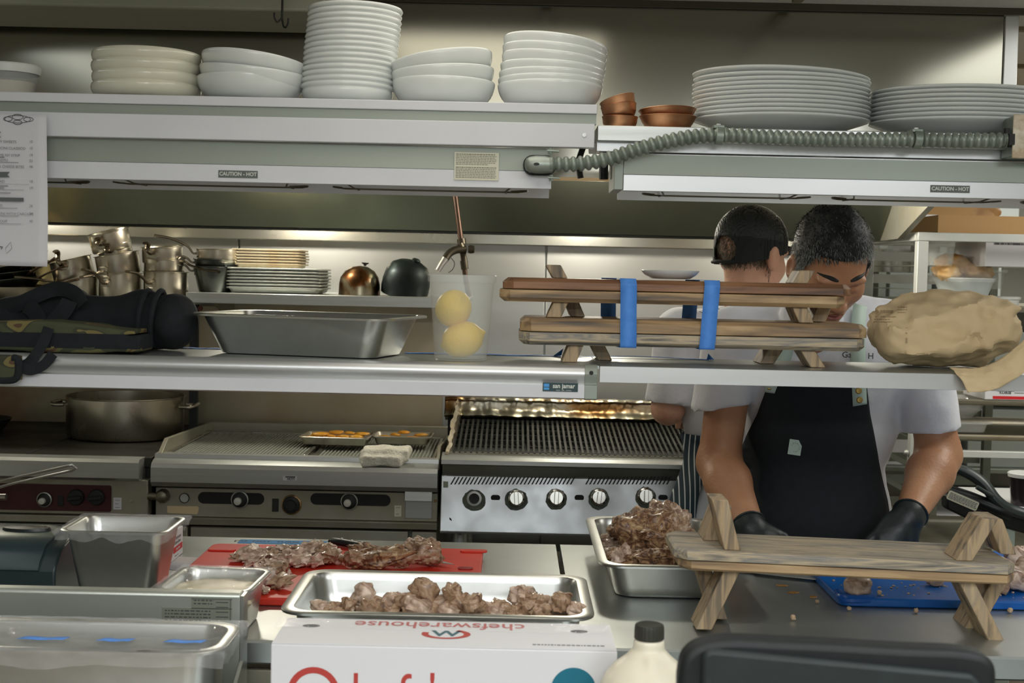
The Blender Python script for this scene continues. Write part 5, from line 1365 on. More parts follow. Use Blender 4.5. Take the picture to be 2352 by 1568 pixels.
def lump(size, seed, rough=.18, boxy=3.2, fq=2.2, nu=22, nv=14, fine=.05):
    o = Vector((seed * 7.31, seed * 3.7, seed * 1.9)); vs = []
    for j in range(nv + 1):
        for i in range(nu):
            th = PI * j / nv; ph = 2 * PI * i / nu
            d = Vector((math.sin(th) * math.cos(ph), math.sin(th) * math.sin(ph), math.cos(th)))
            r = 1 / (abs(d.x) ** boxy + abs(d.y) ** boxy + abs(d.z) ** boxy) ** (1 / boxy)
            r *= 1 + rough * noise.noise(d * fq + o) * 2 + fine * noise.noise(d * 8 + o) * 2
            vs.append((d.x * r * size[0] / 2, d.y * r * size[1] / 2, d.z * r * size[2] / 2))
    fs = []
    for j in range(nv):
        for i in range(nu):
            i2 = (i + 1) % nu
            if j == 0: fs.append((0, nu + i, nu + i2))
            elif j == nv - 1: fs.append((j * nu + i, (j + 1) * nu, j * nu + i2))
            else: fs.append((j * nu + i, (j + 1) * nu + i, (j + 1) * nu + i2, j * nu + i2))
    return MB().add(vs, fs)
def meat(name, loc, size, seed, m_, label, group, rot=None, **k):
    random.seed(seed)
    rt = rot or (random.uniform(-.4, .4), random.uniform(-.4, .4), random.uniform(0, 3))
    mb = lump(size, seed, **k)
    M_ = Euler(rt).to_matrix(); zmin = min((M_ @ Vector(v)).z for v in mb.v)
    o = tag(obj(name, mb, m_, w=False, sharp=60), label, 'meat', group)
    o.matrix_basis = MT((loc[0], loc[1], loc[2] - zmin)) @ M_.to_4x4()
    return o
# centre hotel pan full of chunks
cx = X(1004, 2.2, 1400); cyp = 2.345
tag(obj('hotel_pan', place(gn_pan(.53, .325, .066, .02, .035, .8), MT((cx, cyp, TZ + .0006))), GNST, sharp=40), 'stainless hotel pan of carved meat chunks standing behind the white carton', 'hotel pan')
zone = lambda px: 'left' if px < 880 else ('middle' if px < 1150 else 'right')
random.seed(11); k = 0
heap = [(736, 1393, 30), (770, 1398, 34), (800, 1392, 30), (835, 1368, 46), (850, 1400, 40), (875, 1400, 44), (905, 1384, 36), (930, 1382, 40), (900, 1408, 40), (960, 1400, 46), (975, 1360, 50), (990, 1402, 46), (1010, 1388, 40), (1040, 1374, 44), (1055, 1400, 46),
        (1030, 1412, 40), (1085, 1392, 40), (1100, 1404, 34), (1130, 1408, 34), (1150, 1396, 34), (1180, 1404, 36), (1200, 1376, 44), (1215, 1396, 44), (1245, 1406, 34), (1265, 1388, 38), (1290, 1386, 42), (1300, 1404, 40), (1322, 1402, 34), (945, 1412, 36), (1240, 1384, 30),
        (815, 1408, 34), (760, 1410, 36), (1075, 1414, 34), (1165, 1414, 30), (1205, 1412, 38)]
for (px, py, s_) in heap:
    k += 1; yy = 2.262 + random.uniform(-.01, .055) + (.03 if py < 1380 else 0)
    sz = s_ * yy / F * 1.12
    zc_ = Z(px, py, yy) - sz / 2
    meat('meat_chunk', (X(px, yy, py), yy, max(zc_, TZ + .006)), (sz * random.uniform(1, 1.35), sz * random.uniform(.8, 1.1), sz * random.uniform(.75, 1.)), 100 + k, (MEAT, MEATL, MEAT)[k % 3],
         '%s meat chunk in the %s of the centre pan' % (('browned', 'pale carved', 'browned')[k % 3], zone(px)), '%s chunks at the %s of the centre pan' % (('browned', 'pale carved', 'browned')[k % 3], zone(px)), rough=.2)
random.seed(5)
for k in range(34):
    x = cx + random.uniform(-.21, .21); y = cyp + random.uniform(-.10, .02)
    s_ = random.uniform(.026, .04)
    z_ = zone(1176 + x * F / y)
    meat('meat_chunk', (x, y, TZ + .006 + random.uniform(0, .008)), (s_ * 1.3, s_, s_ * .8), 300 + k, (MEAT, MEATL)[k % 2], '%s meat chunk low in the %s of the centre pan' % (('dark', 'light')[k % 2], z_), '%s low chunks at the %s of the centre pan' % (('dark', 'light')[k % 2], z_))

# red cutting board
rbz = TZ + .016
bx0, bx1, by0, by1 = X(487, 2.95, 1262), X(1110, 2.95, 1262), 2.48, 2.965
t = thing('cutting_board', 'red plastic cutting board strewn with pulled meat on the left work table', 'cutting board', ((bx0 + bx1) / 2, (by0 + by1) / 2, TZ))
obj('board', MB().prism(rrect(bx0, bx1, by0, by1, .02), TZ + .0006, rbz, 'Z'), REDB, t, bevel=.003)
for (px, py) in ((1088, 1267), (510, 1264)):
    c = on(px, py, rbz); obj('grip_foot', MB().prism([(c.x + p[0], c.y + p[1]) for p in rrect(-.03, .03, -.012, .012, .01)], rbz, rbz + .004, 'Z'), REDB, t, bevel=.001)
c = on(1069, 1306, rbz); obj('hang_hole', MB().prism([(c.x + p[0], c.y + p[1]) for p in rrect(-.016, .016, -.012, .012, .01)], rbz + .0002, rbz + .0022, 'Z'), mat('deep_red', c8(150, 20, 20), .3), t)
# tape with the note
a, b = on(543, 1249, TZ), on(800, 1252, TZ)
m = MB().bb(a.x, b.x, 3.045, 3.085, TZ + .0004, TZ + .0010)
put_text(m, 'DO  NOT  TURN  OVEN  ON OFF', .021, Matrix.Translation(((a.x + b.x) / 2 + .01, 3.064, TZ + .0012)) @ Matrix.Rotation(R(-1), 4, 'Z'), 1, .0002, .95)
tag(obj('note_tape', m, [BTAPED, INK]), 'blue tape strip with a handwritten DO NOT TURN OVEN note on the table edge', 'tape')
# chef knife on the red board
def knife(tip, butt, z, label, hl=.115, bw_=.038, hcol=BLKPL):
    tip, butt = Vector(tip), Vector(butt); d = (tip - butt); L_ = d.length; d.normalize(); a = math.atan2(d.y, d.x)
    t = thing('chef_knife', label, 'knife', (butt.x, butt.y, z), (0, 0, a))
    obj('handle', MB().loft([[(x, w_ * math.cos(q * PI / 6) * .5 + oy, .010 + h_ * math.sin(q * PI / 6)) for q in range(12)] for x, w_, h_, oy in ((0, .018, .006, -.004), (.006, .028, .009, -.004), (.03, .024, .009, 0), (.07, .022, .009, 0), (hl - .01, .026, .009, 0), (hl, .024, .008, 0))]), hcol, t, w=False, sharp=60)
    prof = [(hl, .014), (hl + .02, .015), (L_ * .75, .012), (L_, -.004), (L_ * .85, -.018), (L_ * .6, -.024), (hl + .03, -.026), (hl + .01, -.026), (hl + .006, -.012)]
    obj('blade', MB().prism(prof, .0055, .0072, 'Z'), STEEL, t, w=False)
    for u in (.03, .06, .09): obj('rivet', MB().lathe([(0, .0185), (.0035, .0185), (.003, .0197), (0, .0199)], 10, MT((u, 0, 0))), STEEL, t, w=False)
    return t
a, b = on(1046, 1303, rbz), on(762, 1252, rbz)
knife(a, b, rbz + .001, 'black handled chef knife lying behind the meat on the red board', .11)
# pulled meat on the red board
random.seed(21); k = 0
def at_board(px, py, z): return on(px, py, z)
def zone2(px): return 'left' if px < 640 else ('middle' if px < 780 else 'right')
def putmeat(px, py, w_, h_, d_, z, m_, seed, label, group, rot=None, name='meat_piece', **kw):
    """px,py: bottom centre in the photo of the piece standing at height z"""
    c = on(px, py, z); s_ = c.y / F
    return meat(name, (c.x, c.y + d_ / 2 * .6, z), (w_ * s_, d_, h_ * s_), seed, m_, label, group, rot, **kw)
for (px, py, w_, h_) in ((545, 1292, 40, 14), (570, 1292, 60, 24), (600, 1288, 50, 20), (620, 1296, 40, 30), (650, 1286, 56, 24), (632, 1280, 36, 20), (670, 1290, 44, 26), (640, 1304, 50, 26), (620, 1318, 44, 22), (690, 1280, 40, 18), (700, 1296, 60, 36),
          (668, 1306, 50, 34), (730, 1288, 60, 26), (745, 1276, 48, 22), (760, 1290, 40, 24), (748, 1302, 56, 34), (720, 1308, 40, 24), (600, 1330, 40, 26), (625, 1336, 60, 28), (650, 1326, 36, 18), (610, 1350, 44, 26), (640, 1354, 56, 18), (604, 1366, 30, 14), (585, 1304, 50, 16),
          (660, 1300, 40, 20), (685, 1306, 50, 20), (770, 1300, 40, 24)):
    k += 1; z_ = zone2(px)
    putmeat(px, py, w_, h_, w_ * .0008, rbz + .0004, (MEATL, MEAT, MEATL)[k % 3], 500 + k, '%s pulled meat piece in the %s heap on the red board' % (('pale', 'brown', 'pale')[k % 3], z_), '%s pulled pieces, %s heap' % (('pale', 'brown', 'pale')[k % 3], z_), rough=.36, boxy=2.2, fq=2.0, fine=.12)
for (px, py, w_, h_, d_, m_, lab, rot) in ((870, 1312, 150, 44, .06, MEATD, 'long dark joint of roast meat lying on the red board before the knife', (0.05, -.12, .15)), (815, 1312, 70, 36, .05, MEAT, 'brown meat piece at the left end of the long joint on the red board', None),
      (925, 1308, 70, 50, .05, MEAT, 'upright roast meat piece with a pointed top beside the long joint', (0, -.1, .4)), (940, 1278, 30, 36, .03, MEATL, 'thin pale meat point sticking up above the long joint', (.1, .2, .2)), (978, 1306, 74, 58, .06, MEAT, 'rounded meat knuckle with a torn pale top at the right of the red board', (0, .12, .3)),
      (968, 1262, 40, 20, .03, MEATL, 'torn pale flap of meat on top of the rounded knuckle', (0, .5, .2)), (850, 1290, 90, 30, .05, MEATD, 'dark crusted piece of meat behind the long joint', (0, .2, .1))):
    putmeat(px, py, w_, h_, d_, rbz + .0004, m_, 600 + int(px), lab, 'roast joints on the red board', rot, rough=.22, boxy=2.3, fq=1.8, fine=.09, nu=40, nv=26)
# ---- right hotel pan with the roast
rx0, rx1 = .180, .478
pcx, pcy = (rx0 + rx1) / 2, 2.83
tag(obj('hotel_pan', place(gn_pan(.298, .53, .072, .020, .04, .75), MT((pcx, pcy, TZ + .0006))), GNST, sharp=40), 'deep stainless hotel pan holding the big roast on the right work table', 'hotel pan')
k = 0
for (px, py, Y, w_, h_, d_, m_, lab, rot) in (
    (1490, 1290, 2.80, 150, 100, .13, MEATD, 'big glistening roast shoulder heaped in the right hotel pan', (0, -.1, .3)),
    (1462, 1250, 2.92, 130, 70, .10, MEATD, 'dark roast piece at the back of the big heap in the right pan', (0, .1, .8)),
    (1530, 1235, 2.96, 110, 70, .10, MEAT, 'browned roast piece behind the shoulder in the right pan', (.1, .2, .4)),
    (1475, 1212, 2.86, 60, 40, .06, MEATD, 'crusty peak of meat on top of the roast heap', (0, .3, .2)),
    (1532, 1205, 2.97, 60, 32, .05, MEATD, 'ragged crusty strip of meat at the top right of the roast heap', (0, -.3, .2)),
    (1560, 1215, 2.88, 44, 50, .05, MEATL, 'pale bone end sticking up beside the roast heap', (0, .3, .2)),
    (1402, 1258, 2.93, 60, 24, .05, MEATL, 'pale shred of meat at the left side of the right pan', None),
    (1392, 1236, 2.98, 34, 14, .03, MEATL, 'small pale meat scrap at the back left of the right pan', None),
    (1415, 1285, 2.78, 60, 30, .06, MEATD, 'dark shredded meat at the left front of the right pan', None),
    (1440, 1300, 2.68, 90, 40, .08, MEATD, 'dark shredded heap at the front of the right pan', None),
    (1425, 1290, 2.66, 34, 46, .03, MEATL, 'pale bone sliver standing at the front of the right pan', (.3, .5, .3)),
    (1500, 1302, 2.66, 90, 40, .08, MEATD, 'dark meat piece at the front middle of the right pan', None),
    (1560, 1300, 2.68, 90, 60, .08, MEATD, 'dark meat piece at the front right of the right pan behind the wooden stand', None),
    (1545, 1260, 2.80, 90, 70, .09, MEAT, 'browned meat slab on the right of the roast heap', (0, -.4, .2)),
    (1640, 1290, 2.85, 90, 40, .10, MEATD, 'meat piece at the right side of the right pan behind the wooden stand', None)):
    k += 1; c = at(px, py, Y); s_ = Y / F
    mb_ = meat('roast_piece', (c.x, c.y, max(c.z - .01, TZ + .006)), (w_ * s_, d_, h_ * s_ * 1.1), 700 + k, m_, lab, 'roast pieces in the right hotel pan', rot, rough=.24, boxy=2.2, fq=1.7, fine=.10, nu=44, nv=28)
# ---- blue board with cubes
bx0, bx1, by0, by1 = X(1925, 2.58, 1390), 1.24, 2.57, 3.06
t = thing('cutting_board', 'blue plastic cutting board under the carving hand on the right work table', 'cutting board', ((bx0 + bx1) / 2, 2.8, TZ))
obj('board', MB().prism(rrect(bx0, bx1, by0, by1, .025), TZ + .001, TZ + .018, 'Z'), BLUEB, t, bevel=.003)
c = on(1960, 1392, TZ + .018)
obj('grip_foot', MB().tube(smoothpath([(bx0 + .012, by0 + .06, TZ + .013), (bx0 + .012, by0 + .012, TZ + .013), (bx0 + .07, by0 + .010, TZ + .013)], 6), .010, 10), mat('blue_grip', c8(14, 84, 168), .3), t)
def cube(px, py, w_, h_, seed, lab, group, m_=MEATL, rot=(0, 0, .5), **kw):
    return putmeat(px, py, w_, h_, w_ * .0008, TZ + .0184, m_, seed, lab, group, rot, name='meat_cube', rough=.08, boxy=7, fq=1.6, fine=.04, **kw)
cube(1972, 1368, 52, 38, 801, 'single cut cube of meat near the left edge of the blue board', 'meat cubes on the blue board')
cube(2150, 1346, 34, 20, 802, 'small meat cube half hidden by the wooden stand on the blue board', 'meat cubes on the blue board')
for i, (px, py, w_, h_) in enumerate(((2292, 1366, 56, 36), (2335, 1362, 60, 46), (2320, 1340, 56, 40), (2348, 1322, 60, 44), (2300, 1350, 40, 30), (2370, 1350, 60, 60), (2340, 1308, 50, 30))):
    cube(px, py, w_, h_, 810 + i, 'browned meat cube in the heap at the right edge', 'heap of cubes at the right edge', (MEAT, MEATL)[i % 2], (0.2 * i, .3, .4 * i))
random.seed(3)
CR = mat('meat_crumbs', c8(196, 168, 136), .5)
m = MB()
for k in range(170):
    x = random.uniform(bx0 + .02, 1.12); y = random.uniform(by0 + .02, by1 - .1); s_ = random.choice((.0012, .0015, .002, .003))
    m.merge(lump((s_ * 2, s_ * 1.6, s_), k, nu=6, nv=4), MT((x, y, TZ + .0185 + s_ * .3)))
tag(obj('meat_crumbs', m, CR), 'scattered pale meat crumbs all over the blue board', 'crumbs', kind='stuff')
for (px, py, s_, lab) in ((1821, 1424, 12, 'white crumb lying alone on the steel table below the knife tip'), (1754, 1468, 9, 'small white crumb near the table front beside the jug'), (1950, 1402, 9, 'tan crumb at the front left edge of the blue board'),
                          (2104, 1407, 10, 'tan crumb in front of the blue board by the stand leg'), (2320, 1407, 11, 'yellow crumb at the front right of the blue board'), (1877, 1386, 8, 'pale crumb below the second sauce drop'), (2020, 1366, 10, 'small tan crumb right of the single cube')):
    c = on(px, py, TZ + (.019 if py < 1380 and px > 1950 else .0006)); sz = s_ * c.y / F
    meat('crumb', (c.x, c.y, c.z), (sz, sz, sz), int(px), CR, lab, 'loose crumbs on the work table', nu=10, nv=7)['category'] = 'crumb'
SAU = mat('brown_jus', c8(150, 104, 50), .12, 0, c8(176, 136, 80), 60, coat=.5)
for (px, py, w_, lab) in ((1796, 1344, 30, 'brown sauce drop nearest the pan on the steel table'), (1822, 1360, 34, 'middle brown sauce drop on the steel table'), (1868, 1370, 30, 'brown sauce drop nearest the blue board')):
    c = on(px, py, TZ + .0004); w2 = w_ * c.y / F / 2
    m = MB().lathe([(0, 0), (w2, 0), (w2 * .8, .0012), (0, .0018)], 18, MT(c) @ RZ(px) @ Matrix.Diagonal((1, .62, 1, 1)))
    tag(obj('sauce_drop', m, SAU), lab, 'sauce', 'sauce drops on the steel table')
a, b = on(1910, 1338, TZ), on(1668, 1308, TZ)
knife(a, b, TZ + .0006, 'carving knife on the steel table with its tip pointing at the blue board', .06, hcol=STEEL)

# ---- big wooden stand on the right of the table
yA, yB = 2.335, 2.52
def PXb(px, py, Y=2.40): return at(px, py, Y).x
zbd = Z(1950, 1327, yA)
ztd = Z(1950, 1281, yA)
zup = Z(1640, 1140, 2.42)
ang = 1.2
stand('large weathered wooden stand with tall crossed feet straddling the right work table', PXb(1548, 1270, yA), PXb(2338, 1320, yA), yA, yB, TZ + .0008,
      [(zbd, (zbd + ztd) / 2 - .0006, .008, .0), ((zbd + ztd) / 2 + .0006, ztd, 0, .0)],
      [(PXb(1668, 1325), PXb(1607, 1458), True, TZ + .001), (PXb(1590, 1325, 2.52), PXb(1636, 1430, 2.52), False, TZ + .001), (PXb(2196, 1345), PXb(2270, 1478), True, TZ + .001), (PXb(2262, 1345, 2.52), PXb(2196, 1440, 2.52), False, TZ + .001)],
      [(PXb(1668, 1255), PXb(1637, 1140), True, zup), (PXb(1612, 1240, 2.52), PXb(1640, 1168, 2.52), False, zup - .025), (PXb(2190, 1285), PXb(2246, 1190), True, zup - .012), (PXb(2272, 1280, 2.52), PXb(2240, 1190, 2.52), False, zup - .025)], [WOOD, WOODG, WOODL], tilt=1.4)

# ---- glove carton, paper, printer, pans at the left
bz0 = TZ + .0005
t = thing('glove_box', 'white glove carton with red print standing behind the deep film covered pan', 'carton', (-.84, 2.86, bz0))
cxr = -.722
obj('carton', MB().bb(-.96, cxr, 2.80, 2.925, bz0, bz0 + .062), CARD, t, bevel=.0015)
m = MB(); zt_ = bz0 + .062
SIDE = Matrix(((0, 0, 1), (1, 0, 0), (0, 1, 0)))
def sideM(y, z): return Matrix.Translation((cxr + .0008, y, z)) @ SIDE.to_4x4()
put_text(m, 'High Performance', .0105, sideM(2.872, zt_ - .016), 1, .0001, .85)
put_text(m, 'Black Nitrile Gloves', .0105, sideM(2.868, zt_ - .026), 1, .0001, .78)
m.add([(cxr + .0006, 2.842, zt_ - .034), (cxr + .0006, 2.918, zt_ - .034), (cxr + .0006, 2.918, zt_ - .047), (cxr + .0006, 2.842, zt_ - .047)], [(0, 1, 2, 3)], None, 2)
put_text(m, 'Exam Grade', .0072, sideM(2.88, zt_ - .0405), 3, .0003, .9)
put_text(m, 'Powder Free', .006, sideM(2.868, zt_ - .054), 1, 0, .9)
obj('print', m, [CARD, INK, mat('print_red', c8(200, 30, 40), .5), PAPER], t)
c = on(450, 1298, TZ)
m = MB().add([tuple(on(340, 1300, TZ + .0008)), tuple(on(372, 1276, TZ + .0008)), tuple(on(530, 1284, TZ + .0008)), tuple(on(495, 1322, TZ + .0008))], [(0, 1, 2, 3)])
tag(obj('paper_sheet', m, PAPER, solid=.0006), 'plain white paper sheet flat on the table left of the red board', 'paper')
# black printer
pc = at(60, 1290, 2.42)
t = thing('receipt_printer', 'black plastic kitchen ticket printer at the far left of the work table', 'printer', (pc.x - .06, 2.5, TZ))
px0, px1 = X(-90, 2.42, 1290), X(135, 2.42, 1290)
zt_ = Z(60, 1226, 2.50)
prof = [(2.40, TZ + .001), (2.40, TZ + .075), (2.408, TZ + .088), (2.44, zt_ - .012), (2.49, zt_ - .002), (2.60, zt_), (2.62, zt_ - .01), (2.62, TZ + .001)]
obj('housing', MB().prism(prof, px0, px1), mat('printer_plastic', c8(44, 56, 58), .32, 0, c8(38, 49, 51), 6), t, sharp=30, bevel=.004)
obj('cover', MB().prism([(2.396, TZ + .078), (2.404, TZ + .092), (2.438, zt_ - .006), (2.49, zt_ + .004), (2.56, zt_ + .006), (2.56, zt_ + .001), (2.49, zt_ - .001), (2.441, zt_ - .011), (2.409, TZ + .087), (2.401, TZ + .076)], px0, px1 - .03), mat('printer_cover', c8(48, 62, 64), .22), t, sharp=50)
obj('release_tab', MB().lathe([(0, 0), (.03, 0), (.028, .006), (0, .008)], 18, MT((px0 + .085, 2.52, zt_ + .003)) @ Matrix.Diagonal((1.6, .7, 1, 1))), BLKPL, t)
# film over a pan: a wrinkled sheet that drapes over the rim
def film(cx_, cy_, z_, w_, d_, drop, sag, parent, seed, rz_=0):
    def fn(u, v):
        a, b = (u - .5) * 2, (v - .5) * 2
        ex, ey = abs(a), abs(b); e = max(ex, ey)
        k = .86
        s_ = min(e / k, 1); over = max((e - k) / (1 - k), 0)
        x = a * (w_ / 2 + .004) / (k if e < k else e) * (1 if e < k else 1); y = b * (d_ / 2 + .004) / (k if e < k else e)
        p = Vector((x * 26 + seed, y * 26, 0))
        z = z_ + .0016 - sag * (1 - s_ ** 2.2) + .0022 * noise.noise(p * 1.6) * (1 if s_ < 1 else 0)
        if over > 0:
            dd = drop * over * (.55 + .45 * noise.noise(Vector((a * 3 + seed, b * 3, 5))) + .25)
            z -= dd; ox = .004 * noise.noise(p * 3 + Vector((0, 0, z * 90))) + .002
            x += math.copysign(ox, a) if ex >= ey else 0; y += math.copysign(ox, b) if ey > ex else 0
            x *= 1 - .35 * dd / w_; y *= 1 - .35 * dd / d_
        c_, s2 = math.cos(R(rz_)), math.sin(R(rz_))
        return (cx_ + x * c_ - y * s2, cy_ + x * s2 + y * c_, z)
    return obj('cling_film', MB().grid(fn, 70, 60), WRAP, parent, sharp=70)
c = at(258, 1222, 2.37); dcx = c.x; dcy = 2.445; dz_ = Z(258, 1222, 2.36)
w_, d_ = 255 * 2.36 / F, .165
t = thing('deep_pan', 'deep square steel pan under cling film in front of the glove carton', 'food pan', (dcx, dcy, TZ))
obj('pan', place(gn_pan(w_, d_, dz_ - TZ - .001, .010, .022, .82), MT((dcx, dcy, TZ + .0006))), GNST, t, sharp=40)
film(dcx, dcy, dz_, w_, d_, .022, .012, t, 3)
c = at(480, 1352, 2.23); dcx = X(478, 2.28, 1330); dcy = 2.335; dz_ = Z(480, 1356, 2.245)
w_, d_ = .168, .185
t = thing('deep_pan', 'small square steel pan of creamy food under cling film beside the steel riser', 'food pan', (dcx, dcy, TZ))
obj('pan', place(gn_pan(w_, d_, dz_ - TZ - .001, .010, .022, .86), MT((dcx, dcy, TZ + .0006)) @ RZ(-3)), GNST, t, sharp=40)
film(dcx, dcy, dz_, w_, d_, .018, .006, t, 8, -3)
obj('contents', place(lump((w_ * .84, d_ * .84, .03), 5, .1, 6, 2.), MT((dcx, dcy, dz_ - .030))), mat('creamy_food', c8(222, 210, 182), .4, 0, c8(196, 184, 150), 20), t)
# ============================================================= the pass ledge in front and what stands on it
t = thing('pass_ledge', 'stainless serving ledge in front of the work table just below the photo', 'counter', (0, 1.93, 0))
obj('ledge_top', MB().bb(-1.7, 1.7, 1.66, 2.20, .772, .80), STEELT, t, bevel=.004)
obj('front_panel', MB().bb(-1.68, 1.68, 1.72, 1.74, .02, .771), mat('dark_panel', c8(70, 72, 68), .5), t)
obj('back_panel', MB().bb(-1.68, 1.68, 2.16, 2.18, .02, .771), STEELD, t)
# steel riser with a rating plate
yp = 2.13
RISM = mat('riser_steel', c8(186, 190, 182), .42, .75, c8(170, 174, 166), 3, (.5, 1, 3))
zt_ = Z(300, 1358, yp); xe = X(552, yp, 1400)
t = thing('steel_riser', 'low stainless riser panel with a worn rating plate at the bottom left', 'riser', (-1.1, yp, .8))
obj('panel', MB().prism([(yp, zt_ - .004), (yp + .004, zt_), (yp + .028, zt_), (yp + .03, zt_ - .004), (yp + .03, .801), (yp, .801)], -1.55, xe), RISM, t, bevel=.002)
obj('end_flange', MB().prism([(yp + .03, zt_ - .003), (yp - .002, zt_ - .003), (yp - .002, .90), (yp - .16, .83), (yp - .16, .801), (yp + .03, .801)], xe + .0005, xe + .006), GNST, t)
m = MB()
a, b = at(372, 1394, yp), at(533, 1425, yp); c, d = at(440, 1371, yp), at(533, 1394, yp)
yy = yp - .0008
m.bb(a.x, b.x, yy, yy + .0006, b.z, a.z); m.bb(c.x, d.x, yy, yy + .0006, a.z - .001, c.z)
random.seed(4)
for (x0_, x1_, z1_, n_) in ((a.x + .005, b.x - .035, a.z - .004, 5), (c.x + .004, d.x - .03, c.z - .004, 2)):
    for k in range(n_):
        z = z1_ - k * .0052; x = x0_
        while x < x1_:
            w2 = random.uniform(.002, .008); m.bb(x, min(x + w2, x1_), yy - .0004, yy, z - .0016, z, 1); x += w2 + .002
for k in range(4): m.bb(d.x - .026, d.x - .006, yy - .0004, yy, c.z - .008 - k * .008, c.z - .0068 - k * .008, 1)
m.bb(c.x, d.x, yy - .0004, yy, c.z - .0028, c.z - .002, 1); m.bb(d.x - .003, d.x - .0022, yy - .0004, yy, b.z, c.z - .002, 1)
obj('rating_plate', m, [mat('rating_plate_metal', c8(160, 164, 150), .4, .7), INK], t)
# long wrapped pan before it
zr_ = Z(300, 1492, 1.86)
wx1 = X(540, 1.95, 1460); wx0 = wx1 - .62
wcy = 1.937
t = thing('hotel_pan', 'large steel hotel pan wrapped in cling film with three blue tape strips, bottom left', 'hotel pan', ((wx0 + wx1) / 2, wcy, .8))
H_ = zr_ - .801
obj('pan', place(gn_pan(wx1 - wx0, .17, H_, .016, .04, .9), MT(((wx0 + wx1) / 2, wcy, .8006))), GNST, t, sharp=40)
film((wx0 + wx1) / 2, wcy, zr_, wx1 - wx0, .17, .03, .004, t, 12)
for (p0, p1, py) in ((40, 146, 1469), (222, 297, 1473), (376, 463, 1477)):
    a, b = at(p0, py, 1.89), at(p1, py, 1.89)
    m = MB().grid(lambda u, v: (a.x + (b.x - a.x) * u + .004 * v, 1.885 + .024 * v, zr_ + .0050 - .0028 * v + .0006 * math.sin(u * 9)), 10, 3)
    obj('label_tape', m, BTAPE, t, solid=.0004)
# ---- white carton
yb0, yb1 = 1.85, 1.985
xa, xb = X(622, yb0, 1500), X(1418, yb0, 1500)
zb_ = Z(1000, 1487, yb0)
t = thing('carton', 'white supplier carton with red and teal print standing at the bottom centre', 'carton', ((xa + xb) / 2, yb0, .8))
obj('box', MB().bb(xa, xb, yb0, yb1, .8006, zb_), CARD, t, bevel=.002)
obj('lid_flap', MB().bb(xa + .001, xb - .001, yb0 + .001, yb1 + .002, zb_ + .0003, zb_ + .0016), CARD, t)
RED = mat('print_red_brown', c8(178, 62, 56), .5); TEAL = mat('print_teal', c8(20, 106, 128), .5); DTEAL = mat('print_dark_teal', c8(60, 100, 110), .5)
m = MB(); ztp = zb_ + .0020
TOPM = lambda x, y, rot=180: Matrix.Translation((x, y, ztp)) @ Matrix.Rotation(R(rot), 4, 'Z')
c = at(1008, 1436, 1.96)
put_text(m, 'chefswarehouse', .052, TOPM((X(820, 1.96, 1436) + X(1200, 1.96, 1436)) / 2, 1.962) @ Matrix.Diagonal((1.0, .95, 1, 1)), 0, .0004, .76)
cx_ = X(1024, 1.91, 1465)
def arc(m_, cx2, cy2, r0, r1, a0, a1, plane, mi, ky=1.):
    n = 30; vs = []
    for k in range(n + 1):
        a = R(a0 + (a1 - a0) * k / n)
        for r in (r0, r1): vs.append(plane(cx2 + r * math.cos(a), cy2 + r * ky * math.sin(a)))
    m_.add(vs, [(2 * k, 2 * k + 1, 2 * k + 3, 2 * k + 2) for k in range(n)], None, mi)
top = lambda x, y: (x, y, ztp)
arc(m, cx_, 1.915, .026, .036, -200, 60, top, 0, .72)
put_text(m, 'W', .040, TOPM(cx_, 1.917, 0), 2, .001)
for (p0, p1) in ((1223, 1385),):
    x = X(p0, 1.88, 1476)
    while x < X(p1, 1.88, 1476): w2 = random.uniform(.002, .006); m.bb(x, x + w2, 1.868, 1.873, ztp - .0002, ztp, 3); x += w2 + .0015
for (px) in (716, 1330):
    x = X(px, 1.95, 1440); m.prism([(x + .013 * math.cos(k * PI / 6), 1.945 + .008 * math.sin(k * PI / 6)) for k in range(12)], ztp - .0005, ztp, 'Z', None, 4)
front = lambda x, z: (x, yb0 - .0006, z)
FM = lambda x, z: frontM(x, yb0 - .0006, z)
c = at(720, 1590, yb0); arc(m, c.x, c.z, .028, .037, -20, 320, front, 0)
s_ = yb0 / F
for (tx, px, sz) in (("chefs'", 880, .075),):
    p = at(px, 1592, yb0); put_text(m, tx, sz, FM(p.x, p.z), 0, 0, .9)
p = at(1180, 1592, yb0); put_text(m, 'warehouse', .05, FM(at(1120, 1600, yb0).x, at(1120, 1600, yb0).z), 0, 0, .8)
c = at(1317, 1584, yb0); m.prism([(c.x + .032 * math.cos(k * PI / 20), c.z + .032 * math.sin(k * PI / 20)) for k in range(40)], yb0 - .0008, yb0 - .0002, 'Y', None, 1)
put_text(m, '2020', .012, Matrix.Translation((0, -.0006, 0)) @ FM(c.x, c.z + .004), 5, .0004)
obj('print', m, [RED, TEAL, DTEAL, INKG, INK, LABELT], t)
def fn(u, v): 
    x = X(640, 1.97, 1430) + (X(1400, 1.97, 1430) - X(640, 1.97, 1430)) * u
    return (x, 1.925 + .058 * v, zb_ + .0045 + .002 * noise.noise(Vector((x * 40, v * 5, 2))))
obj('clear_tape', MB().grid(fn, 90, 8), WRAP, t)
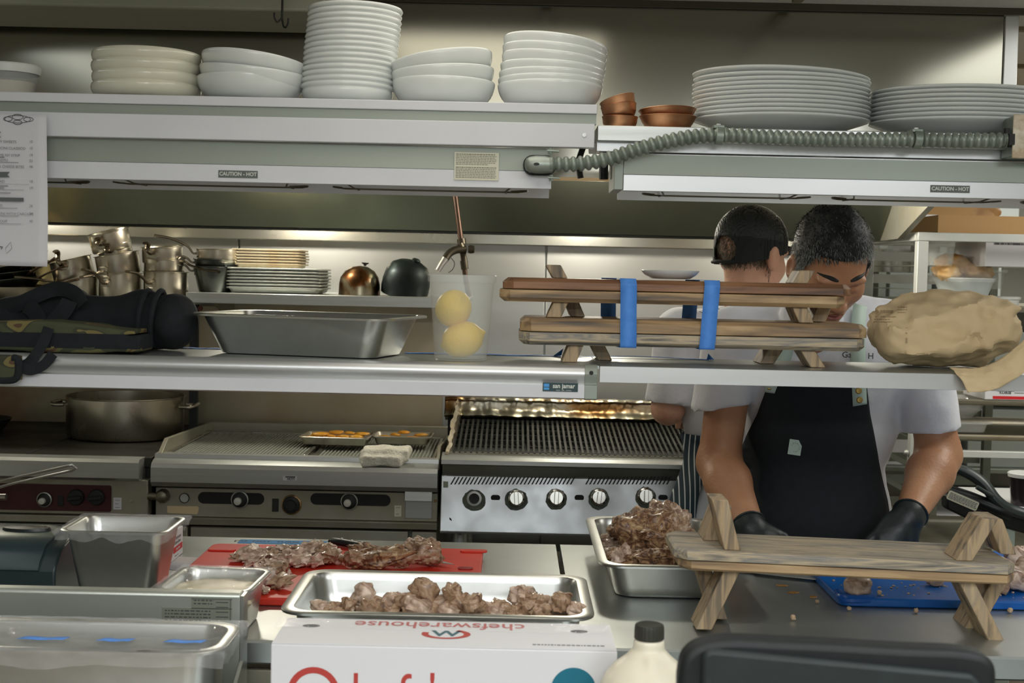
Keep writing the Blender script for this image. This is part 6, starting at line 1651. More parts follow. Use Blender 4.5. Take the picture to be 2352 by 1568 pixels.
# ---- cream plastic jug with a dark cap
jx, jy = X(1497, 1.76, 1450), 1.79
JUG = mat('cream_jug_plastic', c8(226, 220, 200), .35, 0, c8(218, 210, 188), 5, sss=.1)
t = thing('plastic_jug', 'cream plastic gallon jug with a dark screw cap at the bottom right of the carton', 'jug', (jx, jy, .8))
z_c = Z(1497, 1466, jy)
def jf(P):
    q = P - np.array([jx, jy, 0])
    z = P[:, 2]; zz = z_c - .022
    r_ = np.interp(z, [.80, .805, .82, zz - .10, zz - .07, zz - .045, zz - .028, zz - .015, zz - .002, zz + .008, z_c + .001], [.070, .072, .075, .075, .073, .066, .058, .047, .031, .022, .0205])
    # square-ish lower body
    p = np.interp(z, [.80, zz - .1, zz - .05], [4., 4., 2.])
    rr_ = (np.abs(q[:, 0]) ** p + np.abs(q[:, 1]) ** p) ** (1 / p)
    d = (rr_ - r_) * .8
    d = np.maximum(d, np.maximum(.801 - z, z - z_c))
    h = smin(sd_caps(P, (jx + .002, jy - .028, zz - .004), (jx + .004, jy - .060, zz - .045), .0085, .009), sd_caps(P, (jx + .004, jy - .060, zz - .045), (jx + .004, jy - .066, zz - .10), .009, .010), .01)
    d = smin(d, h, .008)
    hole = sd_caps(P, (jx - .05, jy - .046, zz - .048), (jx + .06, jy - .046, zz - .048), .004, .004)
    return smax(d, -hole, .004)
obj('bottle', nets(jf, np.arange(jx - .085, jx + .085, .0042), np.arange(jy - .09, jy + .085, .0042), np.concatenate([np.arange(.795, .94, .008), np.arange(.94, z_c + .01, .0035)])), JUG, t, sharp=60)
CAPM = mat('dark_cap', c8(52, 52, 46), .45, 0, c8(44, 44, 38), 30)
rc = 34 * jy / F
m = MB(); n = 56; vs = []
rings = []
for (z, r) in ((z_c + .0005, rc), (z_c + .0155, rc * .98), (z_c + .0195, rc * .93), (z_c + .0205, rc * .80), (z_c + .0195, rc * .6)):
    rings.append([((r + (.0006 if k % 2 else 0)) * math.cos(2 * PI * k / n) + jx, (r + (.0006 if k % 2 else 0)) * math.sin(2 * PI * k / n) + jy, z) for k in range(n)])
obj('cap', m.loft(rings), CAPM, t, sharp=30)
# ---- black bar stool with an upholstered back
ys = 1.36
t = thing('bar_stool', 'black upholstered bar stool back rising at the bottom right edge', 'bar stool', (X(1930, ys, 1500), ys + .12, 0))
pts = [(1560, 1560), (1572, 1510), (1610, 1480), (1680, 1469), (1800, 1474), (1930, 1480), (2080, 1489), (2200, 1494), (2262, 1506), (2288, 1530), (2292, 1562)]
P = smoothpath([Vector((at(px, py, ys).x, 0, at(px, py, ys).z)) for px, py in pts], 5)
poly = [(p.x, p.z) for p in P]; x0_, x1_ = poly[0][0], poly[-1][0]
poly += [(x1_ - .004, .92), (x1_ - .03, .90), (x0_ + .03, .90), (x0_ + .004, .92)]
obj('backrest', MB().prism(poly, ys, ys + .035, 'Y'), mat('black_vinyl', c8(18, 23, 24), .6, 0, c8(15, 19, 20), 30, bump=.08), t, bevel=.008, bseg=3)
z2_ = Z(1900, 1536, ys - .01)
inner = [(x0_ + .022, z2_ + .012), (x0_ + .03, z2_ + .018), (x1_ - .03, z2_ - .002), (x1_ - .02, z2_ - .012), (x1_ - .022, .94), (x0_ + .022, .94)]
obj('back_pad', MB().prism(inner, ys - .012, ys - .0002, 'Y'), mat('dark_green_vinyl', c8(29, 38, 38), .6, 0, c8(25, 33, 33), 30, bump=.08), t, bevel=.005)
sxa, sxb = x0_ + .0, x1_ - .0
obj('seat', MB().prism(rrect(sxa, sxb, ys - .03, ys + .27, .05), .68, .735, 'Z'), mat('black_vinyl', (0, 0, 0)), t, bevel=.012, bseg=3)
for x in (sxa + .03, sxb - .03):
    obj('back_post', MB().tube([(x, ys + .018, .736), (x, ys + .018, .905)], .012, 10), BLACK, t)
    for y in (ys + .0, ys + .24): obj('leg', MB().tube([(x, y, .679), (x + (.02 if x > (sxa + sxb) / 2 else -.02), y + (.02 if y > ys + .1 else -.02), 0)], .013, 10), BLACK, t)
obj('footrest', MB().tube([(sxa + .02, ys + .25, .25), (sxb - .02, ys + .25, .25)], .010, 10), BLACK, t)
# ============================================================= storage rack and shelving right of the hood
RY0, RY1 = 4.22, 4.85
rx0 = X(2112, RY0, 700) - .0; rx1 = rx0 + .70
ztop = Z(2240, 536, RY0)
t = thing('storage_rack', 'white aluminium storage rack beside the end of the hood', 'rack', ((rx0 + rx1) / 2, (RY0 + RY1) / 2, 0))
RACK = mat('rack_aluminium', c8(206, 208, 204), .4, .3, c8(190, 194, 188), 4)
RACKD = mat('rack_slide_metal', c8(150, 156, 146), .45, .7, c8(130, 136, 126), 4)
for x in (rx0, rx1):
    for y in (RY0, RY1):
        obj('post', MB().bb(x - .017, x + .017, y - .017, y + .017, .0, ztop - .028), RACK, t, bevel=.002)
for y in (RY0, RY1):
    obj('top_rail', MB().bb(rx0 - .017, rx1 + .017, y - .017, y + .017, ztop - .027, ztop), RACK, t, bevel=.002)
for x in (rx0, rx1): obj('top_rail', MB().bb(x - .017, x + .017, RY0 + .018, RY1 - .018, ztop - .027, ztop), RACK, t, bevel=.002)
zsl = [Z(2200, p, RY0) for p in (612, 668, 718, 935, 1017, 1042)]
for k, z in enumerate([zsl[0], zsl[1], zsl[2], 1.26, zsl[3], zsl[4], .93, .84, .75, .66, .5, .3]):
    for x, s_ in ((rx0 + .018, 1), (rx1 - .018, -1)):
        a, b = sorted((x, x + s_ * .035))
        obj('slide', MB().prism([(a, z), (b, z), (b, z + .002), ((a + .002) if s_ > 0 else b, z + .002), (a + .002 if s_ > 0 else b - .002, z + .03), (a if s_ > 0 else b, z + .03)] if 0 else [(a, z), (b, z), (b, z + .003), (a, z + .003)], RY0 + .02, RY1 - .02, 'Y'), RACKD, t)
obj('cross_rail', MB().bb(rx0 + .018, rx1 - .018, RY0 - .012, RY0 + .012, zsl[5] - .010, zsl[5] + .012), RACK, t, bevel=.002)
c = at(2088, 1043, RY0)
obj('wing_bolt', MB().lathe([(0, 0), (.010, 0), (.011, .006), (.006, .014), (0, .014)], 12, MT((rx0 - .018, RY0, zsl[5])) @ RY(-90)), STEEL, t)
def sheetpan(z, label, inset=.019, m_=STEELD):
    return tag(obj('sheet_pan', place(gn_pan(rx1 - rx0 - 2 * inset, RY1 - RY0 - .06, .022, .012, .02, .8, nh=2, n=4), MT(((rx0 + rx1) / 2, (RY0 + RY1) / 2, z + .0035))), m_, sharp=40), label, 'tray')
sheetpan(zsl[4] - .002, 'sheet pan slid into the rack under the clear plastic pan', m_=mat('stained_sheet_pan', c8(196, 190, 172), .45, .4, c8(180, 166, 136), 9))
sheetpan(zsl[3] - .002, 'sheet pan in the rack under the white carton marked LARGE')
sheetpan(zsl[2], 'sheet pan in the rack under the wrapped loaf bowl')
sheetpan(.66, 'sheet pan low in the rack behind the black appliance arm')
# loaf in a bowl under film
yb = 4.42; s_ = yb / F
bc = at(2212, 700, yb); zb = zsl[2] + .0075
t = thing('bread_bowl', 'pale bowl of golden bread under cling film on the rack', 'bowl', (bc.x, yb, zb))
rb_ = 66 * s_; hb = (Z(2212, 640, yb) - zb)
obj('bowl', MB().lathe([(0, .002), (rb_ * .6, .002), (rb_ * .63, 0), (rb_ * .95, hb * .85), (rb_ * 1.06, hb), (rb_ * 1.04, hb + .003), (rb_ * .9, hb * .85), (rb_ * .58, .006), (0, .006)], 36, MT((bc.x, yb, zb))), mat('pale_plastic_bowl', c8(196, 204, 204), .3), t)
def fn(u, v):
    a = 2 * PI * u; r = rb_ * (1.16 * (1 - v)) + .0; w2 = .012 * noise.noise(Vector((math.cos(a) * 3, math.sin(a) * 3, v * 4)))
    h = (1 - (1 - v) ** 2.2) * .085
    return (bc.x + (r + w2) * math.cos(a), yb + (r + w2) * math.sin(a), zb + hb - .010 + h + w2 * .4)
obj('cling_film', MB().grid(fn, 60, 18), WRAP, t, sharp=80)
BRD = ramp_mat('golden_crust', 'noise', [(.35, c8(188, 140, 82)), (.5, c8(208, 166, 108)), (.7, c8(228, 198, 150))], .5, scale=14, bump=.3)
for i, (px, py, w_, h_) in enumerate(((2192, 640, 88, 62), (2238, 640, 80, 44), (2172, 640, 50, 40))):
    c = at(px, py, yb + (.02 if i == 1 else -.01))
    meat('bread_roll', (c.x, yb + (.03, .01, -.04)[i], c.z - .012), (w_ * s_, w_ * s_ * .9, h_ * s_), 900 + i, BRD, ['tall golden bread roll at the left of the wrapped bowl', 'lower golden bread roll at the right of the wrapped bowl', 'small golden bread roll at the front left of the wrapped bowl'][i], 'bread rolls in the wrapped bowl', (0, 0, .3), rough=.1, boxy=2.2, fine=.05, nu=30, nv=20)['category'] = 'bread'
# lidded tub beside
c = at(2308, 700, 4.40)
t = thing('plastic_tub', 'round white plastic tub with a lid behind the paper bag', 'tub', (c.x, 4.42, zb))
hh = Z(2308, 682, 4.40) - zb
obj('tub', MB().lathe([(0, 0), (.045, 0), (.053, hh - .008), (0, hh - .008)], 30, MT((c.x, 4.42, zb))), FROSTL, t)
obj('lid', MB().lathe([(0, hh - .0075), (.056, hh - .0075), (.057, hh), (.052, hh + .002), (0, hh)], 30, MT((c.x, 4.42, zb))), FROSTL, t)
# boxes and containers on the upper levels (behind)
def clearbox(px0, px1, py0, py1, Y, D_, label, m_=None, name='storage_container', cat='container'):
    a, b = at(px0, py1, Y), at(px1, py0, Y)
    t = thing(name, label, cat, ((a.x + b.x) / 2, Y + D_ / 2, a.z))
    h = b.z - a.z; w_ = b.x - a.x
    obj('bin', place(gn_pan(w_, D_, h * .93, .008, .02, .9, nh=2, n=4), MT(((a.x + b.x) / 2, Y + D_ / 2, a.z))), m_ or FROST, t, sharp=40)
    obj('lid', place(MB().prism(rrect(-w_ / 2, w_ / 2, -D_ / 2, D_ / 2, .02), h * .935, h, 'Z'), MT(((a.x + b.x) / 2, Y + D_ / 2, a.z))), m_ or FROSTL, t, bevel=.002)
    return t
z612 = zsl[0] + .003
clearbox(2132, 2208, 549, 611, 4.32, .22, 'frosted storage container high in the rack left of the barcode carton')
a, b = at(2262, 611, 4.30), at(2420, 543, 4.30)
t = thing('carton', 'white carton with a barcode high in the rack at the right edge', 'carton', ((a.x + b.x) / 2, 4.45, a.z))
b.x = min(b.x, rx1 - .03)
obj('box', MB().bb(a.x, b.x, 4.30, 4.60, zsl[0] + .0035, b.z), CARD, t, bevel=.002)
m = MB(); random.seed(8); x = at(2283, 555, 4.30).x; z0, z1 = Z(2300, 562, 4.299), Z(2300, 549, 4.299)
while x < b.x - .02:
    w2 = random.choice((.001, .002, .003)); m.bb(x, x + w2, 4.2990, 4.2996, z0, z1, 1); x += w2 + random.choice((.001, .002))
x = at(2316, 550, 4.299).x; m.bb(x, x + .018, 4.2985, 4.2989, z1 - .004, z1 + .004, 0)
obj('barcode', m, [BTAPED, INK], t)
clearbox(2200, 2320, 620, 662, 4.62, .16, 'frosted storage container at the back of the rack behind the bread', FROST)
# carton marked LARGE
a, b = at(2262, 931, 4.24), at(2420, 870, 4.24); zc0 = zsl[3] + .0245
t = thing('carton', 'white glove carton with a red stripe marked LARGE and X-LARGE on the rack', 'carton', ((a.x + b.x) / 2, 4.35, zc0))
bx1 = rx1 - .035
obj('box', MB().bb(a.x, bx1, 4.245, 4.45, zc0, b.z + .01), CARD, t, bevel=.002)
m = MB(); y = 4.2442
q0, q1 = at(2283, 916, y), at(2283, 909, y); m.bb(q0.x - .004, bx1 - .002, y, y + .0004, q0.z, q1.z, 0)
p = at(2309, 893, y); m.bb(p.x - .025, bx1 - .004, y, y + .0004, p.z - .0055, p.z + .006, 1); put_text(m, 'LARGE', .0115, frontM(p.x - .002, y - .0003, p.z), 2, .0004)
p = at(2309, 902, y); put_text(m, 'X-LARGE', .0095, frontM(p.x, y - .0003, p.z), 1, .0003)
for (px0, px1, py) in ((2290, 2330, 897.5), (2330, 2352, 893), (2330, 2352, 902)):
    c0 = at(px0, py, y); c1 = at(px1, py, y); m.bb(c0.x, c1.x, y - .0004, y - .0002, c0.z - .0008, c0.z + .0008, 2 if py == 893 else 1)
obj('print', m, [mat('print_red', (0, 0, 0)), INK, PAPER], t)
# glass bowl with film, clear pan
c = at(2205, 962, 4.30); zq_ = zsl[4] + .026
cpz = Z(2230, 970, 4.26)
t = thing('clear_pan', 'clear plastic food pan on the rack level with the chef\'s elbow', 'food pan', (at(2210, 1000, 4.3).x, 4.38, zq_))
a, b = at(2140, 1012, 4.26), at(2285, 970, 4.26)
obj('pan', place(gn_pan(b.x - a.x, .24, cpz - zq_, .012, .02, .8), MT(((a.x + b.x) / 2, 4.38, zq_))), FROST, t, sharp=40)
c = at(2208, 940, 4.36); zb2 = cpz + .004
t = thing('glass_bowl', 'clear bowl wrapped in cling film standing on the clear plastic pan', 'bowl', (c.x, 4.38, zb2))
r_ = 58 * 4.38 / F; h_ = Z(2208, 912, 4.36) - zb2
obj('bowl', MB().lathe([(0, 0), (r_ * .45, 0), (r_ * .8, h_ * .4), (r_, h_), (r_ + .003, h_), (r_ * .8, h_ * .36), (0, .003)], 36, MT((c.x, 4.38, zb2))), CLEAR, t)
obj('cling_film', MB().grid(lambda u, v: (c.x + (r_ * 1.08 * (.3 + .7 * v) + .01 * noise.noise(Vector((u * 20, v * 3, 1)))) * math.cos(2 * PI * u), 4.38 + r_ * 1.08 * (.3 + .7 * v) * math.sin(2 * PI * u), zb2 + h_ * (.25 + .8 * v)), 50, 10), WRAP, t)
# cardboard tray with wrapped loaves on top of the rack
a, b = at(2140, 526, 4.27), at(2336, 497, 4.27)
t = thing('cardboard_tray', 'brown cardboard tray of wrapped loaves on top of the storage rack', 'carton', ((a.x + b.x) / 2, 4.45, ztop))
x0_, x1_ = a.x + .02, rx1 - .13; h_ = Z(2240, 495, 4.27) - ztop
m = MB().bb(x0_, x1_, 4.27, 4.274, ztop + .001, ztop + h_).bb(x0_, x1_, 4.66, 4.664, ztop + .001, ztop + h_).bb(x0_, x0_ + .004, 4.274, 4.66, ztop + .001, ztop + h_).bb(x1_ - .004, x1_, 4.274, 4.66, ztop + .001, ztop + h_).bb(x0_, x1_, 4.274, 4.66, ztop + .001, ztop + .005)
m.add([(x0_ + .10, 4.272, ztop + h_), (x0_ - .08, 4.272, ztop + h_), (x0_ + .02, 4.36, ztop + h_ + .09), (x0_ + .2, 4.36, ztop + h_ + .09)], [(0, 1, 2, 3)])
obj('tray', m, CARDB, t)
c = at(2250, 480, 4.4)
meat('loaf', (c.x - .02, 4.44, ztop + .006), (.19, .14, .105), 950, mat('brown_loaf', c8(196, 160, 110), .6, 0, c8(150, 112, 66), 12), 'film wrapped brown loaf in the cardboard tray on top of the rack', None, (0, 0, .1), rough=.08, boxy=3, nu=30, nv=20)['category'] = 'bread'
a = at(2332, 528, 4.25)
tag(obj('carton', MB().bb(x1_ + .008, x1_ + .11, 4.27, 4.5, ztop + .001, ztop + .17), mat('yellow_carton', c8(214, 176, 40), .6), bevel=.002), 'yellow carton on top of the rack at the right edge of the photo', 'carton')
# second rack further back, its slides seen between the chef and the near rack
ax0, ax1, ay0, ay1 = X(1960, 5.1, 600), X(2118, 5.1, 600), 4.95, 5.55
t = thing('storage_rack', 'grey tray slide rack further back between the chef and the white rack', 'rack', ((ax0 + ax1) / 2, 5.25, 0))
for x in (ax0, ax1 + .22):
    for y in (ay0, ay1): obj('post', MB().bb(x - .015, x + .015, y - .015, y + .015, 0, 1.72), RACKD, t, bevel=.002)
for k in range(12):
    z = Z(2050, 588, ay0) - k * .0835
    obj('slide', MB().bb(ax0 + .016, ax1 + .204, ay0 + .016, ay0 + .02, z - .018, z + .016), RACK if k < 2 else RACKD, t)
    obj('slide', MB().bb(ax1 + .19, ax1 + .194, ay0 + .021, ay1 - .016, z - .018, z + .016), RACKD, t)
clearbox(2030, 2105, 548, 573, 5.02, .25, 'grey tub in the far rack above the chef\'s shoulder', FROST, 'storage_tub', 'tub')
for k, (px, r, h, lab) in enumerate(((2040, .10, .09, 'steel pot in the far rack below its upper slides, left'), (2096, .07, .08, 'steel pot in the far rack below its upper slides, right'))):
    c = at(px, 625, 5.2); tag(obj('steel_pot', MB().lathe([(0, 0), (r, 0), (r, h), (r - .003, h), (r - .003, .004), (0, .004)], 30, MT((c.x, 5.22, Z(2050, 625, 5.2) - .0))), PANST), lab, 'pot')
# wall shelving beyond, in shadow
t = thing('wall_shelving', 'grey shelving with stacked white cartons against the far wall', 'shelf unit', (2.3, 5.9, 0))
for k in range(6):
    z = .35 + .36 * k; obj('shelf', MB().bb(1.58, 3.3, 5.75, 6.18, z, z + .02), RACKD, t, bevel=.002)
for x in (1.6, 2.45, 3.28):
    for y in (5.78, 6.15): obj('post', MB().bb(x - .016, x + .016, y - .014, y + .014, 0, 2.18), RACKD, t)
random.seed(31)
for k in range(5):
    z = .35 + .36 * k + .0205; x = 1.64
    while x < 3.1:
        w2 = random.uniform(.18, .34); h2 = random.uniform(.14, .27)
        if not (x < 2.45 < x + w2 + .03):
            mm = random.choice([CARD, mat('grey_bin', c8(150, 156, 150), .5), mat('pale_bin', c8(196, 202, 198), .5)])
            tt = tag(obj('stock_carton', MB().bb(x, x + w2, 5.80, 6.10, z, z + h2), mm, bevel=.004), '%s stock box on the %s shelf of the far shelving' % ({CARD: 'white', CARDB: 'brown'}.get(mm, 'grey'), ['lowest', 'second', 'third', 'fourth', 'fifth'][k]), 'carton', 'stock boxes on the %s far shelf' % ['lowest', 'second', 'third', 'fourth', 'fifth'][k])
        x += w2 + .03
# ---- black folding appliance arm, label card and cup on the lower right
ya = 3.62
t = thing('cart_handle', 'black moulded plastic arm with a slotted handle leaning behind the right table', 'cart', tuple(at(2280, 1200, ya)))
m = MB()
pts = smoothpath([at(2150, 1062, ya + .06), at(2215, 1082, ya + .04), at(2258, 1110, ya + .02), at(2290, 1150, ya), at(2325, 1172, ya), at(2390, 1190, ya)], 6)
obj('upper_arm', MB().tube(pts, [.018] * 6 + [.020] * (len(pts) - 6), 12, flat=.8), mat('satin_black_plastic', c8(48, 58, 58), .3, 0, c8(40, 48, 48), 6), t)
pts = [at(2180, 1128, ya + .05), at(2225, 1142, ya + .03), at(2290, 1168, ya), at(2320, 1180, ya)]
obj('lower_arm', MB().tube(smoothpath(pts, 5), [.020] * 16, 12, flat=.9), BLKPL, t)
poly = [at(2180, 1140, ya), at(2290, 1150, ya), at(2330, 1165, ya), at(2400, 1190, ya), at(2400, 1240, ya), at(2300, 1212, ya), at(2230, 1196, ya), at(2180, 1172, ya)]
obj('panel', MB().prism([(p.x, p.z) for p in poly], ya + .02, ya + .07, 'Y'), BLKPL, t, bevel=.006)
obj('slot_bar', MB().tube([at(2243, 1118, ya - .01), at(2280, 1140, ya - .01)], .006, 8), mat('satin_black_plastic', (0, 0, 0)), t)
pq = at(2306, 1240, ya + .05)
obj('column', MB().bb(pq.x - .024, pq.x + .024, ya + .03, ya + .08, .05, Z(2306, 1205, ya + .05)), mat('pale_column', c8(176, 190, 180), .5), t, bevel=.004)
obj('base', MB().bb(pq.x - .12, pq.x + .08, ya - .08, ya + .10, .0, .05), BLKPL, t, bevel=.01)
a = at(2213, 1150, ya - .01)
m = MB().prism(rrect(-.045, .045, -.013, .013, .005), -.0006, 0, 'Z', frontM(a.x, ya - .005, a.z, roll=R(22)))
m2 = MB(); random.seed(2)
for k in range(4):
    x = -.040
    while x < .036: w2 = random.uniform(.002, .008); m2.bb(x, x + w2, .006 - k * .0045, .0085 - k * .0045, -.0012, -.0008, 1); x += w2 + .002
m.merge(m2, frontM(a.x, ya - .005, a.z, roll=R(22)) @ Matrix.Diagonal((1, 1, -1, 1)))
obj('data_label', m, [mat('aged_label', c8(196, 196, 176), .6), INKG], t)
c = at(2345, 1150, ya + .02)
t = thing('deli_cup', 'clear cup of dark sauce with a white lid at the right edge', 'cup', (c.x + .01, ya + .15, 0))
zz0 = Z(2345, 1160, ya + .13); zz1 = Z(2345, 1096, ya + .13)
cxx = at(2356, 1130, ya + .13).x; R_ = .042
obj('cup', MB().lathe([(0, 0), (R_ * .85, 0), (R_, zz1 - zz0), (0, zz1 - zz0)], 28, MT((cxx, ya + .14, zz0))), mat('dark_sauce', c8(36, 30, 32), .2), t)
obj('lid', MB().lathe([(0, 0), (R_ * 1.1, 0), (R_ * 1.14, .010), (R_ * 1.05, .013), (0, .012)], 28, MT((cxx, ya + .14, zz1 + .0004))), FROSTL, t)
t = thing('utility_cart', 'white topped utility cart at the right edge carrying the dark sauce cup', 'cart', (cxx + .1, ya + .25, 0))
x0_ = at(2285, 1150, ya + .13).x
obj('top', MB().bb(x0_, x0_ + .5, ya + .085, ya + .45, zz0 - .03, zz0 - .0006), PAPER if 0 else mat('white_laminate', c8(214, 216, 216), .4), t, bevel=.003)
for x in (x0_ + .14, x0_ + .47):
    for y in (ya + .12, ya + .42): obj('leg', MB().tube([(x, y, 0), (x, y, zz0 - .031)], .012, 10), STEEL, t)
# ============================================================= the people
SKIN = mat('tan_skin', c8(182, 136, 102), .45, 0, c8(168, 118, 86), 9, bump=.12, bs=160, sss=.12)
SKIN2 = mat('pale_skin', c8(212, 168, 142), .48, 0, c8(200, 150, 126), 9, bump=.1, bs=160, sss=.12)
SHIRT = mat('white_cotton', c8(218, 220, 226), .85, 0, c8(210, 212, 219), 12, bump=.25, bs=26, sheen=.2)
APRON = mat('black_apron_cloth', c8(24, 31, 36), .8, 0, c8(19, 25, 29), 50, bump=.1, bs=20)
MINT = mat('mint_strap', c8(188, 208, 196), .6)
BRASS = mat('brass_snap', c8(176, 150, 92), .35, 1)
GLOVE = mat('black_nitrile', c8(34, 42, 42), .44, 0, c8(28, 35, 35), 20, bump=.1, bs=60)
HAIRD = mat('dark_hair', c8(30, 34, 33), .5); HAIRG = mat('grey_hair', c8(132, 136, 130), .45); HAIRB = mat('brown_hair', c8(84, 74, 60), .55)
def march(f, px, py, t0=2.4, t1=4.2, off=0.):
    d = np.array(ray(px, py)); o = np.array((0, 0, CAMZ)); n = 260
    t = np.linspace(t0, t1, n); P = o + d[None] * t[:, None]; v = f(P)
    i = np.argmax(v < 0)
    if v[i] >= 0: return None
    a, b = t[max(i - 1, 0)], t[i]
    for _ in range(12):
        m_ = (a + b) / 2
        if f((o + d * m_)[None])[0] < 0: b = m_
        else: a = m_
    return o + d * (a - off)
def sheet_on(f, rows, nu, off, fallback=3.2):
    """rows: (py, px0, px1) outline; returns a grid of points on the body seen at those pixels"""
    ys = [r[0] for r in rows]; P = []
    n = max(8, int((ys[-1] - ys[0]) / 7))
    for j in range(n + 1):
        py = ys[0] + (ys[-1] - ys[0]) * j / n
        a = np.interp(py, ys, [r[1] for r in rows]); b = np.interp(py, ys, [r[2] for r in rows]); row = []
        for i in range(nu + 1):
            p = march(f, a + (b - a) * i / nu, py, off=off); row.append(p)
        ok = [k for k, p in enumerate(row) if p is not None]
        for k in range(nu + 1):
            if row[k] is None:
                q = min(ok, key=lambda s_: abs(s_ - k)) if ok else None
                yy = row[q][1] + .012 * abs(k - q) if q is not None else fallback
                row[k] = np.array(at(a + (b - a) * k / nu, py, yy))
        P.append(row)
    mb = MB(); mb.v = [tuple(p) for r in P for p in r]
    w_ = nu + 1
    mb.f = [(j * w_ + i, j * w_ + i + 1, (j + 1) * w_ + i + 1, (j + 1) * w_ + i) for j in range(n) for i in range(nu)]; mb.m = [0] * len(mb.f)
    return mb
def frame(yaw, pitch, roll=0.):
    """columns: right, forward (face), up — yaw turns the face from the camera, pitch bows it"""
    f = Vector((math.sin(yaw) * math.cos(pitch), -math.cos(yaw) * math.cos(pitch), -math.sin(pitch)))
    u = Vector((math.sin(yaw) * math.sin(pitch), -math.cos(yaw) * math.sin(pitch), math.cos(pitch)))
    r = f.cross(u)
    u2 = u * math.cos(roll) + r * math.sin(roll); r2 = f.cross(u2)
    return np.array(r2), np.array(f), np.array(u2)
def head_sdf(P, c, fr, s_=1.0, ears=True):
    r, f, u = fr; M_ = np.stack([r, f, u], 1)
    L = lambda x, y, z: np.array(c) + (r * x + f * y + u * z) * s_
    E = lambda x, y, z, a, b, d_: sd_ell(P, L(x, y, z), (a * s_, b * s_, d_ * s_), M_)
    d = E(0, -.012, .034, .077, .098, .100)                       # skull
    d = smin(d, E(0, .022, -.028, .062, .068, .082), .03)         # face mass
    d = smin(d, E(0, .050, -.090, .030, .032, .026), .03)         # chin
    for q in (-1, 1):
        d = smin(d, E(q * .046, .046, -.030, .024, .026, .028), .02)      # cheekbone
        d = smin(d, E(q * .048, .010, -.070, .020, .034, .030), .025)     # jaw
        d = smin(d, E(q * .030, .078, .020, .026, .014, .010), .014)      # brow ridge
        d = smax(d, -E(q * .031, .096, -.004, .017, .016, .011), .014)    # eye socket
        d = smin(d, E(q * .031, .074, -.006, .0135, .012, .0105), .004)   # lids over the eye
        d = smin(d, E(q * .013, .092, -.044, .010, .012, .009), .008)     # nostril wing
        if ears:
            e = E(q * .084, -.010, -.008, .013, .021, .034)
            e = smax(e, -E(q * .096, -.004, -.004, .009, .012, .021), .004)
            d = smin(d, e, .008)
    d = smin(d, sd_caps(P, L(0, .086, .008), L(0, .106, -.036), .008 * s_, .0115 * s_), .010)   # nose
    d = smin(d, E(0, .104, -.042, .012, .012, .010), .006)
    d = smin(d, E(0, .083, -.066, .024, .014, .0055), .006)       # upper lip
    d = smin(d, E(0, .081, -.077, .020, .014, .0060), .004)
    d = smax(d, -E(0, .100, -.0712, .022, .012, .0018), .003)
    return d
def hand_sdf(P, wrist, palm_dir, back_n, side, s_=1., curl=(.5, .6, .65, .7), spread=.10, thumb_out=.8):
    """wrist, direction of the palm, outward normal of the back, side = +1 when the thumb lies toward cross(palm_dir, back_n)"""
    d_ = np.array(palm_dir, float); d_ /= np.linalg.norm(d_); n = np.array(back_n, float); n -= d_ * (n @ d_); n /= np.linalg.norm(n)
    t = np.cross(d_, n) * side; w = np.array(wrist, float)
    M_ = np.stack([t, d_, n], 1)
    d = sd_ell(P, w + d_ * .052 * s_, (.043 * s_, .056 * s_, .018 * s_), M_)
    d = smin(d, sd_caps(P, w - d_ * .01, w + d_ * .04 * s_, .029 * s_, .026 * s_), .02)
    for k in range(4):
        o = (.030, .010, -.010, -.029)[k]; L_ = (.078, .086, .080, .064)[k] * s_; c = curl[k]
        base = w + d_ * (.088, .094, .090, .082)[k] * s_ + t * o * s_
        dir0 = d_ * math.cos(c * .6) - n * math.sin(c * .6) + t * spread * (1.5 - k) * .6; dir0 /= np.linalg.norm(dir0)
        dir1 = d_ * math.cos(c * 1.5) - n * math.sin(c * 1.5) + t * spread * (1.5 - k) * .4; dir1 /= np.linalg.norm(dir1)
        dir2 = d_ * math.cos(c * 2.2) - n * math.sin(c * 2.2); dir2 /= np.linalg.norm(dir2)
        p1 = base + dir0 * L_ * .46; p2 = p1 + dir1 * L_ * .32; p3 = p2 + dir2 * L_ * .22
        fg = np.minimum(sd_caps(P, base - d_ * .02 * s_, p1, .0105 * s_, .0098 * s_), np.minimum(sd_caps(P, p1, p2, .0098 * s_, .009 * s_), sd_caps(P, p2, p3, .009 * s_, .0078 * s_)))
        d = smin(d, fg, .005)
    b0 = w + d_ * .025 * s_ + t * .028 * s_; b1 = b0 + (t * thumb_out + d_ * .8 - n * .5) / 1.4 * .048 * s_; b2 = b1 + (t * .25 + d_ * 1. - n * .5) / 1.15 * .032 * s_
    d = smin(d, np.minimum(sd_caps(P, b0, b1, .014 * s_, .0115 * s_), sd_caps(P, b1, b2, .0112 * s_, .009 * s_)), .008)
    return d
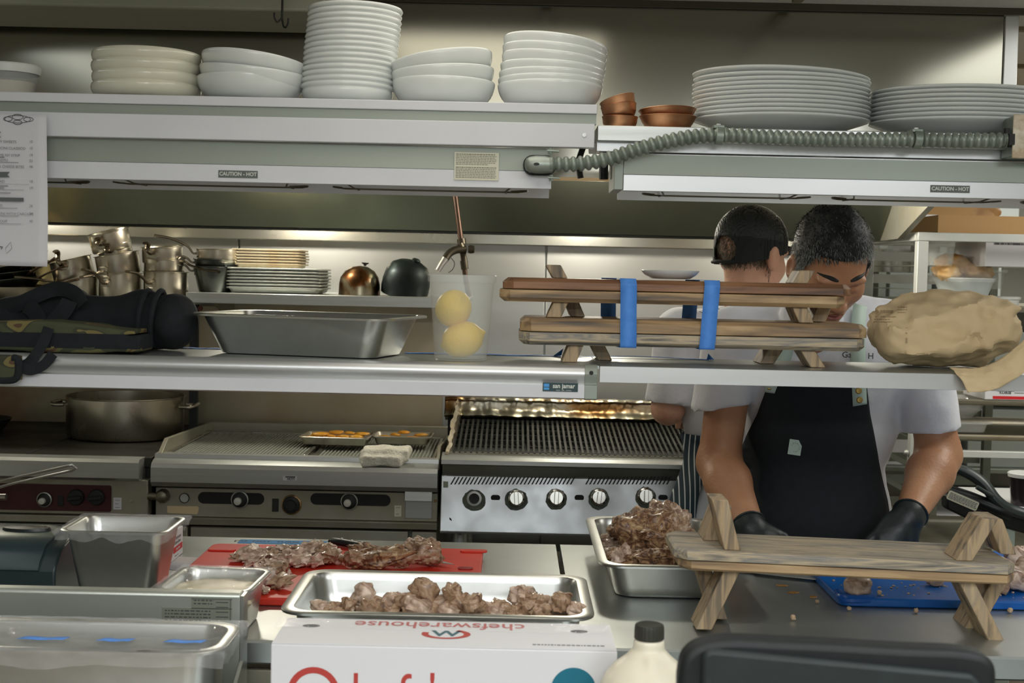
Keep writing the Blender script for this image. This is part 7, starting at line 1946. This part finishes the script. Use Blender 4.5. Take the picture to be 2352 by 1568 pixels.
def strands(f, c, fr, region, n, length, seed, grey, comb, w_=.0007, lift=.35, mats_n=2, s_=1.):
    """short hair as many tiny blades rooted on the head"""
    rng = random.Random(seed); r, fw, u = fr; mb = MB(); c = np.array(c)
    dirs = []
    while len(dirs) < n:
        v = np.array([rng.gauss(0, 1), rng.gauss(0, 1), rng.gauss(0, 1)]); v /= np.linalg.norm(v)
        if region(v): dirs.append(v)
    D = np.array(dirs); W_ = D[:, :1] * r + D[:, 1:2] * fw + D[:, 2:] * u
    lo = np.full(n, .05); hi = np.full(n, .16)
    for _ in range(14):
        mid = (lo + hi) / 2; v = f(c + W_ * mid[:, None]); ins = v < 0
        lo = np.where(ins, mid, lo); hi = np.where(ins, hi, mid)
    roots = c + W_ * (lo - .001)[:, None]
    for k in range(n):
        p = Vector(roots[k]); nn = Vector(W_[k]); L_ = length * rng.uniform(.6, 1.15)
        cd = comb(dirs[k], rng); cv = Vector(r * cd[0] + fw * cd[1] + u * cd[2]); cv = cv - nn * cv.dot(nn)
        if cv.length > 1e-5: cv.normalize()
        cv += Vector((rng.uniform(-.5, .5), rng.uniform(-.5, .5), rng.uniform(-.5, .5)))
        d1 = (nn * lift + cv).normalized(); d2 = (nn * lift * .2 + cv).normalized()
        sd = d1.cross(nn); sd = sd.normalized() * w_ if sd.length > 1e-6 else Vector((w_, 0, 0))
        q1 = p + d1 * L_ * .5; q2 = q1 + d2 * L_ * .5
        mi = 1 if rng.random() < grey(dirs[k]) else 0
        mb.add([tuple(p - sd), tuple(p + sd), tuple(q1 + sd * .8), tuple(q1 - sd * .8), tuple(q2)], [(0, 1, 2, 3), (3, 2, 4)], None, mi)
    return mb
gg = lambda px, py, Y: np.array(at(px, py, Y))

# ------------------------------------------------------------- the carving chef
HC = gg(1907, 611, 3.0); FR = frame(R(8), R(37), R(2)); HS = 1.0
sL, eL, wL = gg(1688, 775, 3.24), gg(1651, 1062, 3.25), gg(1722, 1212, 3.06)
sR, eR, wR = gg(2112, 770, 3.24), gg(2156, 1045, 3.24), gg(2088, 1186, 3.05)
tx = at(1884, 1000, 3.3).x
nk = HC - FR[2] * .085 - FR[1] * .045
def torso(P, g_=0.):
    T = np.array([tx, 3.31, 0])
    d = sd_ell(P, (tx, 3.31, 1.22), (.182 + g_, .125 + g_, .26 + g_))
    d = smin(d, sd_ell(P, (tx, 3.25, 1.36), (.185 + g_, .112 + g_, .13 + g_)), .06)
    d = smin(d, sd_ell(P, (tx, 3.33, .95), (.178 + g_, .130 + g_, .16 + g_)), .06)
    d = smin(d, sd_caps(P, sL + np.array([.02, .0, .01]), sR + np.array([-.02, 0, .01]), .062 + g_, .062 + g_), .05)
    return d
def chef(P):
    d = torso(P, -.004)
    d = smin(d, sd_caps(P, (tx - .09, 3.33, .90), (tx - .11, 3.34, .50), .088, .062), .05)
    d = smin(d, sd_caps(P, (tx - .11, 3.34, .50), (tx - .12, 3.37, .09), .060, .042), .02)
    d = smin(d, sd_caps(P, (tx + .09, 3.33, .90), (tx + .11, 3.34, .50), .088, .062), .05)
    d = smin(d, sd_caps(P, (tx + .11, 3.34, .50), (tx + .12, 3.37, .09), .060, .042), .02)
    for (s_, e, w_, r1, r2, r3) in ((sL, eL, wL, .056, .050, .034), (sR, eR, wR, .057, .051, .033)):
        a = sd_caps(P, s_, e, r1, r2)
        m_ = e + (w_ - e) * .3
        b = smin(sd_caps(P, e, m_, .052, .055), sd_caps(P, m_, w_, .055, r3), .02)
        a = smin(a, b, .025)
        d = smin(d, a, .02)
    d = smin(d, sd_caps(P, nk + np.array([0, .06, -.10]), HC - FR[2] * .045 - FR[1] * .03, .066, .056), .03)
    for (w_, dr, bn, sd_) in ((wL, (.45, -.65, -.55), (-.2, -.7, .75), -1), (wR, (-.66, -.38, -.62), (.20, -.75, .60), -1)):
        d = smin(d, hand_sdf(P, w_, dr, bn, sd_), .012)
    d = smin(d, head_sdf(P, HC, FR, HS), .02)
    return d
t = thing('person', 'person in white shirt and black apron bowing over the right table with gloved hands', 'person', (tx, 3.33, 0))
xs = np.concatenate([np.arange(.36, HC[0] - .10, .0085), np.arange(HC[0] - .10, HC[0] + .105, .0044), np.arange(HC[0] + .105, 1.17, .0085)])
ysg = np.concatenate([np.arange(2.80, 2.84, .008), np.arange(2.84, 3.12, .0055), np.arange(3.12, 3.50, .0095)])
zsg = np.concatenate([np.arange(.03, .86, .025), np.arange(.86, 1.44, .0085), np.arange(1.44, 1.74, .0044)])
obj('body', nets(chef, xs, ysg, zsg), SKIN, t, sharp=180)
# shoes
for s_ in (-1, 1):
    obj('shoe', nets(lambda P: np.maximum(sd_ell(P, (tx + s_ * .12, 3.30, .04), (.052, .14, .055)), -P[:, 2] + .001), np.arange(tx + s_ * .12 - .07, tx + s_ * .12 + .07, .012), np.arange(3.14, 3.46, .012), np.arange(-.01, .11, .012)), BLKRUB, t, sharp=60)
# trousers
def legs(P):
    d = sd_ell(P, (tx, 3.33, .93), (.19, .14, .14))
    for s_ in (-1, 1):
        d = smin(d, sd_caps(P, (tx + s_ * .09, 3.33, .90), (tx + s_ * .11, 3.34, .50), .100, .076), .05)
        d = smin(d, sd_caps(P, (tx + s_ * .11, 3.34, .50), (tx + s_ * .12, 3.37, .09), .074, .062), .02)
    return np.maximum(np.maximum(d, P[:, 2] - 1.0), .06 - P[:, 2])
obj('trousers', nets(legs, np.arange(tx - .24, tx + .245, .014), np.arange(3.15, 3.52, .014), np.arange(.04, 1.02, .016)), CLOTHB, t, sharp=60)
# shirt with short sleeves
def shirt(P, smooth=False):
    d = torso(P, .012)
    for (s_, e, r1, r2, hem, tilt) in ((sL + np.array([-.012, 0, 0]), eL + np.array([-.020, 0, 0]), .070, .076, .53, np.array([.9, 0, 0])), (sR, eR + np.array([-.004, 0, 0]), .068, .068, .785, np.array([-.12, 0, 0]))):
        ax = (e - s_) / np.linalg.norm(e - s_); h_ = np.linalg.norm(e - s_) * hem
        a = sd_caps(P, s_, e, r1, r2)
        a = np.maximum(a, (P - s_) @ ax - h_ + ((P - s_) @ tilt) * .38)
        d = smin(d, a, .028)
    d = smin(d, sd_caps(P, nk + np.array([0, .05, -.08]), nk + np.array([0, .02, -.01]), .074, .066), .03)
    if not smooth:
        d = d + .005 * fnoise(P * np.array([1, 1, .6]), 28, 2) + .0045 * np.abs(fnoise(P, 50, 3))
    d = np.maximum(d, -(sd_caps(P, nk + np.array([0, .05, -.09]), HC, .056, .056)))
    return np.maximum(d, .90 - P[:, 2])
obj('shirt', nets(shirt, np.arange(.34, 1.17, .0072), np.arange(2.98, 3.52, .0085), np.arange(.88, 1.56, .0072)), SHIRT, t, sharp=50)
ap = obj('apron', sheet_on(lambda P: shirt(P, True), [(848, 1782, 1975), (880, 1765, 1990), (950, 1740, 1998), (1000, 1715, 2008), (1045, 1697, 2016), (1060, 1699, 2018), (1100, 1704, 2026), (1150, 1714, 2038), (1200, 1722, 2046), (1290, 1726, 2052)], 44, .012), APRON, t, solid=.003, sharp=50)
def strap_on(pts, w_, name='apron_strap'):
    P = [march(lambda Q: shirt(Q, True), x, y, off=.018) for x, y in pts]; P = [p for p in P if p is not None]
    C_ = smoothpath([Vector(p) for p in P], 5); mb = MB(); n = len(C_)
    for i, p in enumerate(C_):
        T = (C_[min(i + 1, n - 1)] - C_[max(i - 1, 0)]).normalized(); sd = T.cross(Vector((0, -1, 0))).normalized() * w_ / 2
        mb.v += [tuple(p - sd), tuple(p + sd)]
    mb.f = [(2 * i, 2 * i + 1, 2 * i + 3, 2 * i + 2) for i in range(n - 1)]; mb.m = [0] * (n - 1)
    return obj(name, mb, MINT, t, solid=.0022, sharp=50, label='mint green apron strap')
s1 = strap_on([(1772, 902), (1782, 870), (1798, 830), (1812, 780), (1822, 740)], .034)
s2 = strap_on([(1975, 930), (1973, 880), (1971, 830), (1971, 780), (1972, 740), (1976, 700), (1984, 670)], .034)
for (px, py, par) in ((1767, 888, s1), (1972, 897, s2), (1974, 918, s2)):
    p = march(lambda Q: shirt(Q, True), px, py, off=.0205)
    obj('snap', MB().lathe([(0, 0), (.0075, 0), (.0078, .0015), (.006, .0035), (0, .004)], 18, frontM(*p)), BRASS, par)
p = march(lambda Q: shirt(Q, True), 1826, 1027, off=.0185)
m = MB().prism(rrect(-.0155, .0155, -.0185, .0185, .001), 0, .0007, 'Z'); 
for k, ch in enumerate('LOCAL'): a = R(150 - k * 28); put_text(m, ch, .0052, MT((.010 * math.cos(a), .0105 * math.sin(a), .0010)) @ Matrix.Rotation(a - PI / 2, 4, 'Z'), 1)
for k, ch in enumerate('recipe'): a = R(-95 + k * 22); put_text(m, ch, .0052, MT((.010 * math.cos(a), .0105 * math.sin(a), .0010)) @ Matrix.Rotation(a + PI / 2, 4, 'Z'), 1)
m2 = MB().merge(m, frontM(p[0], p[1], p[2], roll=R(7)))
obj('patch', m2, [MINT, INK], ap)
m = MB()
for (tx_, px, py) in (('Ga', 1945, 815), ('H', 2000, 818)):
    p = march(lambda Q: shirt(Q, True), px, py, off=.009)
    if p is not None: put_text(m, tx_, .020, frontM(*p), 0, .0001)
obj('stitched_name', m, INK, t)
# gloves
def gloves(P, w_, dr, bn, sd_, e):
    d = hand_sdf(P, w_, dr, bn, sd_, 1.0) - .0022
    ax = (w_ - e) / np.linalg.norm(w_ - e)
    cuff = np.maximum(sd_caps(P, w_ - ax * .06, w_, .043, .037), (-(P - (w_ - ax * .012)) @ ax))
    d = smin(d, cuff, .01)
    d = np.maximum(d, -((P - (w_ - ax * .014)) @ ax))
    return d + .0012 * fnoise(P, 110, 6)
for (w_, dr, bn, sd_, e) in ((wL, (.45, -.65, -.55), (-.2, -.7, .75), -1, eL), (wR, (-.66, -.38, -.62), (.20, -.75, .60), -1, eR)):
    c = w_ + np.array(dr) * .08; E_ = .14
    gl = obj('glove', nets(lambda P: gloves(P, w_, dr, bn, sd_, e), np.arange(c[0] - E_, c[0] + E_, .0042), np.arange(c[1] - E_, c[1] + E_, .0042), np.arange(max(c[2] - E_, .86), c[2] + E_, .0042)), GLOVE, t, sharp=70)
    ax = Vector(w_ - e).normalized(); q = Vector(w_) - ax * .0125
    u_ = ax.orthogonal().normalized(); v_ = ax.cross(u_)
    obj('cuff_roll', MB().tube([q + (u_ * math.cos(k * PI / 12) + v_ * math.sin(k * PI / 12)) * .0395 for k in range(24)], .0028, 6, close=True), GLOVE, gl)
# hair: a close cap and short strands, greying at the sides
hf = lambda P: head_sdf(P, HC, FR, HS, ears=False)
def hairline(v):   # v in head axes: right, forward, up
    if v[2] < -.62: return False
    return v[2] > .64 + .04 * math.cos(v[0] * 5) if v[1] > .52 else (v[2] > .64 - (.52 - v[1]) * 2.6 if v[1] > .22 else v[2] > (-.50 if v[1] < -.25 else -.16))
def hairm(P):
    q = (P - HC) @ np.stack(FR, 1); L_ = np.linalg.norm(q, axis=-1) + 1e-9; v = q / L_[:, None]
    d = hf(P) - .0075 + .002 * fnoise(P, 130, 4) 
    lim = np.where(v[:, 1] > .52, .67, np.where(v[:, 1] > .22, .67 - (.52 - v[:, 1]) * 2.6, np.where(v[:, 1] < -.25, -.48, -.14)))
    return np.maximum(d, (lim - v[:, 2]) * .09)
r_ = .135
hair = obj('hair', nets(hairm, np.arange(HC[0] - r_, HC[0] + r_, .0046), np.arange(HC[1] - r_, HC[1] + r_, .0046), np.arange(HC[2] - r_, HC[2] + r_, .0046)), HAIRD, t, sharp=180)
hf2 = lambda P: hf(P) - .0065
gr = lambda v: min(.75, .16 + .9 * max(abs(v[0]) - .35, 0) + (.35 if (v[1] > .55 and v[2] < .75) else 0) * .4)
cmb = lambda v, g_: (v[0] * .3, .9 if v[2] > .2 else -.2, -.8 if v[2] < .5 else -.1)
obj('strands', strands(hf2, HC, FR, hairline, 9000, .016, 7, gr, cmb, .00055, .55), [HAIRD, HAIRG], hair)
# eyebrows and lips, on the face
for q in (-1, 1):
    P = []
    for k in range(9):
        u_ = k / 8; x = q * (.014 + .040 * u_); z_ = .027 + .007 * math.sin(u_ * 2.4) - .003 * u_
        o = HC + (FR[0] * x + FR[2] * z_) * HS
        lo, hi = .03, .14
        for _ in range(16):
            m_ = (lo + hi) / 2
            if hf((o + FR[1] * m_)[None])[0] < 0: lo = m_
            else: hi = m_
        P.append(Vector(o + FR[1] * (lo + .0005)))
    obj('eyebrow', MB().tube(P, [.0024, .0038, .0046, .0048, .0046, .0040, .0033, .0024, .001], 8), HAIRD, t)
o = HC + FR[2] * -.0715 * HS; mb = MB()
def face_pt(x, z, e=.0008):
    o = HC + (FR[0] * x + FR[2] * z) * HS; lo, hi = .03, .15
    for _ in range(16):
        m_ = (lo + hi) / 2
        if hf((o + FR[1] * m_)[None])[0] < 0: lo = m_
        else: hi = m_
    return Vector(o + FR[1] * (lo + e))
def lipfn(u, v):
    x = (u - .5) * .046; k = math.sqrt(max(1 - (2 * u - 1) ** 2, 0)); return face_pt(x, -.0715 + (v - .5) * .018 * k - .001)
obj('lips', MB().grid(lipfn, 20, 8), mat('lip_skin', c8(150, 92, 84), .45), t)

# ------------------------------------------------------------- the person behind, in the mesh backed cap
H2 = gg(1728, 588, 3.565); F2 = frame(R(128), R(6), 0)
t2x = at(1700, 900, 3.60).x
s2L, e2L = gg(1555, 765, 3.585), gg(1534, 938, 3.575); w2L = np.array([e2L[0] + .06, 3.80, 1.16])
s2R, e2R = gg(1860, 770, 3.60), gg(1880, 960, 3.60); w2R = np.array([e2R[0] - .04, 3.80, 1.15])
def torso2(P, g_=0.):
    d = sd_ell(P, (t2x, 3.600, 1.22), (.150 + g_, .093 + g_, .24 + g_))
    d = smin(d, sd_ell(P, (t2x, 3.595, .92), (.150 + g_, .100 + g_, .16 + g_)), .06)
    d = smin(d, sd_caps(P, s2L + np.array([.02, 0, 0]), s2R - np.array([.02, 0, 0]), .056 + g_, .056 + g_), .05)
    return d
def man2(P):
    d = torso2(P, -.004)
    for s_ in (-1, 1):
        d = smin(d, sd_caps(P, (t2x + s_ * .08, 3.60, .88), (t2x + s_ * .09, 3.60, .48), .080, .056), .05)
        d = smin(d, sd_caps(P, (t2x + s_ * .09, 3.60, .48), (t2x + s_ * .09, 3.58, .08), .054, .038), .02)
    for (a, b, c_) in ((s2L, e2L, w2L), (s2R, e2R, w2R)):
        d = smin(d, smin(sd_caps(P, a, b, .050, .042), sd_caps(P, b, c_, .042, .028), .02), .02)
        d = smin(d, hand_sdf(P, c_, (0.3 if c_ is w2L else -.3, .8, -.2), (0, .2, 1), 1 if c_ is w2L else -1), .012)
    d = smin(d, sd_caps(P, H2 + np.array([-.012, 0, -.20]), H2 - F2[2] * .05 - F2[1] * .02, .062, .055), .03)
    return smin(d, head_sdf(P, H2, F2, 1.0), .02)
t = thing('person', 'person in a black mesh cap and white shirt standing at the grill, back turned', 'person', (t2x, 3.60, 0))
xs = np.concatenate([np.arange(.26, H2[0] - .10, .011), np.arange(H2[0] - .10, H2[0] + .12, .0052), np.arange(H2[0] + .12, .98, .011)])
ysg = np.concatenate([np.arange(3.44, 3.70, .0075), np.arange(3.70, 4.05, .011)])
zsg = np.concatenate([np.arange(.03, .86, .025), np.arange(.86, 1.48, .011), np.arange(1.48, 1.75, .0052)])
obj('body', nets(man2, xs, ysg, zsg), SKIN2, t, sharp=180)
for s_ in (-1, 1):
    obj('shoe', nets(lambda P: np.maximum(sd_ell(P, (t2x + s_ * .09, 3.60, .04), (.05, .13, .055)), -P[:, 2] + .001), np.arange(t2x + s_ * .09 - .07, t2x + s_ * .09 + .07, .012), np.arange(3.49, 3.79, .012), np.arange(-.01, .11, .012)), BLKRUB, t, sharp=60)
def legs2(P):
    d = sd_ell(P, (t2x, 3.600, .93), (.160, .106, .14))
    for s_ in (-1, 1):
        d = smin(d, sd_caps(P, (t2x + s_ * .08, 3.60, .88), (t2x + s_ * .09, 3.60, .48), .086, .068), .05)
        d = smin(d, sd_caps(P, (t2x + s_ * .09, 3.60, .48), (t2x + s_ * .09, 3.58, .08), .068, .058), .02)
    return np.maximum(np.maximum(d, P[:, 2] - 1.03), .06 - P[:, 2])
obj('trousers', nets(legs2, np.arange(t2x - .21, t2x + .215, .012), np.arange(3.44, 3.76, .012), np.arange(.04, 1.05, .014)), mat('white_trousers', c8(206, 210, 212), .85, bump=.2, bs=20), t, sharp=60)
def shirt2(P, smooth=False):
    d = torso2(P, .012)
    for (s_, e) in ((s2L, e2L), (s2R, e2R)):
        ax = (e - s_) / np.linalg.norm(e - s_)
        a = np.maximum(sd_caps(P, s_, e, .062, .066), (P - s_) @ ax - np.linalg.norm(e - s_) * .93)
        d = smin(d, a, .025)
    d = smin(d, sd_caps(P, H2 + np.array([-.01, 0, -.19]), H2 + np.array([-.006, 0, -.115]), .070, .062), .03)
    if not smooth: d = d + .003 * fnoise(P, 32, 5) + .002 * np.abs(fnoise(P, 66, 6))
    d = np.maximum(d, -sd_caps(P, H2 + np.array([-.01, 0, -.17]), H2, .054, .054))
    return np.maximum(d, 1.02 + .0 * P[:, 0] - P[:, 2])
obj('shirt', nets(shirt2, np.arange(.28, .97, .0078), np.arange(3.42, 3.76, .0078), np.arange(1.00, 1.56, .0078)), SHIRT, t, sharp=50)
# striped apron, wrapped round the left hip
mm = ramp_mat('pinstriped_apron', 'wave', [(.0, c8(24, 44, 56)), (.86, c8(24, 44, 56)), (.92, c8(190, 198, 200)), (1., c8(190, 198, 200))], .8, scale=26, stretch=(1, .6, .06), dist=.3, detail=0)
fl2 = lambda P: np.minimum(legs2(P) , torso2(P, .014)) 
def apf(u, v):
    a = R(-70 - 115 * u) ; z = 1.105 - .45 * v
    ca, sa = math.cos(a), math.sin(a); rr_ = .0
    lo, hi = .02, .30; c = np.array([t2x, 3.600, z]); dv = np.array([ca, -sa * -1, 0.])
    dv = np.array([math.cos(R(250 - 130 * u)), math.sin(R(250 - 130 * u)), 0])
    for _ in range(14):
        m_ = (lo + hi) / 2
        if fl2((c + dv * m_)[None])[0] < 0: lo = m_
        else: hi = m_
    p = c + dv * (lo + .010 + .004 * math.sin(u * 22)); return tuple(p)
def apf2(u, v):
    z = 1.115 - .50 * v; c = np.array([t2x, 3.600, z]); a0 = 222 - 12 * v
    a = R(a0 - 150 * u); dv = np.array([math.cos(a), math.sin(a), 0]); lo, hi = .02, .30
    for _ in range(14):
        m_ = (lo + hi) / 2
        if fl2((c + dv * m_)[None])[0] < 0: lo = m_
        else: hi = m_
    return tuple(c + dv * (lo + .010 + .003 * math.sin(u * 30)))
obj('striped_apron', MB().grid(apf2, 50, 30), mm, t, solid=.002, sharp=60, label='dark blue apron with thin white stripes')
# boxed print on the back of the shirt
p = march(lambda Q: shirt2(Q, True), 1652, 722, 3.2, 4.0, off=.010)
if p is not None:
    m = MB(); put_text(m, 'main recipe', .0150, MT((-.010, 0, .0006)), 0, .0001, .9)
    for (a, b, c_, d_) in ((-.052, .035, .0125, .0140), (-.052, .035, -.0140, -.0125), (.0338, .035, -.0140, .0140)): m.bb(a, b, c_, d_, 0, .0005)
    m3 = MB().merge(m, frontM(p[0], p[1], p[2], roll=R(22))); obj('shirt_print', m3, INK, t)
# hair at the nape and the cap
hf3 = lambda P: head_sdf(P, H2, F2, 1.0, ears=False)
gr0 = lambda v: .25
obj('hair', strands(lambda P: hf3(P) - .001, H2, F2, lambda v: ((-.90 < v[2] < .05) and v[1] < .02 + .14 * (v[2] > -.25)) or (v[1] < -.75 and v[2] < .4), 7000, .013, 9, gr0, lambda v, g_: (0, -.1, -1), .0007, .35), [HAIRB, mat('light_brown_hair', c8(140, 122, 98), .5)], t)
CAP = mat('black_cap_cloth', c8(24, 28, 29), .8, 0, c8(20, 24, 25), 30, bump=.1)
CAPMESH = mat('black_cap_mesh', c8(42, 50, 50), .6, 0, c8(14, 18, 18), 260, (1, 1, 2.2), contrast=.7)
def capf(P):
    q = (P - H2) @ np.stack(F2, 1)
    qq = q.copy(); qq[:, 1] += .010; qq[:, 2] = np.where(q[:, 2] > .040, q[:, 2] - .040, (q[:, 2] - .040) * .3)
    d = sd_ell(qq, (0, 0, 0), (.087, .110, .097)); inner = d + .0045
    d = np.maximum(d, -inner)
    d = np.maximum(d, (-.004 + .30 * q[:, 1] - q[:, 2]))
    hole = np.sqrt(q[:, 0] ** 2 + (q[:, 2] - .002) ** 2) - .036
    return np.maximum(d, -np.maximum(hole, q[:, 1] + .04))
r_ = .14
cb_ = nets(capf, np.arange(H2[0] - r_, H2[0] + r_, .0040), np.arange(H2[1] - r_, H2[1] + r_, .0040), np.arange(H2[2] - .06, H2[2] + .15, .0040))
V_ = np.array(cb_.v); Q_ = (V_ - H2) @ np.stack(F2, 1)
cb_.m = [1 if Q_[list(f)][:, 1].mean() < .02 and Q_[list(f)][:, 2].mean() > .040 else 0 for f in cb_.f]
cap_ = obj('cap', cb_, [CAP, CAPMESH], t, sharp=60)
def brim(u, v):
    a = (u - .5) * 2; x = a * .074; y = .085 + (1 - a * a) * .012 + v * .072 * math.sqrt(max(1 - a * a * .85, 0.02)); z = .030 + .012 * (1 - a * a) - v * .016
    return tuple(H2 + F2[0] * x + F2[1] * y + F2[2] * z)
obj('brim', MB().grid(brim, 20, 8), CAP, cap_, solid=.003, sharp=60)
b0 = H2 + F2[2] * .133 - F2[1] * .01
obj('button', MB().lathe([(0, -.004), (.008, -.003), (.006, .002), (0, .003)], 12, MT(b0)), CAP, cap_)
obj('back_strap', MB().tube([Vector(H2 + F2[0] * math.sin(a) * .090 - F2[1] * (math.cos(a) * .112 + .010 - .0) + F2[2] * .026) for a in [R(-26 + 52 * k / 10) for k in range(11)]], .009, 8, flat=.25, up=(0, 0, 1)) if 0 else MB().tube([Vector(H2 - F2[1] * (.010 + .1105 * math.cos(R(-26 + 5.2 * k))) + F2[0] * .089 * math.sin(R(-26 + 5.2 * k)) - F2[2] * .030) for k in range(11)], .0045, 8), CAP, cap_)
# faint printing on the side of the paper bag
m = MB(); random.seed(6)
for (px, py, w_, h_) in ((2022, 712, 30, 7), (2062, 704, 22, 2), (2062, 710, 22, 2), (2062, 716, 18, 2), (2010, 726, 48, 2), (2008, 732, 36, 2), (2006, 738, 44, 1.6), (2080, 752, 4, 14), (2080, 776, 4, 12)):
    x = px
    while x < px + w_:
        e = min(x + random.uniform(2.5, 6), px + w_); q = [march(bagf, a, b, 2.2, 3.0, off=.0012) for a, b in ((x, py), (e, py), (e, py + h_), (x, py + h_))]
        if all(v is not None for v in q): m.add([tuple(v) for v in q], [(0, 1, 2, 3)])
        x = e + 1.2
obj('bag_print', m, mat('faint_print', c8(158, 137, 104), .8), BAG)
# ============================================================= tell equal neighbours apart by their order from the left
ONES = ['', 'first', 'second', 'third', 'fourth', 'fifth', 'sixth', 'seventh', 'eighth', 'ninth', 'tenth', 'eleventh', 'twelfth', 'thirteenth', 'fourteenth', 'fifteenth', 'sixteenth', 'seventeenth', 'eighteenth', 'nineteenth', 'twentieth']
by = {}
for o in COL.objects:
    if o.parent is None and 'label' in o and 'category' in o: by.setdefault(o['label'], []).append(o)
for lab, os_ in by.items():
    if len(os_) > 1 and len(os_) <= 20:
        def key(o):
            c = o.matrix_basis @ Vector(o.bound_box[0]) if o.type == 'MESH' else o.matrix_basis.translation
            return c.x / max(c.y, .1)
        os_.sort(key=key)
        for i, o in enumerate(os_): o['label'] = lab + ', ' + (ONES[i + 1] + ' from the left' if i else 'leftmost')
